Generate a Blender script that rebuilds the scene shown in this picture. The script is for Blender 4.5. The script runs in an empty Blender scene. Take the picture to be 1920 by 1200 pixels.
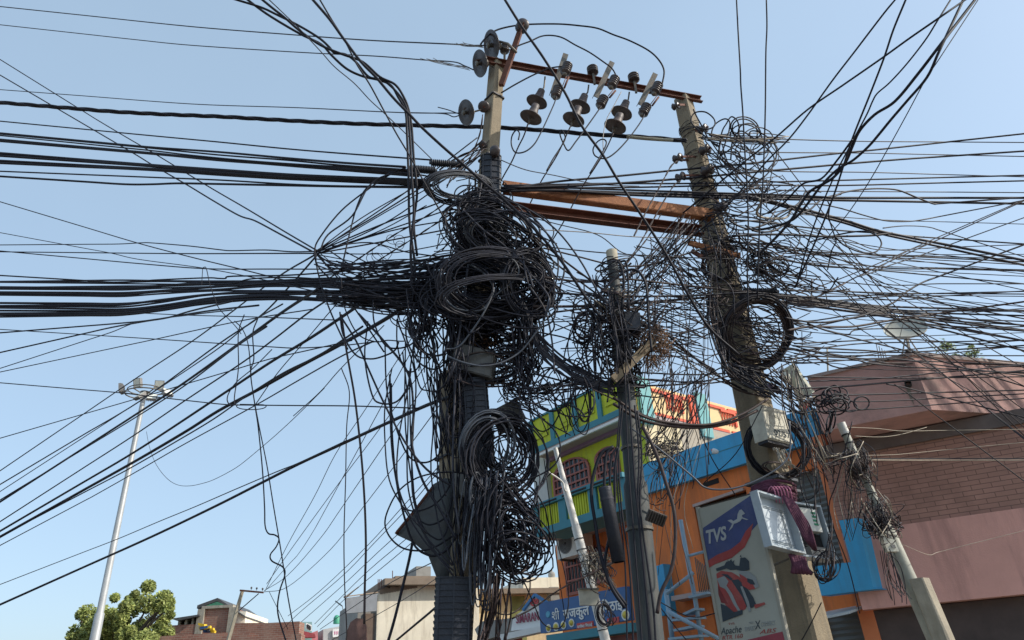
import bpy, bmesh, math, random
from mathutils import Vector, Matrix
from bpy import context
sc = context.scene
random.seed(7)
rnd = random.random
def uni(a, b): return a + (b - a) * rnd()
rad = math.radians

# ---------------------------------------------------------------- camera
FPX, PITCH, ROLL = 1300.0, rad(28.4), math.atan2(155, 2400)
CAM = Vector((0, 0, 1.6))
_R0 = Vector((1, 0, 0)); _U0 = Vector((0, -math.sin(PITCH), math.cos(PITCH))); _F = Vector((0, math.cos(PITCH), math.sin(PITCH)))
_R = _R0 * math.cos(ROLL) - _U0 * math.sin(ROLL)
_U = _R0 * math.sin(ROLL) + _U0 * math.cos(ROLL)
cd = bpy.data.cameras.new('camera'); cam = bpy.data.objects.new('camera', cd); sc.collection.objects.link(cam)
cd.sensor_width = 36; cd.lens = FPX / 1920 * 36; cd.clip_end = 3000; cd.clip_start = 0.05
m = Matrix((( _R.x, _U.x, -_F.x, CAM.x), (_R.y, _U.y, -_F.y, CAM.y), (_R.z, _U.z, -_F.z, CAM.z), (0, 0, 0, 1)))
cam.matrix_world = m
sc.camera = cam
# ---------------------------------------------------------------- sky, sun, exposure
SUN_DIR = Vector((0.80, -0.13, 0.60)).normalized()     # towards the sun: right of the street, fairly high
SUN_EL = math.asin(SUN_DIR.z); SUN_AZ = math.atan2(SUN_DIR.x, SUN_DIR.y)
w = bpy.data.worlds.new('World'); sc.world = w; w.use_nodes = True
nt = w.node_tree; bg = nt.nodes['Background']
sky = nt.nodes.new('ShaderNodeTexSky'); sky.sky_type = 'NISHITA'; sky.sun_disc = False
sky.sun_elevation = SUN_EL; sky.sun_rotation = SUN_AZ
sky.air_density = 1.0; sky.dust_density = 2.4; sky.ozone_density = 1.5; sky.altitude = 100
hz = nt.nodes.new('ShaderNodeMix'); hz.data_type = 'RGBA'; hz.inputs[0].default_value = 0.42     # pale even haze veil over the clear sky
hz.inputs[7].default_value = (3.55, 4.8, 5.95, 1)
tc = nt.nodes.new('ShaderNodeTexCoord'); cn = nt.nodes.new('ShaderNodeTexNoise'); cn.inputs['Scale'].default_value = 1.7; cn.inputs['Detail'].default_value = 5
cr = nt.nodes.new('ShaderNodeMapRange'); cr.inputs[3].default_value = .38; cr.inputs[4].default_value = .60
nt.links.new(tc.outputs['Generated'], cn.inputs['Vector']); nt.links.new(cn.outputs[0], cr.inputs[0]); nt.links.new(cr.outputs[0], hz.inputs[0])
nt.links.new(sky.outputs[0], hz.inputs[6]); nt.links.new(hz.outputs[2], bg.inputs[0]); bg.inputs[1].default_value = 0.13
sd = bpy.data.lights.new('sun', 'SUN'); sd.energy = 3.0; sd.angle = rad(0.6); sd.color = (1, 0.93, 0.82)
so = bpy.data.objects.new('sun', sd); sc.collection.objects.link(so)
so.rotation_euler = SUN_DIR.to_track_quat('Z', 'Y').to_euler(); so.location = (20, 0, 30)
sc.view_settings.view_transform = 'Standard'; sc.view_settings.look = 'None'
sc.view_settings.exposure = 0.5; sc.view_settings.gamma = 1.0
try: sc.cycles.max_bounces = 6
except Exception: pass

# ---------------------------------------------------------------- geometry helpers
def ray(px, py): return _F + _R * ((px - 960) / FPX) - _U * ((py - 600) / FPX)
def W(px, py, Y):
    d = ray(px, py); return CAM + d * (Y / d.y)
def mpp(px, py, Y):                       # metres covered by one pixel of the 1920 wide picture there
    return (W(px, py, Y) - CAM).dot(_F) / FPX

def tag(o, label=None, cat=None, group=None, kind=None):
    if label: o['label'] = label
    if cat: o['category'] = cat
    if group: o['group'] = group
    if kind: o['kind'] = kind
    return o
def thing(name, label, cat, loc, group=None):
    o = bpy.data.objects.new(name, None); sc.collection.objects.link(o)
    o.location = loc; o.empty_display_size = 0.1
    return tag(o, label, cat, group)

class MB:
    def __init__(s): s.v = []; s.f = []; s.sm = []; s.mi = []; s.cm = 0
    def add(s, vs, fs, smooth=False):
        b = len(s.v); s.v += [tuple(x) for x in vs]
        for f in fs: s.f.append([i + b for i in f]); s.sm.append(smooth); s.mi.append(s.cm)
        return s
    def build(s, name, mats, parent=None, recentre=True):
        if not isinstance(mats, (list, tuple)): mats = [mats]
        me = bpy.data.meshes.new(name)
        if parent is None:
            c = Vector(s.v[0]) if s.v else Vector()
            zmin = min(v[2] for v in s.v)
            n = len(s.v); c = Vector((sum(v[0] for v in s.v) / n, sum(v[1] for v in s.v) / n, zmin))
            vs = [(v[0] - c.x, v[1] - c.y, v[2] - c.z) for v in s.v]
        else: c = Vector(); vs = s.v
        me.from_pydata(vs, [], s.f)
        for mm in mats: me.materials.append(mm)
        me.polygons.foreach_set('use_smooth', s.sm); me.polygons.foreach_set('material_index', s.mi)
        me.update()
        o = bpy.data.objects.new(name, me); sc.collection.objects.link(o)
        if parent is not None:
            o.parent = parent
            q = parent; t = Vector()
            while q is not None: t += Vector(q.location) if q.type == 'EMPTY' or q.parent is None else Vector(); q = q.parent
            o.matrix_parent_inverse = Matrix.Identity(4)
            # meshes are written in world space: shift by everything above them
            me.transform(Matrix.Translation(-t))
        else: o.location = c
        return o
    def obox(s, c, ax, ay, az):             # box: centre and three half-axis vectors
        c = Vector(c); ax = Vector(ax); ay = Vector(ay); az = Vector(az)
        vs = [c + ax * i + ay * j + az * k for k in (-1, 1) for j in (-1, 1) for i in (-1, 1)]
        fs = [(0, 2, 3, 1), (4, 5, 7, 6), (0, 1, 5, 4), (2, 6, 7, 3), (0, 4, 6, 2), (1, 3, 7, 5)]
        if ax.cross(ay).dot(az) < 0: fs = [f[::-1] for f in fs]
        return s.add(vs, fs)
    def bar(s, a, b, w, h=None, up=Vector((0, 0, 1))):
        a = Vector(a); b = Vector(b); h = h or w; d = b - a; L = d.length
        if L < 1e-6: return s
        d.normalize(); x = d.cross(up)
        if x.length < 1e-3: x = d.cross(Vector((1, 0, 0)))
        x.normalize(); y = x.cross(d)
        return s.obox((a + b) / 2, x * w / 2, y * h / 2, d * L / 2)
    def prism(s, pts, ext):                 # polygon (3D points) extruded by a vector
        pts = [Vector(p) for p in pts]; n = len(pts); ext = Vector(ext)
        nn = Vector()
        for i in range(n): nn += pts[i].cross(pts[(i + 1) % n])
        if nn.dot(ext) < 0: pts = pts[::-1]
        vs = pts + [p + ext for p in pts]
        fs = [list(range(n))[::-1], list(range(n, 2 * n))] + [(i, (i + 1) % n, n + (i + 1) % n, n + i) for i in range(n)]
        return s.add(vs, fs)
    def lathe(s, o, axis, prof, seg=16, caps=True):
        o = Vector(o); a = Vector(axis).normalized(); x = a.orthogonal().normalized(); y = a.cross(x)
        vs = []; fs = []
        for r, h in prof:
            for k in range(seg):
                t = 2 * math.pi * k / seg; vs.append(o + a * h + x * (r * math.cos(t)) + y * (r * math.sin(t)))
        for i in range(len(prof) - 1):
            for k in range(seg):
                k2 = (k + 1) % seg; fs.append((i * seg + k, i * seg + k2, (i + 1) * seg + k2, (i + 1) * seg + k))
        s.add(vs, fs, True)
        if caps:
            n = len(prof) - 1
            s.add([vs[k] for k in range(seg)], [list(range(seg))[::-1]]); s.add([vs[n * seg + k] for k in range(seg)], [list(range(seg))])
        return s
    def tube(s, pts, r, seg=6, closed=False):   # r: number or list
        n = len(pts)
        if n < 2: return s
        vs = []; prev = None; fs = []
        for i in range(n):
            a = pts[i - 1] if i > 0 else pts[i]; b = pts[i + 1] if i < n - 1 else pts[i]
            d = b - a
            if d.length < 1e-9: d = Vector((0, 0, 1))
            d.normalize()
            x = (prev - d * prev.dot(d)) if prev is not None else d.orthogonal()
            if x.length < 1e-5: x = d.orthogonal()
            x.normalize(); prev = x; y = d.cross(x)
            rr = r[i] if isinstance(r, list) else r
            for k in range(seg):
                t = 2 * math.pi * k / seg; vs.append(pts[i] + x * (rr * math.cos(t)) + y * (rr * math.sin(t)))
        for i in range(n - 1):
            for k in range(seg):
                k2 = (k + 1) % seg; fs.append((i * seg + k, i * seg + k2, (i + 1) * seg + k2, (i + 1) * seg + k))
        fs.append(tuple(range(seg))[::-1]); fs.append(tuple((n - 1) * seg + k for k in range(seg)))
        return s.add(vs, fs, True)

def spline(P, sub=6):
    P = [Vector(p) for p in P]; n = len(P)
    if n < 3: 
        return [P[0].lerp(P[-1], i / sub) for i in range(sub + 1)]
    out = []
    for i in range(n - 1):
        p0 = P[i - 1] if i else P[0] * 2 - P[1]; p1 = P[i]; p2 = P[i + 1]; p3 = P[i + 2] if i < n - 2 else P[-1] * 2 - P[-2]
        for k in range(sub):
            t = k / sub; t2 = t * t; t3 = t2 * t
            out.append(0.5 * ((2 * p1) + (p2 - p0) * t + (2 * p0 - 5 * p1 + 4 * p2 - p3) * t2 + (3 * p1 - p0 - 3 * p2 + p3) * t3))
    out.append(P[-1]); return out

# ---------------------------------------------------------------- materials
MATS = {}
def mat(name, col, rough=0.8, var=0.12, scale=6.0, bump=0.0, metal=0.0, stain=None, stain_amt=0.4, stain_scale=2.0, spec=0.5, brick=None, streak=False, bscale=60):
    if name in MATS: return MATS[name]
    M = bpy.data.materials.new(name); M.use_nodes = True; t = M.node_tree; N = t.nodes; L = t.links
    b = N['Principled BSDF']; b.inputs['Roughness'].default_value = rough; b.inputs['Metallic'].default_value = metal
    try: b.inputs['Specular IOR Level'].default_value = spec
    except Exception: pass
    g = N.new('ShaderNodeNewGeometry')
    no = N.new('ShaderNodeTexNoise'); no.inputs['Scale'].default_value = scale; no.inputs['Detail'].default_value = 6; no.inputs['Roughness'].default_value = 0.6
    L.new(g.outputs['Position'], no.inputs['Vector'])
    mx = N.new('ShaderNodeMix'); mx.data_type = 'RGBA'
    mx.inputs[6].default_value = (*[c * (1 - var) for c in col], 1); mx.inputs[7].default_value = (*[min(1, c * (1 + var)) for c in col], 1)
    mr = N.new('ShaderNodeMapRange'); mr.inputs[1].default_value = 0.3; mr.inputs[2].default_value = 0.7
    L.new(no.outputs[0], mr.inputs[0]); L.new(mr.outputs[0], mx.inputs[0])
    out = mx.outputs[2]
    if brick:
        # brick = (angle of wall, brick width, height, mortar colour, second colour)
        ang, bw, bh, mc, c2 = brick
        mp = N.new('ShaderNodeVectorMath'); mp.operation = 'DOT_PRODUCT'; mp.inputs[1].default_value = (math.cos(ang), math.sin(ang), 0)
        L.new(g.outputs['Position'], mp.inputs[0])
        sp = N.new('ShaderNodeSeparateXYZ'); L.new(g.outputs['Position'], sp.inputs[0])
        cb = N.new('ShaderNodeCombineXYZ'); L.new(mp.outputs['Value'], cb.inputs[0]); L.new(sp.outputs[2], cb.inputs[1])
        bt = N.new('ShaderNodeTexBrick'); bt.inputs['Scale'].default_value = 1; bt.inputs['Brick Width'].default_value = bw; bt.inputs['Row Height'].default_value = bh
        bt.inputs['Mortar Size'].default_value = min(bw, bh) * 0.08; bt.inputs['Color2'].default_value = (*c2, 1); bt.inputs['Mortar'].default_value = (*mc, 1)
        L.new(cb.outputs[0], bt.inputs['Vector']); L.new(out, bt.inputs['Color1']); out = bt.outputs[0]
    if stain:
        n2 = N.new('ShaderNodeTexNoise'); n2.inputs['Scale'].default_value = stain_scale; n2.inputs['Detail'].default_value = 9; n2.inputs['Roughness'].default_value = 0.7
        if streak:
            mm = N.new('ShaderNodeMapping'); mm.inputs['Scale'].default_value = (3.0, 3.0, 0.35); L.new(g.outputs['Position'], mm.inputs[0]); L.new(mm.outputs[0], n2.inputs['Vector'])
        else: L.new(g.outputs['Position'], n2.inputs['Vector'])
        r2 = N.new('ShaderNodeMapRange'); r2.inputs[1].default_value = 0.48; r2.inputs[2].default_value = 0.68; r2.inputs[4].default_value = stain_amt
        L.new(n2.outputs[0], r2.inputs[0])
        m2 = N.new('ShaderNodeMix'); m2.data_type = 'RGBA'; m2.inputs[7].default_value = (*stain, 1)
        L.new(r2.outputs[0], m2.inputs[0]); L.new(out, m2.inputs[6]); out = m2.outputs[2]
    L.new(out, b.inputs['Base Color'])
    if bump:
        bn = N.new('ShaderNodeBump'); bn.inputs['Strength'].default_value = bump; bn.inputs['Distance'].default_value = 0.02
        n3 = N.new('ShaderNodeTexNoise'); n3.inputs['Scale'].default_value = bscale; n3.inputs['Detail'].default_value = 4
        L.new(g.outputs['Position'], n3.inputs['Vector']); L.new(n3.outputs[0], bn.inputs['Height']); L.new(bn.outputs[0], b.inputs['Normal'])
    MATS[name] = M; return M

concrete = mat('concrete', (.36, .33, .27), .9, .2, 5, .35, stain=(.16, .14, .11), stain_amt=.55, stain_scale=4, streak=True)
concrete_pale = mat('pale_concrete', (.34, .30, .23), .9, .2, 5, .3, stain=(.2, .17, .12), stain_amt=.5, stain_scale=5, streak=True)
rust = mat('rusty_steel', (.13, .05, .032), .85, .3, 9, .3, stain=(.09, .03, .02), stain_amt=.7, stain_scale=6)
rust_light = mat('sunlit_rust_steel', (.34, .14, .06), .85, .25, 9, .3, stain=(.15, .05, .03), stain_amt=.6, stain_scale=7)  # rust lightened to orange, painting sunlight on the upper tie beam
galv = mat('galvanised_steel', (.15, .14, .12), .55, .2, 12, .1, metal=.4, stain=(.2, .12, .07), stain_amt=.5, stain_scale=14)
porcelain = mat('brown_porcelain', (.05, .04, .042), .3, .3, 8, stain=(.16, .12, .1), stain_amt=.5, stain_scale=9)
porcelain_dusty = mat('dusty_porcelain', (.065, .05, .048), .55, .3, 6, stain=(.16, .11, .095), stain_amt=.6, stain_scale=7)
plastic_black = mat('black_plastic', (.017, .020, .030), .55, .3, 10, .2, stain=(.05, .05, .055), stain_amt=.35, stain_scale=8)
cab_black = mat('black_cable', (.0115, .0115, .019), .62, .3, 12, spec=.3)
cab_dust = mat('dusty_black_cable', (.030, .030, .042), .6, .35, 9, spec=.35, stain=(.07, .065, .06), stain_amt=.4, stain_scale=6)
cab_grey = mat('grey_cable', (.075, .085, .105), .55, .25, 8, stain=(.15, .14, .12), stain_amt=.3, stain_scale=6)
cab_brown = mat('sunlit_dusty_cable', (.046, .031, .031), .65, .35, 9, spec=.3, stain=(.14, .11, .08), stain_amt=.35, stain_scale=7)  # dusty cable whose brown also paints sunlight on the right-hand runs
cab_steel = mat('bare_strand_wire', (.20, .18, .16), .5, .3, 20, metal=.3)
cab_white = mat('pale_cable', (.34, .29, .22), .6, .25, 9)
straw = mat('dry_straw', (.22, .13, .08), .9, .4, 15)
grey_sheet = mat('grey_sheet_metal', (.085, .095, .10), .6, .2, 5, .15, stain=(.1, .09, .08), stain_amt=.5, stain_scale=4)
box_grey = mat('grey_box_paint', (.24, .24, .23), .6, .15, 6, .1, stain=(.12, .1, .08), stain_amt=.5, stain_scale=7)
box_cream = mat('cream_box_paint', (.62, .60, .50), .6, .12, 6, .1, stain=(.3, .25, .18), stain_amt=.4, stain_scale=9)
lid_grey = mat('pale_grey_plastic', (.42, .48, .52), .35, .1, 6, stain=(.2, .2, .2), stain_amt=.25, stain_scale=9)
lid_window = mat('clear_lid_window', (.62, .68, .72), .12, .05, 6)
purple = mat('purple_cloth', (.095, .03, .055), .95, .35, 10, .3)
pink_rope = mat('pink_rope', (.55, .2, .3), .9, .2, 20)
white_paint = mat('white_paint', (.75, .74, .70), .6, .08, 6, stain=(.4, .36, .3), stain_amt=.4, stain_scale=12)
wood = mat('weathered_plank', (.22, .17, .11), .85, .25, 8, .2)

# facade plane traced in the picture but standing in the street as a real vertical plane
class PF:
    def __init__(s, p, Y, deg, off=0.0, base=None):
        s.u = Vector((math.cos(rad(deg)), math.sin(rad(deg)), 0)); s.n = Vector((-s.u.y, s.u.x, 0))
        s.o = (W(*p, Y) if base is None else base.copy()); s.ang = rad(deg)
        if s.n.dot(CAM - s.o) < 0: s.n = -s.n
        s.o = s.o + s.n * off; s.o.z = 0
    def at(s, px, py, off=0.0):
        d = ray(px, py); t = (s.o + s.n * off - CAM).dot(s.n) / d.dot(s.n); return CAM + d * t
    def sz(s, px, py):
        p = s.at(px, py); return ((p - s.o).dot(s.u), p.z)
    def pt(s, a, z, off=0.0): return s.o + s.u * a + s.n * off + Vector((0, 0, z))
def panel(mb, pf, pts, off, th):           # traced polygon, from off to off+th in front of the plane (traced on its front)
    P = [pf.at(x, y, off + th) - pf.n * th for x, y in pts]
    mb.prism(P, pf.n * th); return mb
def pbar(mb, pf, a, b, w, off=0.03, th=0.03):
    A = pf.at(*a, off); B = pf.at(*b, off); mb.bar(A, B, w, th, up=pf.n); return mb
def rect(mb, pf, s0, s1, z0, z1, off, th):
    mb.prism([pf.pt(s0, z0, off), pf.pt(s1, z0, off), pf.pt(s1, z1, off), pf.pt(s0, z1, off)], pf.n * th); return mb
def text_mesh(txt, name, M, parent, o, ux, uz, size, bold=0.0, extr=0.004, shear=0.0, fitw=None, spacing=1.0):
    cu = bpy.data.curves.new(name, 'FONT'); cu.body = txt; cu.size = 1; cu.offset = bold; cu.shear = shear; cu.space_character = spacing
    cu.extrude = 0.0; cu.resolution_u = 3
    ob = bpy.data.objects.new(name, cu); sc.collection.objects.link(ob)
    dg = context.evaluated_depsgraph_get(); dg.update()
    me = bpy.data.meshes.new_from_object(ob.evaluated_get(dg)); bpy.data.objects.remove(ob)
    vs = [v.co.copy() for v in me.vertices]
    if not vs: return None
    x0 = min(v.x for v in vs); x1 = max(v.x for v in vs)
    k = (fitw / (x1 - x0)) if fitw else size
    nrm = ux.cross(uz).normalized()
    mb = MB(); P = [o + ux * ((v.x - x0) * k) + uz * (v.y * size) for v in vs]
    fs = [list(p.vertices) for p in me.polygons]
    mb.add([p + nrm * extr for p in P], fs)
    # sides
    ec = {}
    for f in fs:
        for i in range(len(f)):
            e = (f[i], f[(i + 1) % len(f)]); ec[e] = 1
    for (a, b) in list(ec):
        if (b, a) not in ec: mb.add([P[a], P[b], P[b] + nrm * extr, P[a] + nrm * extr], [(0, 1, 2, 3)])
    return mb.build(name, M, parent)

# ================================================================ GROUND
gm = mat('dusty_ground', (.26, .22, .17), .95, .2, .8, .3, stain=(.15, .12, .09), stain_amt=.5, stain_scale=.5)
asphalt = mat('asphalt', (.06, .058, .055), .9, .2, 3, .3)
mb = MB(); mb.add([(-1500, -1500, 0), (1500, -1500, 0), (1500, 1500, 0), (-1500, 1500, 0)], [(0, 1, 2, 3)])
tag(mb.build('ground', gm), kind='structure')
sd_ = Vector((-.66, .75, 0)).normalized(); sn = Vector((-.75, -.66, 0)).normalized()
mb = MB(); c = Vector((-2.6, 6, .004))
mb.add([c - sd_ * 60 - sn * 3.2, c - sd_ * 60 + sn * 4, c + sd_ * 120 + sn * 4, c + sd_ * 120 - sn * 3.2], [(0, 1, 2, 3)])
tag(mb.build('road', asphalt), kind='structure')

# ================================================================ BUILDINGS
orange = mat('orange_wall_paint', (.74, .20, .05), .85, .16, 1.2, .25, stain=(.34, .12, .06), stain_amt=.55, stain_scale=1.1, streak=True)
orange_light = mat('sunlit_orange_paint', (.75, .24, .10), .8, .08, 2, .1, stain=(.45, .18, .1), stain_amt=.3, stain_scale=2)  # orange wall paint lightened to put sunlight on the pillar
blue = mat('blue_panel_paint', (.045, .35, .62), .6, .1, 1.5, .12, stain=(.07, .2, .32), stain_amt=.5, stain_scale=1.6, streak=True)
shutter_m = mat('grey_shutter', (.13, .145, .14), .5, .12, 3, 0, stain=(.08, .07, .06), stain_amt=.4, stain_scale=3)
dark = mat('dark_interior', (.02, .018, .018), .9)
green = mat('lime_wall_paint', (.50, .55, .035), .85, .14, 1.3, .2, stain=(.3, .33, .08), stain_amt=.6, stain_scale=1.5, streak=True)
teal = mat('teal_trim_paint', (.05, .22, .28), .7, .1, 2, .05, stain=(.06, .15, .17), stain_amt=.4, stain_scale=3)
teal_lit = mat('sunlit_teal_paint', (.20, .43, .42), .85, .12, 2, .1, stain=(.2, .3, .28), stain_amt=.4)  # teal trim colour lightened, sunlight painted into the terrace posts
cream = mat('cream_wall', (.72, .58, .36), .9, .12, 1.2, .2, stain=(.38, .27, .15), stain_amt=.55, stain_scale=1.3, streak=True)
redtrim = mat('red_trim_paint', (.68, .10, .04), .7, .1, 4)
redframe = mat('brick_red_window_paint', (.33, .10, .075), .6, .1, 5)
glass = mat('dark_window_glass', (.05, .06, .07), .08, .2, 3)
mauve = mat('mauve_plaster', (.58, .34, .30), .9, .15, 1.5, .2, stain=(.19, .14, .13), stain_amt=.85, stain_scale=.9)
pinkwall = mat('pink_plaster', (.68, .36, .30), .9, .1, 1.5, .2, stain=(.38, .2, .17), stain_amt=.65, stain_scale=1.1, streak=True)
ang_D = rad(153)
tilewall = mat('brown_wall_tile', (.42, .22, .165), .6, .2, 1.2, 0, stain=(.16, .08, .06), stain_amt=.5, stain_scale=.9, brick=(ang_D, .24, .066, (.19, .10, .075), (.365, .19, .14)))
slab_m = mat('soffit_plaster', (.42, .33, .30), .9, .12, 2)

def shutter(pf, pts, off, parent, name='shutter', pitch=.085):
    S = [pf.sz(*p) for p in pts]; s0 = min(a for a, _ in S); s1 = max(a for a, _ in S); z0 = min(z for _, z in S); z1 = max(z for _, z in S)
    mb = MB(); z = z0
    while z < z1:
        h = min(pitch, z1 - z)
        mb.prism([pf.pt(s0, z, off), pf.pt(s0, z + h * .5, off + .022), pf.pt(s0, z + h, off), pf.pt(s0, z + h, off - .02), pf.pt(s0, z, off - .02)], pf.u * (s1 - s0)); z += h
    return mb.build(name, shutter_m, parent)

# ---------- C: blue and orange shop
def shopC():
    pf = PF((1520, 767), 11, 131)
    t = thing('shop_building', 'orange shop with a wide blue parapet band and grey roller shutters', 'building', pf.pt(0, 0))
    sl, ztop = pf.sz(1196, 880); sr = pf.sz(1530, 800)[0] - .06; zb = pf.sz(1530, 832)[1]
    zt = pf.sz(1520, 767)[1]
    back = -6
    # wall with openings: made of strips
    s_a, z_a = pf.sz(1300, 945); s_b, _ = pf.sz(1400, 925)      # left shutter opening
    zoL = pf.sz(1300, 945)[1]
    s_c, _ = pf.sz(1470, 880); s_d, zoR = pf.sz(1582, 900)
    mb = MB()
    rect(mb, pf, sl, s_a, 0, zb, -6, 6)
    rect(mb, pf, s_a, s_b, zoL, zb, -.3, .3)
    zoR = pf.sz(1500, 885)[1]
    rect(mb, pf, s_b, s_c, 0, zb, -.3, .3)
    rect(mb, pf, s_c, sr, zoR, zb, -.3, .3)
    rect(mb, pf, s_a, sr, zb - .2, zb, -6, 5.7)
    rect(mb, pf, s_a, s_a - .01 + .25, 0, zoL, -.3, .28)
    mb.build('wall', orange, t)
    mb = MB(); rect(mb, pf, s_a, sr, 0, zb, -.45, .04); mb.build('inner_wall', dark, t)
    mb = MB(); rect(mb, pf, sl, sr, zb, zt, -6, 6.12); mb.build('parapet', blue, t)
    mb = MB(); rect(mb, pf, sl, sr, zb + .33, zb + .345, .12, .004); mb.build('parapet_joint', teal, t)
    shutter(pf, [(1315, 945), (1400, 925), (1310, 1215), (1420, 1215)], -.12, t)
    shutter(pf, [(1472, 880), (1585, 850), (1480, 1215), (1590, 1075)], -.12, t)
    mb = MB(); panel(mb, pf, [(1298, 946), (1392, 914), (1393, 919), (1299, 951)], .0, .05); mb.build('shutter_lintel', slab_m, t)
    mb = MB(); panel(mb, pf, [(1317, 906), (1346, 896), (1348, 905), (1320, 914)], 0, .01); mb.build('wall_vent', dark, t)
    # blue L shaped surround
    q = MB(); panel(q, pf, [(1573, 976), (1607, 971), (1637, 1101), (1645, 1104), (1537, 1117), (1525, 1062), (1596, 1054)], .55, .3)
    q.build('shutter_surround', blue, t)
    q = MB(); panel(q, pf, [(1537, 1118), (1632, 1107), (1640, 1140), (1545, 1150)], .0, .2); q.build('lower_band', orange, t)
    # awning
    q = MB(); A = pf.at(1541, 1148, .2); B = pf.at(1634, 1130, .2); D = pf.n * .9 + Vector((0, 0, -.16))
    q.prism([A, B, B + D * .8, A + D], Vector((0, 0, -.03))); q.build('awning', mat('pale_awning_sheet', (.5, .55, .56), .5, .1, 5, stain=(.3, .3, .28), stain_amt=.3), t)
    # pillar, its sunlight painted in as a lighter orange
    q = MB(); a0 = pf.sz(1556, 850)[0]; 
    P = [pf.at(1549, 838, .1), pf.at(1570, 832, .1), pf.at(1606, 960, .1), pf.at(1668, 1215, .1), pf.at(1645, 1215, .1), pf.at(1583, 960, .1)]
    s0, _ = pf.sz(1566, 900); s1, _ = pf.sz(1592, 900)
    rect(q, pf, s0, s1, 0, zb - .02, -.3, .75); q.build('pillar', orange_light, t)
    return t, pf
tC, pfC = shopC()
# small orange finial lights stay with the wall: security camera on the blue band
def small_camera():
    p = pfC.at(1335, 845, .14)
    t = thing('security_camera', 'small white security camera on the blue parapet band', 'camera', p)
    mb = MB(); mb.lathe(p, pfC.n * .3 + _R * .8 - Vector((0, 0, .2)), [(.02, 0), (.05, .01), (.05, .16), (.03, .17)], 12); mb.build('camera_housing', white_paint, t)
    mb = MB(); mb.bar(pfC.at(1333, 842, .01), p + Vector((0, 0, .01)), .025); mb.build('bracket', redtrim, t)
small_camera()

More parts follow.
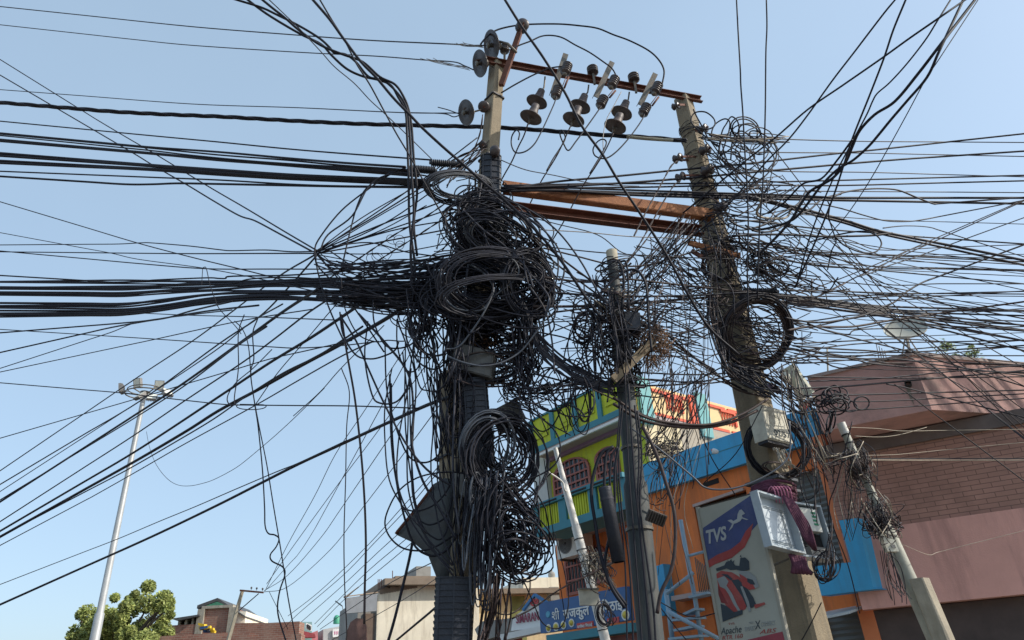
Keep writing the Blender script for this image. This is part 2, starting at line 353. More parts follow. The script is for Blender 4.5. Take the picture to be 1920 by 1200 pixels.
# ---------- A: lime green house with balcony, cream side wall
def houseA():
    pu = PF((1211, 830), 15, 128); pr = PF((1211, 830), 15, 38)
    t = thing('balcony_house', 'lime green corner house with teal balcony and cream side wall', 'building', pu.pt(0, 0))
    top = pu.sz(1003, 790); s_end = pu.sz(1003, 830)[0]; z_top = pu.sz(1190, 708)[1] ; z_top = pu.sz(1000, 792)[1]
    z_roof = PF(None, 0, 128, base=pu.o + pu.n * .5).sz(1012, 853)[1] + .04
    z_slab = pu.sz(1012, 1004)[1]
    L = 9.0
    # upper storey block
    mb = MB(); rect(mb, pu, 0, s_end, z_slab, z_roof - .05, -L, L); mb.build('upper_wall', green, t)
    # cream side wall skin, full height
    e = pr.sz(1500, 800)[0]; e = max(e, 11)
    zr = z_roof + .1
    mb = MB(); mb.prism([pr.pt(.0, 0, .003), pr.pt(e if (pr.pt(1,0)-pr.pt(0,0)).x > 0 else -e, 0, .003), pr.pt(e, zr, .003), pr.pt(0, zr, .003)], pr.n * .04)
    mb.build('side_wall', cream, t)
    # lower storey orange
    pl = PF(None, 0, 128, base=pu.o - pu.n * .9)
    s_l = pl.sz(1043, 1040)[0]
    mb = MB(); rect(mb, pl, 0, s_l, 0, z_slab - .1, -L + .9, L - .9); mb.build('lower_wall', orange, t)
    mb = MB(); rect(mb, pu, 0.0, s_end, z_slab - .12, z_slab, -L, L + .12); mb.build('floor_slab', slab_m, t)
    # roof slab (soffit) and parapet on the street side
    mb = MB(); rect(mb, pu, -.05, PF(None, 0, 128, base=pu.o + pu.n * .5).sz(1003, 840)[0], z_roof - .04, z_roof + .14, -L, L + .5); mb.build('roof_slab', slab_m, t)
    po = PF(None, 0, 128, base=pu.o + pu.n * .40)
    zp = z_roof + .14; z1 = po.sz(1000, 792)[1]; s0 = -.05; s1 = po.sz(1001, 820)[0]
    mb = MB(); rect(mb, po, s0, s1, zp, z1, -.1, .16); mb.build('roof_parapet', green, t)
    mb = MB(); rect(mb, po, s0, s1, zp - .10, zp + .05, .065, .05); rect(mb, po, s0, s1, z1, z1 + .05, -.14, .24)
    n = 4
    for i in range(n + 1):
        s = s0 + (s1 - s0) * i / n; rect(mb, po, s - .07, s + .07, zp + .03, z1 + .02, .063, .05)
    mb.build('parapet_trim', teal, t)
    for i in range(n):
        a = s0 + (s1 - s0) * (i + .22) / n; b = s0 + (s1 - s0) * (i + .78) / n; zz = zp + .25
        mb = MB(); rect(mb, po, a, b, zz, z1 - .2, .062, .03)
        rect(mb, po, a + .12, b - .12, zz + .1, z1 - .3, .09, .02); mb.build('parapet_relief', green, t)
    # drain pipe edge
    mb = MB(); mb.bar(po.pt(s0, zp - .18, .1), po.pt(s1, zp - .18, .1), .06); mb.build('gutter_pipe', white_paint, t)
    # wall teal/purple cornice
    mb = MB(); rect(mb, pu, 0, s_end, z_roof - .12, z_roof - .04, .0, .12); mb.build('cornice', mat('purple_cornice', (.28, .18, .28), .8), t)
    # windows with arched heads and grilles
    def window(pts, pf, rows, cols, name='window'):
        S = [pf.sz(*p) for p in pts]; a0 = min(s for s, _ in S); a1 = max(s for s, _ in S); z0 = min(z for _, z in S); z1 = max(z for _, z in S)
        w2 = (a1 - a0) / 2; cx = (a0 + a1) / 2; spr = z1 - w2 * .55
        def head(r):  # arch outline
            return [(cx + r * math.cos(math.pi * k / 10), spr + r * .55 * math.sin(math.pi * k / 10)) for k in range(11)]
        out = [(a0, z0)] + head(w2)[::-1] + [(a1, z0)]
        f = MB(); 
        inn = [(a0 + .07, z0 + .07)] + head(w2 - .07)[::-1] + [(a1 - .07, z0 + .07)]
        m_ = len(out)
        for i in range(m_):
            j = (i + 1) % m_
            f.prism([pf.pt(*out[i], .0), pf.pt(*out[j], .0), pf.pt(*inn[j], .0), pf.pt(*inn[i], .0)], pf.n * .06)
        for i in range(1, rows): rect(f, pf, a0 + .05, a1 - .05, z0 + (z1 - z0) * i / rows - .02, z0 + (z1 - z0) * i / rows + .02, .03, .03)
        for i in range(1, cols):
            s = a0 + (a1 - a0) * i / cols; hh = spr + (w2) * .5 * math.sqrt(max(0, 1 - ((s - cx) / w2) ** 2))
            rect(f, pf, s - .012, s + .012, z0, hh, .032, .025)
        ob = f.build(name, redframe, t)
        g = MB(); g.add([pf.pt(a, z, .012) for a, z in out], [list(range(m_))]); g.build('pane', glass, ob)
    window([(1042, 935), (1104, 846)], pu, 4, 8)
    window([(1122, 905), (1158, 830)], pu, 4, 6)
    window([(1066, 1118), (1100, 1028)], pl, 3, 7)
    window([(1108, 1098), (1134, 1018)], pl, 3, 6)
    # white end block of the upper storey
    a, _ = pu.sz(1033, 900); mb = MB(); rect(mb, pu, a, s_end + .02, z_slab + .3, pu.sz(1003, 865)[1], .002, .12); mb.build('end_block', mat('grey_white_wall', (.5, .5, .47), .85, .1, 2), t)
    # balcony
    pb = PF(None, 0, 128, base=pu.o + pu.n * .85)
    b1 = pb.sz(1010, 1000)[0]; b0 = -.1
    zb0 = pb.sz(1012, 1004)[1]; zb1 = pb.sz(1008, 948)[1]
    mb = MB(); rect(mb, pu, b0, b1, zb0 - .02, zb0 + .14, .0, .85)
    rect(mb, pb, b0, b1, zb0 - .05, zb0 + .12, .0, .1); rect(mb, pb, b0, b1, zb1 - .10, zb1, -.05, .2)
    n = 3
    for i in range(n + 1):
        s = b0 + (b1 - b0) * i / n; rect(mb, pb, s - .13, s + .13, zb0 + .12, zb1 - .10, 0, .1)
    bal = mb.build('balcony', teal, t)
    mb = MB()
    for i in range(n):
        a = b0 + (b1 - b0) * i / n + .14; b = b0 + (b1 - b0) * (i + 1) / n - .14
        k = int((b - a) / .075)
        for j in range(k):
            s = a + (b - a) * (j + .5) / k
            rect(mb, pb, s - .024, s + .024, zb0 + .13, zb1 - .11, .02, .04)
        rect(mb, pb, a, b, zb0 + .13, zb1 - .11, .0, .021)
        mb.build('baluster_panel', green, bal); mb = MB()
    for i in range(n):
        a = b0 + (b1 - b0) * i / n + .1; b = b0 + (b1 - b0) * (i + 1) / n - .1; mb = MB(); rect(mb, pb, a, b, zb1 - .075, zb1 - .035, .152, .01); mb.build('rail_slot', dark, bal)
    # roof railing on the sunlit side
    d = 1 if (pr.pt(1, 0) - pr.pt(0, 0)).x > 0 else -1
    zt = pr.sz(1215, 722)[1]; zb_ = zr
    mb = MB(); rect(mb, pr, -.05, e, zb_, zt, -.2, .22); mb.build('terrace_parapet', mat('cream_parapet_paint', (.80, .56, .28), .85, .1, 2, .15, stain=(.5, .38, .22), stain_amt=.4), t)
    step = 2.05; k = 0
    for i in range(6):
        s = .1 + i * step
        post = MB(); red = MB(); rect(post, pr, s - .2, s + .2, zb_ - .25, zt + .1, .022, .1); post.build('terrace_post', teal_lit, t)
        if i < 5:
            a = s + .28; b = s + step - .28; h = zt - zb_
            rp_ = MB(); rect(rp_, pr, s - .42, s - .22, zb_ - .05, zt, .022, .06)
            if i: rp_.build('red_pilaster', redtrim, t)
            rect(red, pr, a + .05, (a + b) / 2 - .06, zt - .16, zt - .09, .022, .04); rect(red, pr, (a + b) / 2 + .06, b - .1, zt - .16, zt - .09, .022, .04)
            rect(red, pr, a + .05, (a + b) / 2 - .06, zb_ + .02, zb_ + .09, .022, .04); rect(red, pr, (a + b) / 2 + .06, b - .1, zb_ + .02, zb_ + .09, .022, .04)
            c0 = (a + b) / 2 - .26; c1 = (a + b) / 2 + .26; z0 = zb_ + h * .3; z1_ = zb_ + h * .72
            rect(red, pr, c0, c1, z1_, z1_ + .07, .022, .05); rect(red, pr, c1, c1 + .07, z0, z1_ + .07, .022, .05)
            for j in range(5):
                ss = c0 + (c1 - c0) * j / 5
                red.bar(pr.pt(ss, z0, .035), pr.pt(ss + .1, z1_, .035), .010, .02, up=pr.n); red.bar(pr.pt(ss, z1_, .037), pr.pt(ss + .1, z0, .037), .010, .02, up=pr.n)
            red.build('terrace_trim', redtrim, t)
    mb = MB(); rect(mb, pr, 1.2, 7.5, zr - .75, zr - .02, .045, .006)
    mb.build('stained_band', mat('stained_plaster', (.45, .37, .28), .95, .3, 3, .2, stain=(.25, .2, .16), stain_amt=.8, stain_scale=3), t)
    return t, pu, pl, pb
tA, puA, plA, pbA = houseA()

# air conditioner on the orange wall
def aircon():
    pf = PF(None, 0, 128, base=plA.o)
    fr = PF(None, 0, 128, base=plA.o + plA.n * .44)
    s0 = fr.sz(1049, 1020)[0]; s1 = fr.sz(1086, 1012)[0]; sx = (s0 + s1) / 2; zb = fr.sz(1066, 1044)[1]; zt = fr.sz(1066, 1008)[1]; W_ = abs(s1 - s0); H = zt - zb
    t = thing('air_conditioner', 'white split air conditioner unit under the teal balcony', 'air conditioner', pf.pt(s0, zb, .1))
    W_ = 1.0; H = .68; sx = (s0 + s1) / 2
    mb = MB(); rect(mb, pf, sx - W_ / 2, sx + W_ / 2, zb, zb + H, .1, .34); mb.build('housing', white_paint, t)
    mb = MB(); c = pf.pt(sx + W_ * .15, zb + H / 2, .44); q_ = H / .66; mb.lathe(c, pf.n, [(.25 * q_, 0), (.25 * q_, .012), (.235 * q_, .012), (.235 * q_, .002)], 24, False); 
    for k in range(7): mb.lathe(c, pf.n, [((.04 + k * .03) * q_, .008), ((.048 + k * .03) * q_, .014), ((.056 + k * .03) * q_, .008)], 20, False)
    mb.build('fan_grille', mat('grey_grille', (.2, .2, .2), .6), t)
    mb = MB(); mb.lathe(c + pf.n * .001, pf.n, [(.232 * q_, 0), (.232 * q_, .003)], 24); mb.build('fan_opening', dark, t)
    mb = MB(); rect(mb, pf, sx - W_ / 2 + .1, sx - W_ / 2 + .14, zb - .05, zb, 0, .46); mb.build('bracket', galv, t); mb = MB(); rect(mb, pf, sx + W_ / 2 - .14, sx + W_ / 2 - .1, zb - .05, zb, 0, .46); mb.build('bracket', galv, t)
aircon()

# ---------- D: mauve building with overhanging parapet
def houseD():
    pf = PF((1710, 667), 9, 153); pr = PF((1710, 667), 9, 63)
    t = thing('tiled_building', 'mauve plaster building with overhanging parapet and brown tiled wall', 'building', pf.pt(0, 0))
    sL, zt = pf.sz(1515, 712); zt = pf.sz(1710, 667)[1]; zb = pf.sz(1752, 767)[1]
    L = 10
    er = Vector((math.cos(rad(18)), math.sin(rad(18)), 0)); c0 = pf.pt(0, 0)
    def plan(z0, z1, g, back):     # obtuse corner: left along the street, right almost square to us
        a = c0 + pf.u * sL + pf.n * g; b = c0 + pf.n * g * .9 + Vector((0, -g * .1, 0)); c = b + er * 14
        P = [a, b, c, c + Vector((0, back, 0)), a - pf.n * back]
        return [p + Vector((0, 0, z0)) for p in P], Vector((0, 0, z1 - z0))
    mb = MB(); mb.prism(*plan(zb, zt, 0, 8)); mb.build('parapet', [mauve], t)
    mb = MB(); mb.prism(*plan(zt, zt + .05, .03, 7.9)); mb.build('coping', slab_m, t)
    pw = PF(None, 0, 153, base=pf.o - pf.n * .75)
    s_l = pw.sz(1600, 900)[0]; s_r = -1.2
    zm = pw.sz(1690, 985)[1]; zl = pw.sz(1680, 1138)[1]
    mb = MB(); rect(mb, pw, s_r, s_l + .35, zm, zb - .02, -L + 1, L - 1); mb.build('tiled_wall', tilewall, t)
    mb = MB(); rect(mb, pw, s_r, s_l + .35, zl, zm - .001, -L + 1, L - 1 + .05); mb.build('plaster_wall', pinkwall, t)
    mb = MB(); rect(mb, pw, s_r, s_l + .25, 0, zl - .01, -L + 1, L - 1.2); mb.build('lower_wall', mat('brown_dark_front', (.07, .05, .045), .7, .3, 3), t)
    E0 = pw.pt(s_r, 0)
    for nm, za, zz, MM, g in (('side_tiled_wall', zm, zb - .02, tilewall, 0), ('side_plaster_wall', zl, zm - .001, pinkwall, .05), ('side_lower_wall', 0, zl - .01, shutter_m, -.2)):
        mb = MB(); b_ = E0 + Vector((0, -g, za)); mb.prism([b_, b_ + er * 12, b_ + er * 12 + Vector((0, 4, 0)), b_ + Vector((0, 4, 0))], Vector((0, 0, zz - za))); mb.build(nm, MM, t)
    mb = MB(); rect(mb, pw, s_r, s_l + .4, zb - .22, zb - .02, -.1, .16); mb.build('beam', mat('dark_grey_plaster', (.16, .13, .12), .9, .2, 3), t)
    # right wing, further back beyond the corner
    rr = 1 if (pr.pt(1, 0) - pr.pt(0, 0)).x > 0 else -1
    
    mb = MB(); c = pf.at(1703, 722, .0); mb.lathe(c - pf.n * .02, pf.n, [(.045, 0), (.045, .12), (.036, .12), (.036, .02)], 12, False); mb.build('drain_spout', mat('black_pipe', (.02, .02, .02), .6), t)
    mb = MB(); mb.prism([pf.at(1698, 726, .003), pf.at(1706, 725, .003), pf.at(1714, 760, .003), pf.at(1704, 742, .003)], pf.n * .003); mb.build('damp_stain', mat('damp_stain', (.2, .17, .14), .9), t)
    # sagging service wires on the tiled wall are separate things below
    return t, pf, pw
tD, pfD, pwD = houseD()

# satellite dish on the roof of D
def dish():
    c = W(1698, 622, 12.5); k = mpp(1698, 622, 12.5)
    t = thing('satellite_dish', 'pale oval satellite dish standing above the mauve rooftop', 'satellite dish', W(1710, 668, 12.5))
    R_ = 36 * k; ax = (Vector((-.15, -.45, .35)).normalized())
    ax = (Vector((0, -1, 0)) * .62 - Vector((0, 0, 1)) * -.9 + Vector((.12, 0, 0))).normalized()
    prof = [(R_ * i / 10, .22 * R_ * (i / 10) ** 2) for i in range(11)]
    prof = [(max(r, .002), h) for r, h in prof] + [(R_ * 1.02, .22 * R_ + .01), (R_ * 1.0, .22 * R_ - .03)] + [(max(R_ * i / 10, .002), .22 * R_ * (i / 10) ** 2 - .03) for i in range(9, -1, -1)]
    vd = (CAM - c).normalized()
    # tilt so that it shows as a flat oval (about 0.42 high)
    ax = (vd * .42 + _U * .9 + _R * -.12).normalized()
    mb = MB(); mb.lathe(c, ax, prof, 40); mb.build('reflector', mat('dish_grey', (.36, .36, .31), .6, .1, 8, stain=(.25, .24, .2), stain_amt=.4), t)
    mb = MB(); f = c + ax * R_ * .7
    for a in (0, 2.1, 4.2):
        x = ax.orthogonal().normalized(); y = ax.cross(x); mb.bar(c + x * R_ * .95 * math.cos(a) + y * R_ * .95 * math.sin(a) + ax * .2 * R_, f, .012)
    mb.build('feed_arm', galv, t)
    mb = MB(); mb.lathe(f - ax * .04, ax, [(.03, 0), (.035, .03), (.035, .08)], 10); mb.build('feed_horn', white_paint, t)
    mb = MB(); mb.bar(c - ax * .02, W(1712, 690, 12.5), .04); mb.bar(c - ax * .05, W(1730, 672, 12.8), .02); mb.bar(c - ax * .05, W(1690, 676, 12.2), .02); mb.build('stand', galv, t)
dish()

# ---------- E: weathered white building behind the main pole
whitewall = mat('weathered_white_wall', (.88, .81, .66), .95, .1, 1.5, .3, stain=(.34, .27, .19), stain_amt=.55, stain_scale=1.6, streak=True)
roofslab = mat('brown_stained_slab', (.28, .22, .17), .95, .2, 2, .2, stain=(.14, .11, .09), stain_amt=.6)
greywall = mat('grey_render_and_shade', (.30, .29, .27), .9, .15, 1.5, .2, stain=(.18, .17, .15), stain_amt=.5)  # plain grey, also used as painted shade on the white house's side wing
def houseE():
    Y = 21; k = mpp(800, 1100, Y)
    pf = PF((720, 1130), Y, 24); pl = PF((704, 1130), Y, 122)
    t = thing('weathered_house', 'weathered white house with stained brown roof slab behind the main pole', 'building', pf.pt(0, 0))
    e0 = pf.sz(712, 1150)[0]; e1 = pf.sz(1045, 1100)[0]
    zt = pf.sz(712, 1118)[1]; zt2 = pf.sz(760, 1097)[1]
    P = [pf.sz(*q) for q in [(708, 1135), (708, 1112), (745, 1104), (760, 1098), (1045, 1085)]]
    mb = MB(); pts = [pf.pt(P[0][0], 0)] + [pf.pt(a, z) for a, z in P[1:3]] + [pf.pt(P[3][0], zt2), pf.pt(e1 * .52, zt2), pf.pt(e1 * .52, 0)]
    mb.prism([p - pf.n * 4 for p in pts], pf.n * 4); mb.build('wall', whitewall, t)
    q = MB(); a0 = pf.sz(717, 1090)[0]; z0 = pf.sz(760, 1099)[1]; z1 = pf.sz(760, 1081)[1]
    rect(q, pf, a0, e1 * .52, z0 + .002, z0 + .17, -4, 4.3); rect(q, pf, a0 + .35, e1 * .52, z0 + .17, z1, -4, 4.1); q.build('roof_slab', roofslab, t)
    q = MB(); a0 = pf.sz(794, 1060)[0]; a1 = pf.sz(822, 1060)[0]; rect(q, pf, a0, a1, z1, pf.sz(800, 1053)[1], -2, 1.2); q.build('stair_head', greywall, t)
    # left wing with shutter, its shade painted in as grey
    s1 = pl.sz(676, 1150)[0]; d = 1 if s1 > 0 else -1
    q = MB(); pts = [pf.pt(P[0][0] - .004, 0), pf.pt(P[0][0] - .004, zt - .4)]
    x0 = pf.sz(672, 1150)[0]
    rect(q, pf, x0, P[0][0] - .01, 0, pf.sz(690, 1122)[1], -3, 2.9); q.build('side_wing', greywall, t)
    q = MB(); rect(q, pf, pf.sz(681, 1180)[0], pf.sz(703, 1180)[0], 0, pf.sz(690, 1150)[1], -.1, .04); q.build('roller_door', mat('brown_shutter', (.17, .12, .09), .6, .2, 5), t)
    q = MB(); A = pf.at(648, 1122, 1.0); B = pf.at(706, 1114, .2); q.prism([A, B, B - Vector((0, 0, .45)), A - Vector((0, 0, .38))], pf.n * .08); q.build('fascia_board', mat('grey_blue_fascia', (.18, .2, .23), .8), t)
    q = MB(); q.bar(pf.at(645, 1119, 1.0), pf.at(712, 1110, .1), .03); q.bar(pf.at(645, 1121, 1.1), pf.at(672, 1101, 1.1), .06, .03); q.build('awning_rod', roofslab, t)
    q = MB()
    for px in (709, 712, 715, 719): q.bar(pf.at(px, 1104, .1), pf.at(px, 1086, .1), .02)
    q.bar(pf.at(736, 1084, .1), pf.at(736, 1070, .1), .02)
    q.build('rebar', rust, t)
    # cracks / stepped broken parapet
    q = MB()
    for i in range(14):
        x = 712 + i * 5; y = 1108 - i * .9; hh = uni(2, 7)
        q.prism([pf.at(x, y + 6, .01), pf.at(x + 5.4, y + 6, .01), pf.at(x + 5.4, y - hh, .01), pf.at(x, y - hh, .01)], -pf.n * .3)
    q.build('broken_parapet', roofslab, t)
    return pf
pfE = houseE()
def houseE2():
    pf = PF((1000, 1100), 24, 20)
    t = thing('cream_house', 'cream walled house with pale ledge right of the main pole', 'building', pf.pt(0, 0))
    z1 = pf.sz(960, 1103)[1]; a0 = pf.sz(868, 1110)[0]; a1 = pf.sz(1060, 1110)[0]
    mb = MB(); rect(mb, pf, a0, a1, 0, z1 - .2, -5, 5); mb.build('wall', cream, t)
    mb = MB(); rect(mb, pf, a0 - .1, a1, z1 - .2, z1 - .05, -5, 5.35); mb.build('roof_slab', roofslab, t)
    b0 = pf.sz(985, 1100)[0]; mb = MB(); rect(mb, pf, b0, a1, z1 - .05, z1 + .35, -5, 4.8); mb.build('parapet', whitewall, t)
    mb = MB(); rect(mb, pf, pf.sz(958, 1140)[0], pf.sz(984, 1140)[0], 0, pf.sz(970, 1118)[1], .0, .03); mb.build('moss_patch', mat('mossy_plaster', (.22, .23, .09), .95, .3, 3), t)
    mb = MB(); rect(mb, pf, pf.sz(1028, 1140)[0], pf.sz(1044, 1140)[0], pf.sz(1030, 1128)[1], pf.sz(1030, 1103)[1], .0, .3); mb.build('window_box', greywall, t)
    t2 = thing('water_tank', 'small grey water tank on the cream house roof', 'water tank', pf.at(1035, 1087, -1))
    c = pf.at(1035, 1088, -1); mb = MB(); R_ = 7 * mpp(1035, 1088, 24)
    mb.lathe(c - Vector((0, 0, .1)), (0, 0, 1), [(R_, 0), (R_, .06), (R_ * .96, .08), (R_, .1), (R_, .2), (R_ * .96, .22), (R_, .24), (R_, .3), (R_ * .8, .36), (R_ * .4, .38)], 16)
    mb.build('tank_body', greywall, t2)
    mb = MB(); mb.lathe(c + Vector((0, 0, .28)), (0, 0, 1), [(R_ * .4, 0), (R_ * .38, .05)], 12); mb.build('tank_lid', box_grey, t2)
houseE2()

# ---------- shop signs low in the middle
def signs():
    sblue = mat('sign_blue', (.035, .11, .28), .5, .1, 3); swhite = mat('sign_white', (.7, .7, .68), .6, .05, 3); sred = mat('sign_red', (.5, .06, .06), .5); sylw = mat('sign_yellow', (.6, .48, .08), .6)
    maroon = mat('sign_maroon', (.28, .05, .09), .6)
    # sweets shop board
    pf = PF((1180, 1165), 12.6, 131)
    t = thing('sweet_shop_sign', 'long blue sweet shop board with white Hindi lettering and dish pictures', 'sign', pf.at(1100, 1190))
    P = [(1021, 1131), (1172, 1103), (1186, 1103), (1186, 1166), (1024, 1189)]
    a0, zb = pf.sz(1023, 1188); a1, _ = pf.sz(1190, 1160); zt = pf.sz(1022, 1131)[1]
    mb = MB(); rect(mb, pf, a0, a1, zb, zt, 0, .12); mb.build('board', sblue, t)
    u = pf.u * (1 if pf.u.dot(_R) > 0 else -1); up = Vector((0, 0, 1)); 
    def T(px, py, txt, size, M, fit=None, bold=.02, sh=0, off=.125):
        ob = text_mesh(txt, 'lettering', M, t, pf.at(px, py, off), u, up, size, bold=bold, extr=.008, shear=sh, fitw=fit); return ob
    h = zt - zb
    L1 = (pf.at(1107, 1160, .12) - pf.at(1036, 1160, .12)).dot(u)
    T(1036, 1163, 'शी', h * .42, swhite, None, 0.0)
    T(1057, 1160, 'राजकुल', h * .42, swhite, (pf.at(1106, 1152, .12) - pf.at(1057, 1160, .12)).dot(u))
    T(1130, 1148, 'िमठाई', h * .42, swhite, (pf.at(1168, 1140, .12) - pf.at(1130, 1148, .12)).dot(u))
    mb = MB(); panel(mb, pf, [(1081, 1169), (1112, 1164), (1113, 1175), (1082, 1180)], .12, .01); mb.build('red_strip', sred, t); mb = MB(); panel(mb, pf, [(1138, 1160), (1160, 1156), (1161, 1167), (1139, 1171)], .12, .01); mb.build('red_strip', sred, t)
    T(1083, 1178, 'समोसा िमठाई', h * .12, swhite, (pf.at(1111, 1174, .12) - pf.at(1083, 1178, .12)).dot(u), .01, 0, .132)
    T(1141, 1168, 'चाट', h * .12, swhite, None, .01, 0, .132)
    for (x, y, r) in [(1043, 1175, 7), (1057, 1172, 6.5), (1072, 1168, 6.5), (1029, 1178, 6.5), (1173, 1153, 8)]:
        k = mpp(x, y, 15); c = pf.at(x, y, .122)
        pl = MB(); fd = MB(); pl.lathe(c, pf.n, [(r * k, 0), (r * k * 1.02, .01)], 20); fd.lathe(c + pf.n * .011, pf.n, [(r * k * .72, 0), (r * k * .5, .03), (r * k * .2, .04)], 14); pl.build('plate_picture', swhite, t); fd.build('food_picture', sylw, t)
    k = mpp(1028, 1150, 15); c = pf.at(1028, 1152, .122); mb = MB(); mb.lathe(c, pf.n, [(5.5 * k, 0), (5 * k, .015)], 14); mb.build('cup_picture', mat('sign_cyan', (.1, .35, .5), .6), t)
    # teal fascia under
    pg = PF((1180, 1175), 12.4, 131)
    t = thing('teal_shop_fascia', 'teal fascia beam under the blue sweet shop board', 'fascia', pg.at(1100, 1198))
    a0, z1 = pg.sz(1030, 1191); a1, _ = pg.sz(1190, 1170); z0 = pg.sz(1030, 1206)[1]
    mb = MB(); rect(mb, pg, a0, a1, z0, z1, -.3, .38); mb.build('beam', teal, t)
    mb = MB(); rect(mb, pg, a0 + .05, a1, 0, z0 - .01, -.5, .3); mb.build('shopfront', mat('maroon_shopfront', (.2, .07, .06), .7, .2, 2), t)
    # white pediment sign
    pf2 = PF((1000, 1160), 15.5, 140)
    t = thing('pediment_sign', 'white gabled shop sign with red om symbol and maroon SIMARAN lettering', 'sign', pf2.at(970, 1180))
    mb = MB(); mb.prism([pf2.at(*q) for q in [(958, 1183), (962, 1158), (981, 1144), (1003, 1116), (1027, 1132), (1027, 1170), (1020, 1176)]], -pf2.n * .15); 
    panel(mb, pf2, [(936, 1190), (1022, 1172), (1026, 1182), (940, 1201)], 0, .25); mb.build('board', swhite, t)
    mb = MB(); pbar(mb, pf2, (1003, 1115), (1028, 1131), .05, .03, .06); pbar(mb, pf2, (981, 1144), (1003, 1115), .05, .03, .06); mb.build('gable_edge', mat('sign_edge_blue', (.06, .2, .42), .6), t)
    u = pf2.u * (1 if pf2.u.dot(_R) > 0 else -1)
    text_mesh('SIMARAN', 'lettering', maroon, t, pf2.at(968, 1169, .02), u, up, 22 * mpp(990, 1160, 15.5), bold=.01, extr=.01, fitw=(pf2.at(1010, 1158, .02) - pf2.at(968, 1168, .02)).dot(u))
    text_mesh('ॐ', 'om_symbol', sred, t, pf2.at(994, 1139, .02), u, up, 24 * mpp(1003, 1130, 15.5), bold=.03, extr=.01)
    # grey canopy left of it
    pc = PF((920, 1180), 17, 150)
    t = thing('shop_canopy', 'plain grey shop canopy at the foot of the main pole', 'canopy', pc.at(930, 1195))
    mb = MB(); panel(mb, pc, [(890, 1180), (905, 1165), (965, 1158), (965, 1185), (900, 1202)], -.3, .4); mb.build('canopy_panel', greywall, t)
    mb = MB(); panel(mb, pc, [(903, 1202), (962, 1188), (962, 1215), (903, 1215)], -.6, .4); mb.build('shopfront', mat('brick_red_front', (.3, .1, .07), .8), t)
signs()

# ---------- blue tube ladder / stair in front of the orange wall
def stair():
    bl = mat('pale_blue_steel', (.24, .36, .46), .5, .1, 6, stain=(.2, .2, .2), stain_amt=.3)
    A = PF((1290, 1000), 10.2, 131)
    t = thing('spiral_stair_frame', 'pale blue steel stair frame with open treads by the orange wall', 'stair', A.at(1320, 1210))
    mb = MB()
    P = lambda x, y, o=0: A.at(x, y, o)
    mb.tube([P(1276, 975), P(1293, 1070), P(1303, 1120), P(1316, 1205)], .032, 10); mb.build('post', bl, t); mb = MB(); mb.tube([P(1248, 1105), P(1256, 1160), P(1262, 1210)], .036, 10)
    mb.build('post', bl, t)
    for hp, hr in (([P(1250, 1113, .2), P(1300, 1074, .1)], .025), ([P(1250, 1145, .3), P(1300, 1172, .2), P(1348, 1198, .1)], .028), ([P(1292, 1042), P(1322, 1034)], .02)):
        mb = MB(); mb.tube(hp, hr, 8); mb.build('handrail', bl, t)
    for (x0, y0, x1, y1) in [(1268, 1163, 1315, 1158), (1272, 1182, 1312, 1174), (1262, 1198, 1320, 1192), (1300, 1120, 1335, 1112), (1290, 1152, 1312, 1142)]:
        mb = MB(); a = P(x0, y0); b = P(x1, y1); mb.bar(a, b, .22, .03, up=Vector((0, 0, 1)))
        mb.build('tread', bl, t)
    for i in range(9): mb = MB(); mb.tube([P(1303 + i * 3.5, 1045 + i * 3), P(1312 + i * 3.5, 1110)], .008, 5); mb.build('rod', galv, t)
    t = thing('wall_ledge', 'weathered concrete ledge on the orange wall behind the stair', 'ledge', pfC.at(1290, 1125, .1))
    mb = MB(); panel(mb, pfC, [(1258, 1118), (1334, 1104), (1335, 1112), (1259, 1127)], .0, .35); mb.build('slab', slab_m, t)
    t = thing('blue_column', 'narrow bright blue column at the left end of the orange shop', 'column', pfC.at(1240, 1200, .1))
    mb = MB(); panel(mb, pfC, [(1229, 1062), (1243, 1057), (1256, 1150), (1240, 1155)], .0, .2); mb.build('column_shaft', blue, t)
stair()

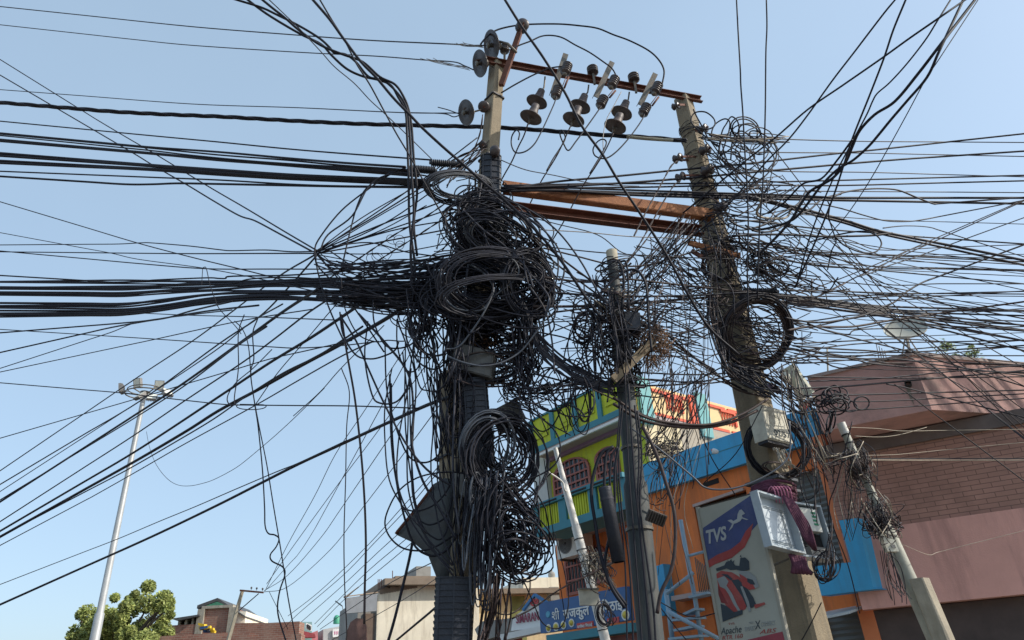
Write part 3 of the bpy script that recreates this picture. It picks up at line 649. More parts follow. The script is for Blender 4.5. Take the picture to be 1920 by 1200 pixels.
# ---------- far left: brick houses, houses with signs
brick_m = mat('red_brick', (.30, .13, .09), .95, .3, 2, .3, brick=(rad(5), .24, .085, (.30, .24, .19), (.22, .10, .075)), stain=(.36, .28, .22), stain_amt=.4, stain_scale=.8)
def bricks():
    Y = 34; pf = PF((430, 1150), Y, 4)
    R_ = lambda x0, y0, x1, y1: (pf.sz(x0, y1)[0], pf.sz(x1, y1)[0], pf.sz(x0, y1)[1], pf.sz((x0 + x1) / 2, y0)[1])
    t = thing('brick_house', 'unplastered brick house with green gable under a tin roof', 'building', pf.at(410, 1200))
    mb = MB(); a0, a1, z0, z1 = R_(373, 1141, 432, 1185); rect(mb, pf, a0, a1, 0, z1, -4, 4); mb.build('wall', brick_m, t)
    mb = MB(); rect(mb, pf, a0 - .15, a0 + .15, 0, z1, .002, .12); rect(mb, pf, a1 - .15, a1 + .15, 0, z1, .002, .12); rect(mb, pf, a0, a1, z1, z1 + .12, -.5, .6); mb.build('concrete_frame', concrete, t)
    g0 = pf.at(369, 1141); g1 = pf.at(458, 1156); ap = pf.at(407, 1127)
    mb = MB(); mb.prism([pf.at(378, 1139), pf.at(434, 1139), pf.at(407, 1128)], -pf.n * .2); mb.build('gable_panel', mat('green_gable_sheet', (.05, .2, .12), .7, .2, 4), t)
    mb = MB(); mb.prism([g0, ap, ap + Vector((0, 0, .14)), g0 + Vector((0, 0, .14))], -pf.n * 5 ); mb.prism([ap, pf.at(459, 1157), pf.at(459, 1155), ap + Vector((0, 0, .14))], -pf.n * 5); mb.build('roof', mat('dark_tin', (.07, .07, .07), .6, .2, 4), t)
    mb = MB(); a, b, _, z = R_(436, 1146, 456, 1170); rect(mb, pf, a, b, 0, z, -4, 3.8); mb.build('side_wall', whitewall, t)
    t = thing('white_outhouse', 'low white shed with sloping dark roof left of the brick house', 'shed', pf.at(345, 1180))
    mb = MB(); a, b, _, z = R_(334, 1160, 372, 1180); rect(mb, pf, a, b, 0, z, -3.5, 3); mb.build('wall', mat('white_plaster', (.62, .62, .60), .9, .08, 2), t)
    mb = MB()
    for i in range(4): rect(mb, pf, a + (b - a) * i / 3 - .04, a + (b - a) * i / 3 + .04, 0, z, -.5, .54)
    mb.build('mullion', concrete, t)
    mb = MB(); mb.prism([pf.at(320, 1160, .3), pf.at(373, 1152, .3), pf.at(373, 1155, .3), pf.at(332, 1164, .3)], -pf.n * 3.6); mb.build('roof', mat('dark_tin', (.07, .07, .07)), t)
    t = thing('brick_boundary_wall', 'long broken brick wall running below the brick house', 'wall', pf.at(480, 1200))
    mb = MB(); 
    a, b, _, z = R_(433, 1166, 562, 1200); mb.prism([pf.at(433, 1168, .1), pf.at(500, 1168, .1), pf.at(562, 1165, .1), pf.pt(b, 0, .1), pf.pt(a, 0, .1)], -pf.n * 1)
    a2, b2, _, z2 = R_(308, 1173, 373, 1200); mb.prism([pf.at(314, 1173, .1), pf.at(373, 1170, .1), pf.pt(b2, 0, .1), pf.pt(a2, 0, .1)], -pf.n * 1)
    mb.build('brickwork', brick_m, t)
    mb = MB(); pb_ = PF((430, 1190), 30, 6); mb.prism([pb_.at(300, 1193), pb_.at(350, 1190), pb_.at(420, 1186), pb_.at(565, 1188), pb_.pt(pb_.sz(565, 1200)[0], 0), pb_.pt(pb_.sz(300, 1200)[0], 0)], -pb_.n * .8); mb.build('front_brickwork', brick_m, t)
    t = thing('rooftop_clutter', 'yellow and blue sacks heaped on the broken brick wall', 'sacks', pf.at(390, 1186, 1))
    for (x, y, col) in [(384, 1176, (.75, .5, .03)), (398, 1181, (.75, .5, .03)), (390, 1181, (.05, .12, .3))]:
        c = pf.at(x, y, 1.0); mb = MB(); r = 7.5 * mpp(x, y, 33)
        for q in range(3): mb.obox(c + Vector((uni(-.3, .3) * r, -.2 * q, (q - 1) * .35 * r)), Vector((r * uni(.7, 1), 0, r * uni(-.25, .25))), Vector((0, r * .5, 0)), Vector((r * uni(-.1, .1), 0, r * .28)))
        mb.build('sack', mat('sack_%d' % int(col[0] * 100), col, .8, .2, 6), t)
bricks()
def far_signs():
    pf = PF((600, 1180), 40, 25)
    specs = [('low_teal_house', 'small teal and brown house with a tilted white sign, far down the street', [(562, 1166), (585, 1166), (585, 1215), (562, 1215)], (.2, .35, .36)),
             ('far_pink_shop', 'small shop with red awning beside the teal house, far down the street', [(585, 1186), (596, 1182), (596, 1215), (585, 1215)], (.5, .18, .2)),
             ('far_grey_house', 'grey far house with green roof tank at the end of the street', [(606, 1180), (660, 1170), (660, 1215), (606, 1215)], (.42, .42, .42))]
    for n, l, P, c in specs:
        t = thing(n, l, 'building', pf.at(P[0][0], 1200)); mb = MB(); panel(mb, pf, P, -2, 2); mb.build('wall', mat(n + '_wall', c, .9, .2, 1.5, stain=(.2, .18, .15), stain_amt=.4), t)
        if n == 'far_grey_house':
            mb = MB(); c = pf.at(631, 1166, -1); r = 6 * mpp(631, 1166, 41); mb.lathe(c - Vector((0, 0, .1)), (0, 0, 1), [(r, 0), (r, .3), (r * .6, .42), (r * .2, .45)], 14); mb.build('roof_tank', mat('tank_green', (.05, .3, .18), .5), t)
            mb = MB(); panel(mb, pf, [(624, 1180), (648, 1178), (648, 1192), (624, 1195)], .05, .1); mb.build('sign', mat('sign_white'if False else 'plain_white', (.7, .7, .7)), t)
            mb = MB(); 
            for i in range(5): panel(mb, pf, [(627 + i * 4, 1184), (629 + i * 4, 1183), (629 + i * 4, 1189), (627 + i * 4, 1190)], .151, .01)
            mb.build('sign_marks', mat('sign_pink', (.5, .12, .25)), t)
        if n == 'low_teal_house':
            mb = MB(); mb.prism([pf.at(574, 1168, .3), pf.at(584, 1172, .3), pf.at(584, 1184, .3), pf.at(573, 1178, .3)], pf.n * .06); mb.build('sign', MATS.get('plain_white') or mat('plain_white', (.7, .7, .7)), t)
            mb = MB(); 
            for (a, b) in [((576, 1171), (582, 1175)), ((576, 1174), (582, 1178)), ((576, 1177), (582, 1181)), ((576, 1171), (576, 1177)), ((582, 1175), (582, 1181))]: pbar(mb, pf, a, b, .05, .37, .02)
            mb.build('sign_marks', dark, t)
        if n == 'far_pink_shop':
            mb = MB(); panel(mb, pf, [(564, 1182), (590, 1188), (592, 1195), (564, 1195)], .2, .5); mb.build('awning', mat('dark_red_awning', (.25, .04, .05)), t)
far_signs()

# ================================================================ POLES
E41 = Vector((math.cos(rad(41)), math.sin(rad(41)), 0)); E131 = Vector((math.cos(rad(131)), math.sin(rad(131)), 0))
def rect_shaft(mb, a, b, wa, wb, sub=10, rough=.006):
    """tapering square concrete shaft from a (top) to b, chamfered and slightly uneven"""
    vs = []; fs = []; rings = []
    for i in range(sub + 1):
        t = i / sub; c = a.lerp(b, t); w_ = (wa + (wb - wa) * t) / 2; ch = w_ * .18
        for sx, sy in [(1, 1), (-1, 1), (-1, -1), (1, -1)]:
            o1 = (sx * w_, sy * (w_ - ch)); o2 = (sx * (w_ - ch), sy * w_)
            pr_ = [o1, o2] if sx * sy > 0 else [o2, o1]
            for x, y in pr_: vs.append(c + E41 * (x + uni(-rough, rough)) + E131 * (y + uni(-rough, rough)))
    for i in range(sub):
        for k in range(8):
            k2 = (k + 1) % 8; fs.append((i * 8 + k, i * 8 + k2, (i + 1) * 8 + k2, (i + 1) * 8 + k))
    fs.append(tuple(range(8))[::-1]); fs.append(tuple(sub * 8 + k for k in range(8)))
    mb.add(vs, [f[::-1] for f in fs]); return mb
def to_ground(a, b):                       # extend axis a->b down to z=0
    d = b - a; t = (0 - a.z) / d.z; return a + d * t
def axis_pt(a, b, py):                     # point of a pole axis that shows at picture height py
    lo, hi = 0.0, 1.0
    for _ in range(40):
        m_ = (lo + hi) / 2; p = a.lerp(b, m_) - CAM; y = 600 - FPX * p.dot(_U) / p.dot(_F)
        if y < py: lo = m_
        else: hi = m_
    return a.lerp(b, lo)
YM, YR, YC = 6.6, 7.5, 6.3
mA = W(932, 118, YM); mB = to_ground(mA, W(848, 1215, YM)); rA = W(1281, 186, YR); rB = to_ground(rA, W(1518, 1215, YR))
cA = W(1147, 474, YC); cB = to_ground(cA, W(1222, 1215, YC))
conc2 = mat('pole_concrete', (.27, .22, .15), .9, .15, 7, .4, stain=(.15, .13, .10), stain_amt=.6, stain_scale=5, streak=True)
tM = thing('utility_pole', 'tall left concrete pole buried under the densest mass of cables', 'utility pole', mB)
rect_shaft(MB(), mA, mB, .155, .30).build('shaft', conc2, tM)
tR = thing('utility_pole', 'leaning right concrete pole carrying the meter boxes and motorcycle poster', 'utility pole', rB)
rect_shaft(MB(), rA, rB, .20, .40).build('shaft', conc2, tR)
# bands, bolts
def band(a, b, py, r, M, parent, name='band', th=.02, h=.02):
    c = axis_pt(a, b, py); mb = MB(); ax = (a - b).normalized()
    P = [c + E41 * (r * sx) + E131 * (r * sy) for sx, sy in [(1, 1), (-1, 1), (-1, -1), (1, -1)]]
    for i in range(4): mb.bar(P[i], P[(i + 1) % 4] , th, h)
    return mb.build(name, M, parent)
for py, rr in ((186, .09), (300, .098)): band(mA, mB, py, rr, cab_dust, tM, 'strap')
for py, rr in ((470, .15), (905, .19), (925, .19)): band(rA, rB, py, rr, cab_grey, tR, 'strap', .03, .03)
# second stub pole beside the left one (light concrete seen low between the cables)
a2 = W(846, 700, 6.75); b2 = to_ground(a2, W(842, 1215, 6.75))
t = thing('concrete_post', 'shorter concrete post strapped behind the left pole, pale between cables', 'post', b2)
rect_shaft(MB(), a2, b2, .17, .2, 8).build('shaft', conc2, t)
band(a2, b2, 860, .11, cab_dust, t, 'strap')
# middle steel tube pole
tubegrey = mat('grey_pole_paint', (.05, .058, .06), .75, .2, 5, .1, stain=(.14, .12, .09), stain_amt=.5, stain_scale=6, streak=True)
tC = thing('steel_pole', 'shorter grey steel tube pole between the two concrete poles', 'utility pole', cB)
p1 = axis_pt(cA, cB, 640); p2 = axis_pt(cA, cB, 900)
ax = (cB - cA).normalized(); L1 = (p1 - cA).length; L2 = (p2 - cA).length; L3 = (cB - cA).length
mb = MB(); mb.lathe(cA, ax, [(.04, -.012), (.055, 0), (.058, L1), (.086, L1 + .06), (.088, L2), (.108, L2 + .05), (.112, L3)], 20); mb.build('shaft', tubegrey, tC)
mb = MB(); mb.lathe(cA + ax * .002, ax, [(.061, -.02), (.0605, .12)], 20); mb.build('top_cap', mat('cream_cap', (.5, .45, .34), .8, .15, 8), tC)
for py in (655, 838, 990):
    c = axis_pt(cA, cB, py); mb = MB(); mb.lathe(c, ax, [(.1 if py < 900 else .122, 0), (.1 if py < 900 else .122, .025)], 20); mb.build('clamp_band', galv, tC)

# ---------- light mast on the left
def mast():
    a = W(270, 742, 25); b = to_ground(a, W(174, 1215, 25)); k = mpp(270, 745, 25)
    t = thing('light_mast', 'tall silver mast with a ring of floodlights at far left', 'light mast', b)
    L_ = (b - a).length; mb = MB(); dd = (b - a).normalized(); l2 = L_ * .62
    mb.lathe(a, dd, [(4.2 * k, 0), (5.6 * k, l2), (7.2 * k, l2 + .03), (8.2 * k, L_)], 14); mb.build('shaft', mat('mast_silver', (.36, .37, .37), .5, .1, 3, metal=.2, stain=(.3, .3, .28), stain_amt=.3), t)
    c = W(272, 738, 25); up = Vector((0, 0, 1)); R_ = 36 * k
    fr = MB()
    ring = [c + Vector((R_ * math.cos(q), R_ * .8 * math.sin(q), 0)) for q in [math.pi * 2 * i / 20 for i in range(21)]]
    fr.tube(ring, 1.2 * k, 6); ring2 = [p + up * 8 * k for p in ring]; fr.tube([c + (p - c) * .9 for p in ring2], 1.0 * k, 6)
    for i in range(6):
        q = i * math.pi / 3 + .3; e = c + Vector((R_ * math.cos(q), R_ * .8 * math.sin(q), 0)); fr.bar(c - up * 3 * k, e, 1.6 * k); fr.bar(e, c + (e - c) * .9 + up * 8 * k, k)
    fr.lathe(c - up * 6 * k, up, [(7 * k, 0), (9 * k, 3 * k), (9 * k, 9 * k)], 12)
    fr.build('lamp_ring', galv, t)
    lens = mat('floodlight_glass', (.68, .68, .60), .25, .1, 10); hous = mat('floodlight_housing', (.22, .21, .20), .6, .2, 10)
    for (px, py, wx, hy, q) in [(258, 718, 16, 18, -.3), (299, 722, 17, 18, .25), (227, 729, 5, 18, -1.4), (314, 736, 22, 9, 1.0), (262, 742, 20, 8, -.5), (285, 745, 22, 9, .4)]:
        p = W(px, py, 25 - (1.0 if py > 730 else .2)); fwd = Vector((math.sin(q), -math.cos(q), -.35 if py < 730 else .8)).normalized()
        if px == 227: fwd = Vector((-.96, -.2, -.2)).normalized()
        x = fwd.cross(up).normalized(); y = x.cross(fwd)
        w_ = (16 if px != 314 else 18) * k / 2; h_ = 17 * k / 2
        m2 = MB(); m2.obox(p, x * w_, y * h_, fwd * 2.2 * k)
        for j in range(6): m2.obox(p - fwd * 3.2 * k + x * w_ * (j - 2.5) / 3, x * .5 * k, y * h_ * .9, fwd * 1.4 * k)
        m2.bar(p - y * h_, c + (p - c) * .7 - up * 2 * k, k); hh = m2.build('floodlight', hous, t)
        m3 = MB(); m3.obox(p + fwd * 2.3 * k, x * w_ * .86, y * h_ * .86, fwd * .25 * k); m3.build('lens', lens, hh)
    return t
mast()
# ---------- distant concrete pole with crossarm, lower left
def farpole():
    a = W(455, 1106, 24); b = to_ground(a, W(424, 1215, 24)); k = mpp(455, 1106, 24)
    t = thing('utility_pole', 'small distant concrete pole with side crossarm near brick house', 'utility pole', b)
    rect_shaft(MB(), a, b, 5.5 * k, 8 * k).build('shaft', concrete_pale, t)
    mb = MB(); mb.bar(W(450, 1107, 23.9), W(494, 1111, 23.9), 3 * k); mb.build('crossarm', rust, t)
    mb = MB(); mb.bar(W(485, 1113, 23.9), W(448, 1145, 23.9), 1.4 * k); mb.build('brace', cab_black, t)
    for x, y in ((471, 1106), (481, 1107), (492, 1108)):
        p = W(x, y, 23.9); mb = MB(); mb.lathe(p, (0, 0, 1), [(.6 * k, 0), (.6 * k, 2 * k), (1.9 * k, 2.4 * k), (1.5 * k, 3.4 * k), (1.9 * k, 4 * k), (1 * k, 5.4 * k)], 10); mb.build('pin_insulator', porcelain, t)
farpole()
def farlamp():
    t = thing('street_lamp', 'tiny dark street lamp head beside the weathered house roof', 'street lamp', W(644, 1215, 28))
    k = mpp(640, 1135, 28); mb = MB(); mb.tube([W(645, 1215, 28), W(644, 1150, 28), W(642, 1136, 28)], .7 * k, 6); mb.build('shaft', galv, t)
    mb = MB(); mb.bar(W(629, 1127, 28), W(641, 1136, 28), 4 * k, 2 * k); mb.build('lamp_head', mat('lamp_dark', (.06, .08, .09), .5), t)
farlamp()
# ---------- white pole in front of the lime house, pale leaning pole on the right
def whitepole():
    a = W(1041, 840, 9); b = to_ground(a, W(1139, 1215, 9)); k = mpp(1090, 1000, 9); L_ = (b - a).length; d = (b - a).normalized()
    t = thing('steel_pole', 'slim white painted pole standing before the lime balcony house', 'pole', b)
    j = (axis_pt(a, b, 985) - a).length
    mb = MB(); mb.lathe(a, d, [(4.5 * k, 0), (5.5 * k, j * .45), (6.6 * k, j * .46), (7 * k, j), (8.2 * k, j + .02), (9.4 * k, L_)], 16); mb.build('shaft', white_paint, t)
    mb = MB(); mb.tube(spline([axis_pt(a, b, 922), W(1058, 917, 8.9), W(1054, 903, 8.9), W(1027, 884, 8.7)], 4), 1.6 * k, 6); mb.build('side_arm', white_paint, t)
    mb = MB()
    for py in (1010, 1030, 1052, 1075, 1180): c = axis_pt(a, b, py); mb.lathe(c, d, [(9 * k, 0), (9 * k, 1.6 * k)], 12)
    for py in (1010, 1030, 1052, 1075, 1180): c = axis_pt(a, b, py); m1 = MB(); m1.lathe(c, d, [(10 * k, 0), (10 * k, 1.6 * k)], 12); m1.build('wire_tie', cab_dust, t)
    t2 = thing('junction_box', 'cream box strapped to the slim white pole above the sweet shop sign', 'junction box', W(1104, 1134, 8.8))
    c = W(1104, 1120, 8.75); mb = MB(); mb.obox(c, E41 * 0 + _R * 17 * k, Vector((0, 1, 0)) * 6 * k, Vector((0, 0, 1)) * 13 * k); mb.build('housing', box_cream, t2)
    mb = MB(); mb.obox(c + Vector((0, -6.5 * k, 13 * k)), _R * 18.5 * k, Vector((0, 1, 0)) * 7 * k, Vector((0, 0, 1)) * .8 * k); mb.build('rain_hood', box_grey, t2)
whitepole()
def rightpole():
    a = W(1578, 797, 7.0); b = to_ground(a, W(1762, 1215, 7.0)); k = mpp(1650, 1000, 7.0); L_ = (b - a).length; d = (b - a).normalized()
    t = thing('steel_pole', 'pale leaning tube pole before the brown tiled wall', 'pole', b)
    j = (axis_pt(a, b, 985) - a).length; j2 = (axis_pt(a, b, 1090) - a).length
    pale = mat('pale_pole_paint', (.36, .36, .30), .65, .12, 6, .1, stain=(.22, .2, .16), stain_amt=.55, stain_scale=9)
    mb = MB(); mb.lathe(a, d, [(6 * k, -.01), (7.5 * k, .005), (8 * k, j), (12 * k, j + .05), (13 * k, j2), (15 * k, j2 + .05), (16 * k, L_)], 18); mb.build('shaft', pale, t)
    mb = MB(); mb.lathe(a, d, [(8.6 * k, -.02), (8.4 * k, .1)], 18); mb.build('top_cap', white_paint, t)
    for py in (815, 830, 850, 880, 905, 925, 950, 990): c = axis_pt(a, b, py); m1 = MB(); m1.lathe(c, d, [((9.4 if py < 985 else 13) * k, 0), ((9.4 if py < 985 else 13) * k, 2 * k)], 12); m1.build('wire_tie', cab_dust, t)
    # concrete sleeve at the foot
    mb = MB(); c0 = W(1722, 1085, 6.8); c1 = to_ground(c0, W(1775, 1215, 6.8)); rect_shaft(mb, c0, c1, 26 * k, 30 * k, 4); mb.build('concrete_sleeve', concrete_pale, t)
    t2 = thing('junction_box', 'small beige box wedged on the pale leaning pole among thin wires', 'junction box', W(1665, 1036, 6.75))
    c = W(1664, 1016, 6.75); mb = MB(); mb.obox(c, _R * 10 * k, Vector((0, 1, 0)) * 7 * k, (d * -1) * 18 * k); mb.build('housing', box_cream, t2)
    for q in (-.5, .5): m1 = MB(); m1.obox(c + Vector((0, -7.4 * k, 0)) + _R * 3 * k - d * q * 18 * k, _R * 3.5 * k, Vector((0, 1, 0)) * k, (d * -1) * 3 * k); m1.build('hinge', box_grey, t2)
    return a, b
rpA, rpB = rightpole()

# ---------- steelwork
def channel(name, label, cat, p0, p1, Y0, Y1, h, fl, M, holes=0):
    A = W(*p0, Y0); B = W(*p1, Y1); d = (B - A).normalized(); up = Vector((0, 0, 1)); up = (up - d * up.dot(d)).normalized(); n = d.cross(up)
    if n.dot(CAM - A) < 0: n = -n
    t = thing(name, label, cat, A)
    mb = MB(); th = .009
    mb.bar(A, B, th, h, up=up); mb.build('web', M, t)
    mb = MB(); mb.obox((A + B) / 2 - up * (h / 2 + th / 2) + n * (fl / 2), d * (B - A).length / 2, n * fl / 2, up * th / 2); mb.build('lower_flange', M, t)
    mb = MB(); mb.obox((A + B) / 2 + up * (h / 2 + th / 2) + n * (fl / 2), d * (B - A).length / 2, n * fl / 2, up * th / 2); mb.build('upper_flange', M, t)
    return t, A, B, d, up, n
tX, XA, XB, Xd, Xup, Xn = channel('crossarm', 'rusty brown steel channel spanning the tops of both concrete poles', 'crossarm', (892, 112), (1314, 189), 6.45, 7.5, .09, .05, rust)
channel('tie_beam', 'upper orange rusty tie beam with sunlit face between the two poles', 'beam', (945, 347), (1338, 400), 6.45, 7.3, .13, -.09, rust_light)
channel('tie_beam', 'lower dark brown tie beam running just under the orange one', 'beam', (955, 394), (1312, 437), 6.42, 7.25, .11, .09, rust)
# mounting bracket on the right pole
t = thing('pole_bracket', 'short rusty bracket poking right from the leaning right pole', 'bracket', W(1330, 462, 7.3))
mb = MB(); mb.bar(W(1290, 455, 7.2), W(1388, 480, 7.3), .03, .07); mb.build('bracket_arm', rust_light, t)
mb = MB(); mb.bar(W(1296, 470, 7.2), W(1322, 485, 7.2), .03, .05); mb.build('bracket_lug', rust, t)

def disc_prof(k): return [(.10 * k, -.45 * k), (.28 * k, -.42 * k), (.30 * k, -.2 * k), (.36 * k, -.06 * k), (.95 * k, .10 * k), (1.0 * k, .17 * k), (.95 * k, .19 * k), (.86 * k, .13 * k), (.80 * k, .20 * k), (.72 * k, .13 * k), (.64 * k, .21 * k), (.54 * k, .13 * k), (.44 * k, .22 * k), (.34 * k, .13 * k), (.2 * k, .14 * k), (.16 * k, .34 * k), (.05 * k, .36 * k)]
def disc_insulator(px, py, Y, rpx, axis, label, M=porcelain, group=None, tie=None):
    p = W(px, py, Y); k = rpx * mpp(px, py, Y); t = thing('disc_insulator', label, 'insulator', p, group)
    mb = MB(); mb.lathe(p, axis, disc_prof(k)[2:-2], 30, True); mb.build('porcelain_disc', M, t)
    mb = MB(); a = Vector(axis).normalized(); mb.lathe(p, axis, [(.31 * k, -.46 * k), (.33 * k, -.4 * k), (.33 * k, -.2 * k)], 16); mb.lathe(p, axis, [(.15 * k, .12 * k), (.14 * k, .36 * k), (.2 * k, .38 * k), (.2 * k, .46 * k), (.08 * k, .5 * k)], 12); mb.build('metal_cap', galv, t)
    if tie is not None:
        mb = MB(); mb.tube([p - a * .4 * k, tie], .012, 6); mb.build('link', galv, t)
    return p, k, t
toC = lambda px, py: (CAM - W(px, py, YM)).normalized()
left_ax = lambda q, px, py: (-_R * 1.0 + toC(px, py) * q + _U * -.03).normalized()
d1 = disc_insulator(925, 85, 6.5, 28, left_ax(.62, 925, 85), 'large dark ribbed disc insulator highest at the left pole top', tie=W(960, 95, 6.55))
d2 = disc_insulator(903, 119, 6.45, 25, left_ax(.70, 903, 119), 'dark disc insulator behind the left end of the crossarm', tie=W(930, 128, 6.55))
d3 = disc_insulator(877, 211, 6.4, 24, left_ax(.85, 877, 211), 'dark disc insulator standing alone left of the pole shaft', tie=W(922, 200, 6.55))
# three pairs of hanging discs
for i, (pts, lab) in enumerate([([(1017, 166), (1007, 190), (996, 219)], 'left'), ([(1099, 175), (1088, 199), (1076, 223)], 'middle'), ([(1175, 189), (1166, 211), (1154, 236)], 'right')]):
    Y = 6.75 + i * .22
    ax_ = (-_R * .36 - _U * .87 + toC(*pts[1]) * .36).normalized(); k = 20 * mpp(*pts[1], Y)
    t = thing('insulator_string', 'pair of brown bell insulators hanging under the crossarm, %s of three' % {'left': 'leftmost', 'middle': 'middle', 'right': 'rightmost'}[lab], 'insulator', W(*pts[2], Y - .3), 'hanging insulator pairs')
    bell = [(.2 * k, -1.35 * k), (.34 * k, -1.3 * k), (.38 * k, -.85 * k), (.46 * k, -.45 * k), (.6 * k, -.2 * k), (1.0 * k, .02 * k), (1.03 * k, .1 * k), (.95 * k, .16 * k), (.8 * k, .08 * k), (.6 * k, .16 * k), (.4 * k, .08 * k), (.2 * k, .16 * k)]
    for j, q in enumerate((1, 2)):
        p = W(*pts[q], Y - .25 * j); mb = MB(); mb.lathe(p, ax_, bell, 26); mb.build('bell_disc', porcelain_dusty, t)
    top = W(pts[0][0] + 3, pts[0][1] - 2, Y + .05); mb = MB(); mb.tube([W(*pts[1], Y) - ax_ * .9 * k, top, W(pts[0][0] + 5, 120 + (pts[0][0] + 5 - 892) * .182, 6.43 + (pts[0][0] - 892) / 422 * 1.05)], .012, 6); mb.build('hook', galv, t)
    mb = MB(); e = W(*pts[2], Y - .25) + ax_ * .1 * k; mb.tube([e, e + ax_ * .45 * k], .014, 6); mb.lathe(e + ax_ * .5 * k, _R, [(.03, -.008), (.036, 0), (.03, .008)], 10); mb.build('eye_pin', galv, t)
# pin insulators on the crossarm
def pin_ins(px, py, Y, k, axis, label, group=None, pin=(0, 22), M=porcelain, name='pin_insulator'):
    p = W(px, py, Y); k = k * mpp(px, py, Y); t = thing(name, label, 'insulator', p, group)
    mb = MB(); pr_ = []
    for i in range(3): pr_ += [(.72 * k, (-.7 + i * .5) * k), (1.0 * k, (-.6 + i * .5) * k), (1.0 * k, (-.45 + i * .5) * k), (.62 * k, (-.32 + i * .5) * k)]
    mb.lathe(p, axis, [(.3 * k, -.85 * k)] + pr_ + [(.5 * k, .9 * k), (.3 * k, .95 * k)], 22); mb.build('porcelain_body', M, t)
    if pin:
        q = W(px + pin[0], py + pin[1], Y); mb = MB(); mb.bar(p, q, .03); mb.build('pin', galv, t)
    return p, t
upv = Vector((0, 0, 1))
pin_ins(1111, 132, 6.9, 10.5, upv, 'ribbed pin insulator on the crossarm between first and second fuse brackets', pin=(4, 26))
pin_ins(1188, 146, 7.1, 10.5, upv, 'ribbed pin insulator on the crossarm between second and third fuse brackets', pin=(5, 28))
pin_ins(946, 92, 6.6, 9, upv, 'small ribbed insulator sitting on the crossarm above the left pole', pin=(0, 20))
for (x, y, q) in ((1116, 124, -1), (1190, 132, 1)):
    pass
# top bracket on left pole with spool insulator
t = thing('top_bracket', 'dark rusty steel bracket leaning right above the left pole', 'bracket', W(945, 160, 6.5))
mb = MB(); mb.bar(W(974, 62, 6.45), W(940, 160, 6.5), .05, .07); mb.build('bracket_arm', rust, t)
mb = MB(); mb.tube([W(968, 98, 6.4), W(952, 82, 6.4), W(936, 78, 6.4)], .02, 6); mb.build('side_clamp', galv, t)
def spool(px, py, Y, r, axis, label, group=None, strap=None):
    p = W(px, py, Y); k = r * mpp(px, py, Y); t = thing('spool_insulator', label, 'insulator', p, group)
    mb = MB(); mb.lathe(p, axis, [(.3 * k, -.9 * k), (.85 * k, -.85 * k), (1.0 * k, -.65 * k), (.85 * k, -.4 * k), (.62 * k, -.1 * k), (.62 * k, .1 * k), (.85 * k, .4 * k), (1.0 * k, .65 * k), (.85 * k, .85 * k), (.3 * k, .9 * k)], 20); mb.build('porcelain_spool', porcelain, t)
    if strap is not None:
        mb = MB(); a = Vector(axis).normalized(); mb.bar(p + a * k, strap + a * k, .008, .03); mb.bar(p - a * k, strap - a * k, .008, .03); mb.bar(p - a * k * 1.3, p + a * k * 1.3, .016); mb.build('strap', rust, t)
    return p
spool(979, 49, 6.4, 12, (toC(979, 49) + _U * .4 + _R * .2), 'dark spool insulator at the very top of the leaning bracket', strap=W(972, 68, 6.45))
spool(907, 200, 6.5, 11, toC(907, 200), 'dark spool insulator just left of the left pole below its top', strap=W(922, 203, 6.6))
spool(905, 272, 6.5, 8, toC(905, 272), 'small spool insulator on the left pole just above the black duct', strap=W(918, 275, 6.6))
spool(928, 284, 6.3, 10, (toC(928, 284) + _U * .3), 'round dark spool insulator mounted on the front of left pole')
Rsp = [(1318, 242, 9), (1322, 281, 10), (1271, 297, 9), (1327, 319, 11), (1276, 332, 9), (1352, 389, 11), (1267, 199, 7)]
Rlab = ['right of the shaft near its wire wrapped top', 'with pale cap, right of the shaft, second down', 'left of the shaft above the thick crossing cables', 'right of the shaft just over the black crossing cables', 'left of the shaft touching the black crossing cables', 'at the right end of the orange tie beam', 'tucked under the crossarm left of the right pole']
for (x, y, r_), lb in zip(Rsp, Rlab):
    c = axis_pt(rA, rB, y); spool(x, y, YR - .25, r_, (toC(x, y) * .6 + _R * .7 + _U * .3), 'spool insulator ' + lb, 'spool insulators of the right pole', strap=c)
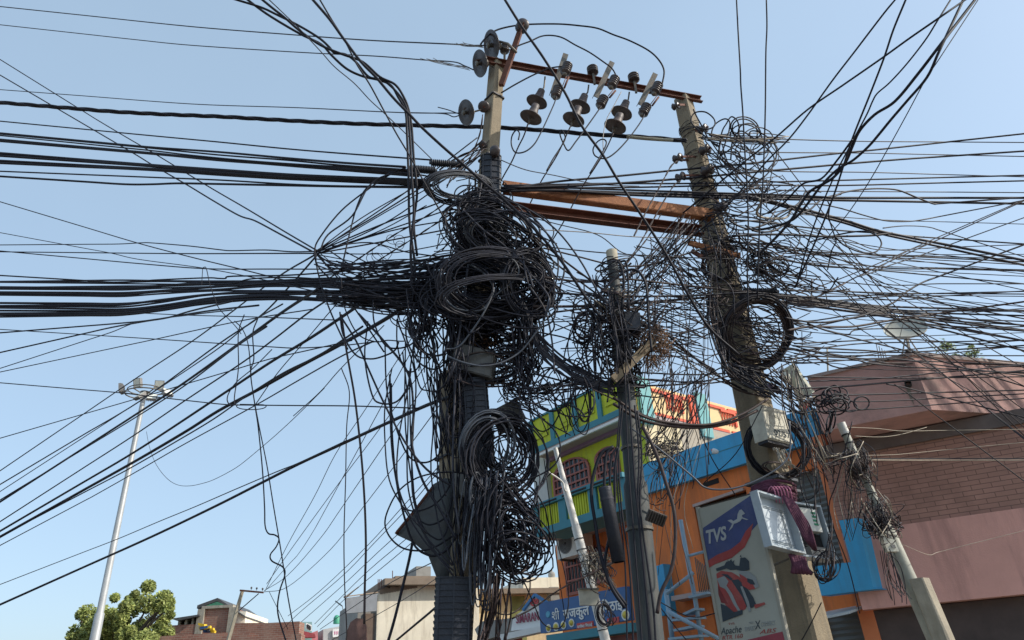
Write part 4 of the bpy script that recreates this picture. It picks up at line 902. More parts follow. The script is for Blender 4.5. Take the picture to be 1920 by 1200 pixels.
# fuse cutouts on brackets
for i, (t0, b0_, u0, l0, lab) in enumerate([((1061, 101), (1036, 176), (1062, 129), (1044, 173), 'leftmost'), ((1148, 116), (1117, 182), (1150, 154), (1129, 191), 'middle'), ((1229, 138), (1200, 197), (1231, 166), (1209, 206), 'rightmost')]):
    Y = 6.65 + i * .2; g = 'fuse holders on the crossarm'
    t = thing('fuse_holder', 'ribbed porcelain fuse holder on pale steel bracket across crossarm, %s of three' % lab, 'fuse holder', W(*b0_, Y), g)
    A = W(*t0, Y); B = W(*b0_, Y); d = (B - A).normalized(); n = (CAM - A).normalized(); x = d.cross(n).normalized(); n = x.cross(d).normalized()
    mb = MB(); mb.bar(A, B, .075, .01, up=n); mb.obox((A + B) / 2 + x * .034 - n * .025, d * (B - A).length / 2, x * .004, n * .025); mb.obox((A + B) / 2 - x * .034 - n * .025, d * (B - A).length / 2, x * .004, n * .025)
    mb.build('bracket', galv, t)
    for (q, s_) in ((u0, 1), (l0, -1)):
        p = W(*q, Y - .12); k = 9.5 * mpp(*q, Y); pr_ = []
        for j in range(5): pr_ += [(.7 * k, (-1.2 + j * .5) * k), (1.0 * k, (-1.1 + j * .5) * k), (1.0 * k, (-.95 + j * .5) * k), (.7 * k, (-.82 + j * .5) * k)]
        mb = MB(); mb.lathe(p, d, [(.35 * k, -1.5 * k)] + pr_ + [(.4 * k, 1.5 * k)], 18); mb.build('porcelain_stack', porcelain, t)
        mb = MB(); mb.lathe(p + d * 1.4 * k, d, [(.5 * k, 0), (.55 * k, .2 * k), (.3 * k, .5 * k)], 10); mb.bar(p, W(q[0] - 10, q[1] - 2, Y), .02); mb.build('metal_clamp', galv, t)
    u = W(u0[0] + 4, u0[1] + 16, Y - .2); l = W(l0[0] + 14, l0[1] - 8, Y - .22); mb = MB(); mb.tube([u, l], .014, 8); mb.tube([u + x * .03, l + x * .03], .006, 6); mb.build('fuse_tube', rust, t)

# ---------- black cable ducts strapped to the left pole
def duct(c0, c1, Y, w_px, label, nrib, flare=0):
    A = W(*c0, Y); B = W(*c1, Y); k = mpp(*c0, Y); t = thing('cable_duct', label, 'cable duct', B)
    d = (B - A).normalized(); n = (CAM - A); n = (n - d * n.dot(d)).normalized(); x = d.cross(n).normalized()
    wd = w_px * k / 2; dp = wd * .8; L_ = (B - A).length
    # slightly rounded three sided shell
    mb = MB(); sec = [(-1, -1), (-1, .55), (-.8, .85), (0, 1.0), (.8, .85), (1, .55), (1, -1)]
    P0 = [A + x * sx * wd + n * sy * dp for sx, sy in sec]; mb.prism(P0, d * L_); mb.build('duct_body', plastic_black, t)
    mb = MB()
    for i in range(nrib + 1):
        c = A + d * (L_ * i / nrib)
        for j in range(len(sec) - 1):
            a_ = sec[j]; b_ = sec[j + 1]; mb.bar(c + x * a_[0] * wd * 1.03 + n * a_[1] * dp * 1.05, c + x * b_[0] * wd * 1.03 + n * b_[1] * dp * 1.05, .008, .010, up=d)
    for a_ in ((-.8, .85), (0, 1.0), (.8, .85)):
        mb.bar(A + x * a_[0] * wd * 1.03 + n * a_[1] * dp * 1.05, B + x * a_[0] * wd * 1.03 + n * a_[1] * dp * 1.05, .012, .01, up=n)
    mb.build('rib_grid', plastic_black, t)
    return t
duct((921, 298), (920, 385), 6.45, 36, 'black ribbed plastic duct clamped high on the left pole', 8)
duct((889, 716), (895, 800), 6.3, 46, 'blue black gridded duct on the left pole above the lower coil', 8)
duct((852, 1086), (848, 1215), 6.2, 68, 'wide black gridded duct around the foot of the left pole', 11)
# ragged torn edge of lower duct
# ---------- boxes and sheet on the left pole
def tilted_box(name, label, cat, quad, Y, dY, depth, M, lid=True, hood=False):
    """box whose front shows as the quad TL TR BR BL"""
    P = [W(x, y, Y + e) for (x, y), e in zip(quad, dY)]
    n = (P[1] - P[0]).cross(P[3] - P[0]).normalized()
    if n.dot(CAM - P[0]) < 0: n = -n
    # flatten the fourth corner onto the plane
    P[2] = P[1] + P[3] - P[0]
    t = thing(name, label, cat, (P[2] + P[3]) / 2)
    mb = MB(); mb.prism([p - n * depth for p in P], n * depth); mb.build('housing', M, t)
    c = sum(P, Vector()) / 4
    if lid:
        mb = MB(); mb.prism([c + (p - c) * .93 + n * .002 for p in P], n * .008)
        mb.build('door', M, t)
    if hood:
        e = (P[1] - P[0]).normalized(); dn = (P[3] - P[0]).normalized(); mb = MB(); mb.prism([P[0] - e * .01 - dn * .005, P[1] + e * .01 - dn * .005, P[1] + e * .01 - dn * .015, P[0] - e * .01 - dn * .015], n * .03); mb.build('rain_lip', M, t)
    return t, P, n
dk = mat('sooty_grey_box', (.10, .10, .095), .75, .25, 7, .2, stain=(.2, .18, .15), stain_amt=.4, stain_scale=9)
tilted_box('junction_box', 'sooty grey box tilted in the cable mass below the big coils', 'junction box', [(852, 641), (925, 659), (920, 706), (846, 689)], 6.2, [0, -.05, -.05, 0], .2, dk)
tilted_box('junction_box', 'dark square box sticking out right beside the gridded duct', 'junction box', [(926, 768), (968, 746), (988, 792), (944, 806)], 6.35, [0, .1, .1, 0], .12, dk)
tilted_box('junction_box', 'narrow grey box low on the post left of the lower coil', 'junction box', [(850, 886), (874, 890), (882, 930), (856, 928)], 6.3, [0, 0, 0, 0], .12, box_grey)
tilted_box('junction_box', 'pale grey long box half hidden behind the lower coil', 'junction box', [(880, 846), (912, 850), (914, 946), (884, 942)], 6.35, [0, 0, 0, 0], .12, box_grey)
tilted_box('junction_box', 'black square box directly below the gridded duct inside the coil', 'junction box', [(884, 802), (924, 806), (922, 868), (886, 864)], 6.25, [0, 0, 0, 0], .16, plastic_black)
t = thing('metal_sheet', 'bent grey metal sheet jutting left from the left pole', 'metal sheet', W(800, 1080, 6.35))
mb = MB(); TP = [(742, 996), (776, 955), (812, 908), (834, 896), (852, 900)]; BT = [(744, 1003), (776, 1018), (802, 1040), (818, 1082), (842, 1082)]; DY = [0, -.02, .0, .02, .03]; vs = []; n_ = len(TP)
for i in range(n_):
    for j in range(6):
        f_ = j / 5; x = TP[i][0] * (1 - f_) + BT[i][0] * f_; y = TP[i][1] * (1 - f_) + BT[i][1] * f_; vs.append(W(x, y, 6.3 + DY[i] + .012 * math.sin(j * 1.3 + i)))
N0 = len(vs); vs += [v + Vector((.0, .012, 0)) for v in vs]; fs = []
for i in range(n_ - 1):
    for j in range(5):
        a_ = i * 6 + j; fs.append((a_, a_ + 1, a_ + 7, a_ + 6)); fs.append((N0 + a_, N0 + a_ + 6, N0 + a_ + 7, N0 + a_ + 1))
bd = [i * 6 for i in range(n_)] + [(n_ - 1) * 6 + j for j in range(1, 6)] + [i * 6 + 5 for i in range(n_ - 2, -1, -1)] + [j for j in range(4, 0, -1)]
for i in range(len(bd)): a_ = bd[i]; b_ = bd[(i + 1) % len(bd)]; fs.append((a_, b_, b_ + N0, a_ + N0))
mb.add(vs, fs, True); mb.build('sheet', grey_sheet, t)
mb = MB(); mb.tube([W(742, 1001, 6.28), W(776, 960, 6.23), W(812, 912, 6.3)], .014, 6); mb.build('rolled_edge', rust, t)

# ---------- ribbed black dead end closures
def closure(p0, p1, Y0, Y1, r, label):
    A = W(*p0, Y0); B = W(*p1, Y1); k = r * mpp(*p0, Y0); d = (B - A).normalized(); L_ = (B - A).length; n_ = 16; pr_ = [(.3 * k, 0)]
    for i in range(n_): pr_ += [(.8 * k, L_ * (i + .1) / n_), (1.05 * k, L_ * (i + .3) / n_), (1.05 * k, L_ * (i + .6) / n_), (.8 * k, L_ * (i + .8) / n_)]
    t = thing('cable_closure', label, 'cable closure', A); mb = MB(); mb.lathe(A, d, pr_ + [(.3 * k, L_)], 14); mb.build('ribbed_sleeve', plastic_black, t)
    mb = MB(); mb.lathe(A - d * .02, d, [(.5 * k, 0), (.5 * k, .03)], 10); mb.lathe(B - d * .01, d, [(.5 * k, 0), (.5 * k, .03)], 10); mb.build('end_collar', cab_grey, t)
closure((808, 305), (866, 309), 6.3, 6.4, 7, 'ribbed black closure on the upper left cable beside the left pole')
closure((768, 316), (816, 320), 6.2, 6.3, 7.5, 'ribbed black closure just left of and below the upper one')
closure((1395, 547), (1457, 547), 7.2, 7.2, 7, 'ribbed black closure right of the leaning pole over its ring coil')

# ---------- black pipe stub and small fixtures at middle pole
t = thing('duct_pipe', 'open topped black pipe stub strapped left of the steel pole', 'pipe', W(1158, 1056, 5.95))
A = W(1134, 914, 5.95); B = W(1160, 1054, 5.95); k = mpp(1145, 980, 5.95); mb = MB(); L_ = (B - A).length; mb.lathe(A, B - A, [(11 * k, .3), (11 * k, .005), (12.6 * k, 0), (13 * k, .01), (12.6 * k, .03), (12.6 * k, L_), (10 * k, L_)], 20, False); mb.build('pipe', plastic_black, t)
mb = MB(); mb.lathe(A + (B - A) * .15, B - A, [(13.4 * k, 0), (13.4 * k, .02)], 16); mb.build('pipe_clamp', cab_dust, t)
t = thing('floodlight', 'rusty square floodlight back hanging right of the steel pole', 'floodlight', W(1232, 985, 6.0))
c = W(1230, 971, 6.0); k = mpp(1230, 971, 6.0); x = (_R * .9 - _U * .35).normalized(); y = (_U * .8 + _R * .6).normalized(); z = x.cross(y).normalized(); y = z.cross(x)
mb = MB(); mb.obox(c, x * 18 * k, y * 11 * k, z * 4 * k)
for j in range(7): mb.obox(c + z * 6 * k + x * (j - 3) * 5 * k, x * .7 * k, y * 10 * k, z * 2.5 * k)
mb.build('housing', mat('rusty_dark_housing', (.07, .055, .045), .8, .3, 10, .2), t)
mb = MB(); mb.tube([W(1205, 958, 6.1), c], .012, 6); mb.build('bracket', galv, t)
t = thing('wooden_plank', 'pale weathered plank wedged diagonally against the steel pole', 'plank', W(1150, 714, 6.1))
mb = MB(); mb.bar(W(1150, 712, 6.05), W(1225, 640, 6.15), .08, .03, up=(CAM - W(1180, 680, 6)).normalized()); mb.build('plank', wood, t)
tilted_box('junction_box', 'black box fixed to right of the steel pole above the straw nest', 'junction box', [(1170, 583), (1200, 586), (1202, 618), (1172, 616)], 6.1, [0, 0, 0, 0], .12, plastic_black)

# ---------- right pole boxes
def meters():
    k = mpp(1450, 800, 7.0); pf = PF((1426, 759), 6.95, 38)
    t = thing('meter_box', 'cream and grey meter box numbered 02/57 on the leaning pole', 'meter box', pf.at(1455, 835))
    s1, z1 = pf.sz(1426, 759); s2, _ = pf.sz(1469, 771); z0 = pf.sz(1440, 822)[1]; sA, sB = min(s1, s2), max(s1, s2); sB += .02
    mb = MB(); rect(mb, pf, sA, sB, z0, z1, -.17, .16); mb.build('housing', box_cream, t)
    mb = MB(); rect(mb, pf, sA - .008, sB + .008, z0 + .012, z1 + .006, -.009, .012); mb.build('door', box_cream, t)
    mb = MB(); rect(mb, pf, sA + .01, sB - .01, z0 - .03, z0 - .001, -.14, .12); mb.build('cable_entry', plastic_black, t)
    u = pf.u if pf.u.dot(_R) > 0 else -pf.u
    text_mesh('02/57', 'number', mat('pen_ink', (.03, .05, .07), .7), t, pf.at(1453, 815, .006), u, upv, .09, bold=0.0, extr=.002, fitw=(pf.at(1481, 811, .0) - pf.at(1453, 815, 0)).dot(u) * .95)
    text_mesh('क2', 'number', mat('pale_ink', (.35, .36, .30), .7), t, pf.at(1452, 783, .0045), u, upv, .05, extr=.0015)
    # bunch of leads below the box
    # long pale housing above
    t2 = thing('lamp_housing', 'long pale yellow housing leaning above the meter box', 'housing', W(1515, 745, 7.0))
    A = W(1476, 688, 7.05); B = W(1514, 742, 6.95); n = (CAM - A).normalized(); mb = MB(); d = (B - A).normalized(); x = d.cross(n).normalized()
    sec = [(-1, -.6), (-1, .2), (-.7, .7), (0, .9), (.7, .7), (1, .2), (1, -.6)]
    mb.prism([A + x * a_ * 15 * k + n * b_ * 9 * k for a_, b_ in sec], B - A); mb.build('cover', mat('pale_yellow_plastic', (.62, .60, .46), .5, .1, 5, stain=(.4, .38, .3), stain_amt=.4), t2)
    mb = MB(); mb.lathe(W(1468, 700, 6.95), d, [(3 * k, 0), (9 * k, 4 * k), (9.5 * k, 10 * k), (6 * k, 20 * k), (3 * k, 22 * k)], 14); mb.build('end_cap', box_cream, t2)
    t3 = thing('splice_sleeve', 'dusky purple tape wrapped splice beside the leaning pole', 'splice', W(1448, 728, 6.9))
    mb = MB(); mb.tube([W(1432, 722, 6.9), W(1446, 728, 6.9), W(1461, 733, 6.9)], [.02, .04, .03], 12); mb.build('tape_wrap', mat('purple_tape', (.16, .11, .16), .7, .2, 12), t3)
meters()
def openbox():
    k = mpp(1450, 980, 6.7)
    # open lid
    q = [(1407, 922), (1470, 941), (1500, 1043), (1435, 1026)]
    P = [W(*q[0], 6.55), W(*q[1], 6.85), W(*q[2], 6.85), W(*q[3], 6.55)]; P[2] = P[1] + P[3] - P[0]
    n = (P[1] - P[0]).cross(P[3] - P[0]).normalized(); n = n if n.dot(CAM - P[0]) > 0 else -n
    ex = (P[1] - P[0]); ey = (P[3] - P[0]); c = (P[0] + P[2]) / 2
    t = thing('open_meter_box', 'open grey meter box on the leaning pole, lid hanging left, purple cloth inside', 'meter box', P[2])
    def loop(s_, o): return [c + (p - c) * s_ + n * o for p in P]
    mb = MB(); mb.prism(loop(1, -.012), n * .01)
    for i in range(4):
        a_ = loop(1, 0)[i]; b_ = loop(1, 0)[(i + 1) % 4]; a2_ = loop(.93, 0)[i]; b2_ = loop(.93, 0)[(i + 1) % 4]
        mb.prism([a_ - n * .001, b_ - n * .001, b2_ - n * .001, a2_ - n * .001], n * .075)
    lid = mb.build('lid', lid_grey, t)
    mb = MB(); mb.prism([P[0] + ex * a_ + ey * b_ + n * .0005 for a_, b_ in ((.18, .2), (.76, .2), (.86, .3), (.86, .9), (.18, .9))], n * .008); mb.build('lid_window', lid_window, lid)
    mb = MB()
    for b_ in (.22, .25, .84, .87): mb.bar(P[0] + ex * .14 + ey * b_ + n * .012, P[0] + ex * .9 + ey * b_ + n * .012, .004)
    for a_ in (.74, .78): mb.bar(P[0] + ex * a_ + ey * .2 + n * .012, P[0] + ex * a_ + ey * .93 + n * .012, .004)
    mb.build('lid_rib', mat('rib_grey', (.2, .24, .26), .5), lid)
    # body
    q2 = [(1473, 940), (1535, 949), (1562, 1052), (1503, 1044)]
    B_ = [W(*q2[0], 6.86), W(*q2[1], 6.98), W(*q2[2], 6.98), W(*q2[3], 6.86)]; B_[2] = B_[1] + B_[3] - B_[0]
    n2 = (B_[1] - B_[0]).cross(B_[3] - B_[0]).normalized(); n2 = n2 if n2.dot(CAM - B_[0]) > 0 else -n2; c2 = (B_[0] + B_[2]) / 2
    mb = MB(); mb.prism([p - n2 * .11 for p in B_], n2 * .01)
    for i in range(4):
        a_ = B_[i]; b_ = B_[(i + 1) % 4]; a3 = c2 + (a_ - c2) * .93; b3 = c2 + (b_ - c2) * .93; mb.prism([a_ - n2 * .1, b_ - n2 * .1, b3 - n2 * .1, a3 - n2 * .1], n2 * .13)
    mb.build('body', lid_grey, t)
    fx = B_[1] - B_[0]; fy = B_[3] - B_[0]
    def inner(a0, a1, b0, b1, o, th, name, M):
        m1 = MB(); m1.prism([B_[0] + fx * a_ + fy * b_ + n2 * o for a_, b_ in ((a0, b0), (a1, b0), (a1, b1), (a0, b1))], n2 * th); return m1.build(name, M, t)
    mw = mat('meter_white', (.66, .66, .60), .5, .08, 8)
    m_ = inner(.28, .86, .08, .5, -.09, .1, 'electricity_meter', mw); inner(.35, .95, .78, .95, -.09, .09, 'breaker', box_grey)
    m1 = MB()
    for i in range(4):
        m1.obox(B_[0] + fx * .72 + fy * (.16 + i * .07) + n2 * .013, fx * .06, fy * .018, n2 * .003)
    m1.build('terminal_strip', mat('terminal_green', (.03, .25, .12), .5), m_)
    inner(.1, .9, .52, .76, -.09, .03, 'cable_tray', dark)
    # cloth
    t2 = thing('purple_cloth', 'twisted purple cloth tied round the pole and trailing through open box', 'cloth', W(1490, 1070, 6.7))
    mb = MB()
    for i in range(7):
        o = i * 4; mb.tube(spline([W(1462 + o * .5, 915 + o * .3, 6.75), W(1478 + o, 950 + o * .5, 6.62), W(1496 + o * .9, 985, 6.6), W(1512 + o * .6, 1012 + o * .3, 6.62), W(1524 + o * .3, 1030, 6.7)], 4), [.011 + .004 * math.sin(j * .7 + i) for j in range(17)], 8)
    mb.build('cloth_tail', purple, t2)
    mb = MB()
    for i in range(9):
        y = 905 + i * 4; mb.tube(spline([W(1408, y + 10, 6.95), W(1440, y - 4 + uni(-3, 3), 6.85), W(1475, y + uni(-5, 5), 6.85), W(1492, y + 6, 6.95)], 4), uni(.012, .022), 8)
    mb.build('cloth_wrap', purple, t2)
    mb = MB()
    for i in range(6):
        mb.tube(spline([W(1482 + i * 5, 1040 + i, 6.75), W(1488 + i * 5, 1058 + i * 2, 6.72), W(1486 + i * 7, 1075, 6.75)], 4), .02, 8)
    mb.build('cloth_end', purple, t2)
    t3 = thing('rope_knot', 'bright pink rope loops tied above the open box lid', 'rope', W(1460, 935, 6.7))
    mb = MB()
    for i in range(6): mb.tube(spline([W(1440 + i * 6, 921 - i, 6.75), W(1446 + i * 6, 912, 6.68), W(1453 + i * 6, 922, 6.66), W(1456 + i * 6, 942 + i, 6.75)], 5), .006, 6)
    mb.build('rope', pink_rope, t3)
openbox()

# ---------- poster board on the right pole
def poster():
    pf = PF((1412, 926), 6.75, 131)
    t = thing('poster_board', 'tall faded motorcycle advertising board in a frame on the leaning pole', 'poster', pf.at(1400, 1215))
    pw = mat('faded_poster_white', (.40, .40, .34), .75, .06, 3, stain=(.33, .32, .27), stain_amt=.5); navy = mat('poster_navy', (.055, .075, .20), .7, .15, 4, .15, stain=(.16, .17, .24), stain_amt=.35, stain_scale=5); pred = mat('poster_red', (.36, .055, .05), .7, .15, 4, .15, stain=(.36, .2, .17), stain_amt=.3, stain_scale=6)
    pgrey = mat('poster_letter_grey', (.42, .44, .44), .7, .05); pk = mat('poster_black', (.035, .05, .065), .7, .1); pgr = mat('poster_silver', (.28, .30, .30), .7, .1); pmar = mat('poster_maroon', (.33, .06, .08), .7)
    sR, zT = pf.sz(1412, 926); zR = sR; 
    sL, zL = pf.sz(1317, 992)
    s0, s1 = min(sL, sR), max(sL, sR)
    mb = MB(); rect(mb, pf, s0, s1, .7, zT, -.03, .03); mb.build('board', pw, t)
    fr = mat('poster_frame', (.35, .33, .27), .7, .15, 6)
    for a_, b_ in ((s0 - .03, s0), (s1, s1 + .03)): m1 = MB(); rect(m1, pf, a_, b_, .68, zT + .02, -.035, .045); m1.build('frame', fr, t)
    # map: (u,v) in the unit board, u left to right in the picture, v from top; helper to panel at traced pixels
    def P(pts, M, name, o): m1 = MB(); panel(m1, pf, pts, o, .0015); return m1.build(name, M, t)
    P([(1318, 990), (1413, 925), (1424, 978), (1405, 1000), (1396, 1024), (1372, 1042), (1335, 1053), (1322, 1062), (1320, 1030)], navy, 'blue_field', .0005)
    P([(1412, 981), (1407, 1004), (1396, 1026), (1372, 1046), (1340, 1058), (1324, 1068), (1326, 1052), (1345, 1040), (1370, 1030), (1388, 1016), (1398, 996)], pred, 'red_swoosh', .0025)
    u = pf.u if pf.u.dot(_R) > 0 else -pf.u
    sk = .32
    fw = (pf.at(1360, 988) - pf.at(1326, 1018)).dot(u)
    text_mesh('TVS', 'lettering', pgrey, t, pf.at(1327, 1019, .0045), u, upv, .175, bold=.03, extr=.0015, shear=.25, fitw=fw)
    # leaping horse emblem, traced
    H = [(1364, 976), (1371, 974), (1375, 977), (1382, 973), (1383, 964), (1386, 957), (1390, 955), (1397, 963), (1393, 965), (1391, 966), (1392, 970), (1403, 974), (1400, 975), (1391, 972), (1388, 977), (1380, 981), (1376, 982), (1373, 989), (1366, 996), (1370, 988), (1373, 982), (1369, 979)]
    m1 = MB(); panel(m1, pf, H, .0045, .0015); m1.build('horse_emblem', pgrey, t)
    # motorcycle picture
    P([(1343, 1076), (1352, 1070), (1372, 1073), (1384, 1080), (1395, 1090), (1402, 1110), (1404, 1128), (1397, 1143), (1377, 1150), (1360, 1134), (1349, 1112), (1346, 1096)], pred, 'motorcycle_body', .0025)
    P([(1344, 1085), (1358, 1080), (1366, 1090), (1359, 1104), (1350, 1100)], pgr, 'motorcycle_highlight', .0045)
    P([(1371, 1088), (1384, 1086), (1402, 1105), (1412, 1120), (1418, 1134), (1410, 1140), (1400, 1138), (1392, 1120)], pk, 'motorcycle_fork', .0048)
    P([(1384, 1070), (1403, 1071), (1417, 1082), (1423, 1100), (1414, 1104), (1395, 1094)], pgr, 'motorcycle_headlight', .006)
    P([(1386, 1076), (1394, 1080), (1410, 1092), (1416, 1104), (1405, 1106), (1392, 1098)], pred, 'motorcycle_cowl', .0075)
    P([(1342, 1066), (1358, 1060), (1362, 1053), (1372, 1051), (1378, 1060), (1386, 1061), (1388, 1046), (1397, 1045), (1404, 1052), (1405, 1068), (1392, 1071), (1380, 1068), (1370, 1069), (1362, 1066), (1344, 1071)], pk, 'motorcycle_handlebar', .0058)
    P([(1351, 1132), (1362, 1136), (1376, 1148), (1392, 1143), (1392, 1152), (1370, 1160), (1355, 1166)], pk, 'motorcycle_tyre', .0062)
    P([(1414, 1134), (1433, 1129), (1435, 1133), (1416, 1141)], pred, 'motorcycle_mudguard', .006)
    P([(1352, 1076), (1364, 1077), (1374, 1086), (1370, 1088), (1360, 1081)], pk, 'motorcycle_seat', .0052)
    P([(1362, 1098), (1372, 1112), (1382, 1134), (1390, 1148), (1386, 1149), (1376, 1134), (1366, 1114), (1358, 1102)], pgr, 'motorcycle_stripe', .0054)
    P([(1388, 1100), (1392, 1099), (1404, 1128), (1408, 1146), (1404, 1148), (1399, 1130)], pgr, 'motorcycle_fork_tube', .0068)
    P([(1401, 1084), (1411, 1087), (1416, 1096), (1408, 1096), (1401, 1091)], pk, 'motorcycle_lens', .0076)
    P([(1387, 1043), (1389, 1040), (1390, 1046)], pk, 'motorcycle_mirror_stem', .006)
    P([(1364, 1049), (1367, 1054), (1371, 1048), (1372, 1055), (1377, 1050), (1375, 1058), (1366, 1058)], pk, 'motorcycle_controls', .0066)
    P([(1346, 1098), (1356, 1118), (1364, 1132), (1352, 1130), (1347, 1114)], mat('poster_dark_red', (.2, .03, .03), .7), 'motorcycle_shade', .0046)
    def T(txt, x, y, x2, y2, sz_, M, sh=0): text_mesh(txt, 'lettering', M, t, pf.at(x, y, .003), u, upv, sz_, extr=.0012, shear=sh, fitw=(pf.at(x2, y2) - pf.at(x, y)).dot(u))
    T('Apache', 1352, 1190, 1390, 1178, .085, pk, .4); T('SMART', 1397, 1184, 1418, 1178, .055, pgr, .2); T('X', 1416, 1180, 1428, 1175, .10, pk, .3); T('CONNECT', 1428, 1175, 1454, 1166, .055, pgr, .2); T('ABS', 1424, 1189, 1456, 1178, .05, pred, .4); T('RTR 160', 1355, 1200, 1392, 1188, .05, pred, .3)
    T('TVS', 1366, 1172, 1377, 1168, .025, pred); T('WITH', 1405, 1170, 1412, 1167, .025, pgr)
    P([(1400, 1200), (1467, 1184), (1474, 1212), (1404, 1228)], pmar, 'maroon_footer', .0008)
    # wooden/metal strut to the pole
    m1 = MB(); m1.bar(pf.at(1432, 1068, -.06), W(1478, 1048, 7.0), .02); m1.build('strut', galv, t)
poster()

# ================================================================ CABLES
def ext_ends(P):
    P = [list(p) for p in P]
    def go(p, q):                           # continue from q through p beyond the frame
        dx, dy = p[0] - q[0], p[1] - q[1]; L_ = math.hypot(dx, dy) or 1; dx /= L_; dy /= L_
        if p[0] <= 163: k = (p[0] + 1000) / max(.25, -dx) if dx < 0 else 200
        elif p[0] >= 1757: k = (2700 - p[0]) / max(.3, dx) if dx > 0 else 200
        elif p[1] <= 4: k = 420
        elif p[1] >= 1190: k = 110
        else: return None
        if dy < 0: k = min(k, (p[1] + 420) / -dy)
        if dy > 0: k = min(k, max(60, (1250 - p[1]) / dy))
        D = [d for d in (60, 150, 300, 500, 750, 1050, 1400) if d < k - 40] + [k]
        return [[p[0] + dx * d, p[1] + dy * d] for d in D]
    a = go(P[0], P[1]); b = go(P[-1], P[-2])
    return (a[::-1] if a else []) + P + (b if b else [])
def cpath(P, Y0, Y1, sub=6, wig=0.0, ext=True, yw=0.0):
    f0 = tuple(P[0]); f1 = tuple(P[-1])
    if ext: P = ext_ends(P)
    n = len(P); L_ = [0]
    for i in range(1, n): L_.append(L_[-1] + math.hypot(P[i][0] - P[i - 1][0], P[i][1] - P[i - 1][1]))
    Q_ = [tuple(p) for p in P]; la = L_[Q_.index(f0)]; lb = L_[len(Q_) - 1 - Q_[::-1].index(f1)]
    T = (lb - la) or 1; ph = uni(0, 6); L_ = [min(max(l - la, 0), T) for l in L_]
    Q = [W(p[0] + (uni(-wig, wig) if wig else 0), p[1] + (uni(-wig, wig) if wig else 0), Y0 + (Y1 - Y0) * l / T + yw * math.sin(ph + 7 * l / T)) for p, l in zip(P, L_)]
    return spline(Q, sub)
def rad_of(P, w_, Y0, Y1):
    i = len(P) // 2; return w_ / 2 * mpp(P[i][0], P[i][1], (Y0 + Y1) / 2)
def cable(label, P, w_, Y0, Y1, M=None, group=None, name='overhead_cable', cat='cable', wig=0.0, sub=6, seg=6, strands=0, yw=0.0):
    M = M or cab_black; pts = cpath(P, Y0, Y1, sub, wig, yw=yw); r_ = rad_of(P, w_, Y0, Y1)
    mb = MB()
    if strands:
        fine = spline(pts[::3] + [pts[-1]], 6) if len(pts) > 8 else pts
        for s_ in range(strands):
            Q = []; acc = 0
            for i, p in enumerate(fine):
                d = (fine[min(i + 1, len(fine) - 1)] - fine[max(i - 1, 0)]).normalized(); acc += (p - fine[i - 1]).length if i else 0
                x = d.orthogonal().normalized(); x = (upv - d * d.dot(upv)).normalized(); y = d.cross(x); a_ = acc * 2 * math.pi / (r_ * 34) + s_ * 2 * math.pi / strands
                Q.append(p + (x * math.cos(a_) + y * math.sin(a_)) * r_ * .55)
            mb.tube(Q, r_ * .62, 6)
    else: mb.tube(pts, r_, seg)
    o = mb.build(name, M); tag(o, label, cat, group); return o
def ORD(i):
    a = ['first', 'second', 'third', 'fourth', 'fifth', 'sixth', 'seventh', 'eighth', 'ninth', 'tenth', 'eleventh', 'twelfth', 'thirteenth', 'fourteenth', 'fifteenth', 'sixteenth', 'seventeenth', 'eighteenth', 'nineteenth']
    b = {2: 'twenty', 3: 'thirty', 4: 'forty'}
    if i < 19: return a[i]
    k, m_ = divmod(i + 1, 10); return b[k][:-1] + 'ieth' if m_ == 0 else b[k] + '-' + a[m_ - 1]
# ---- hero lines, upper left
cable('thin bare line from the left edge ending at the highest disc insulator', [(160, 29), (360, 50), (560, 66), (700, 76), (852, 83), (880, 86), (911, 85)], 2.4, 9, 6.4, cab_dust, 'bare lines tied to the disc insulators')
cable('thin bare line from the left edge ending at the disc behind the crossarm', [(160, 64), (260, 75), (360, 85), (560, 98), (700, 105), (790, 112), (850, 116), (870, 123), (888, 131)], 2.1, 9, 6.35, cab_dust, 'bare lines tied to the disc insulators')
cable('thin bare line from the left edge ending at the lone disc below the others', [(160, 180), (360, 195), (560, 202), (750, 211), (862, 212)], 2.0, 9, 6.3, cab_dust, 'bare lines tied to the disc insulators')
cable('short wire tail curving into the lone disc insulator', [(760, 211), (830, 213), (850, 219), (862, 216)], 2.2, 6.4, 6.3, cab_dust); cable('loose short wire end sticking up left of the lone disc', [(821, 201), (840, 206), (862, 214)], 2, 6.35, 6.3, cab_dust)
for k_, (a_, b_) in enumerate([((788, 112), (880, 128)), ((840, 83), (905, 86))]):
    mb = MB()
    for j in range(5): mb.tube(cpath([(a_[0] + j * 6 + uni(-4, 4), a_[1] + uni(-4, 3)), ((a_[0] + b_[0]) / 2, (a_[1] + b_[1]) / 2 + uni(-3, 3)), (b_[0], b_[1] + uni(-2, 3))], 6.5, 6.4, 5, 2, False), .004, 5)
    tag(mb.build('wire_splice', cab_steel), 'frayed pale splice on the %s bare line near its disc insulator' % ('middle' if k_ == 0 else 'top'), 'wire splice')
cable('thick twisted black cable crossing the whole upper picture in front of the left pole', [(160, 205), (210, 209), (300, 214), (420, 219), (560, 227), (700, 233), (900, 238), (1000, 243), (1100, 251), (1200, 257), (1240, 260), (1285, 264)], 7.5, 7.2, 7.2, None, strands=3)
cable('pale taped end of the thick twisted cable at the right pole', [(1175, 256), (1200, 259), (1240, 262), (1262, 263)], 7, 7.15, 7.15, mat('pale_tape', (.30, .29, .22), .7, .2, 9))
g = 'thick cables sweeping down from the top left'
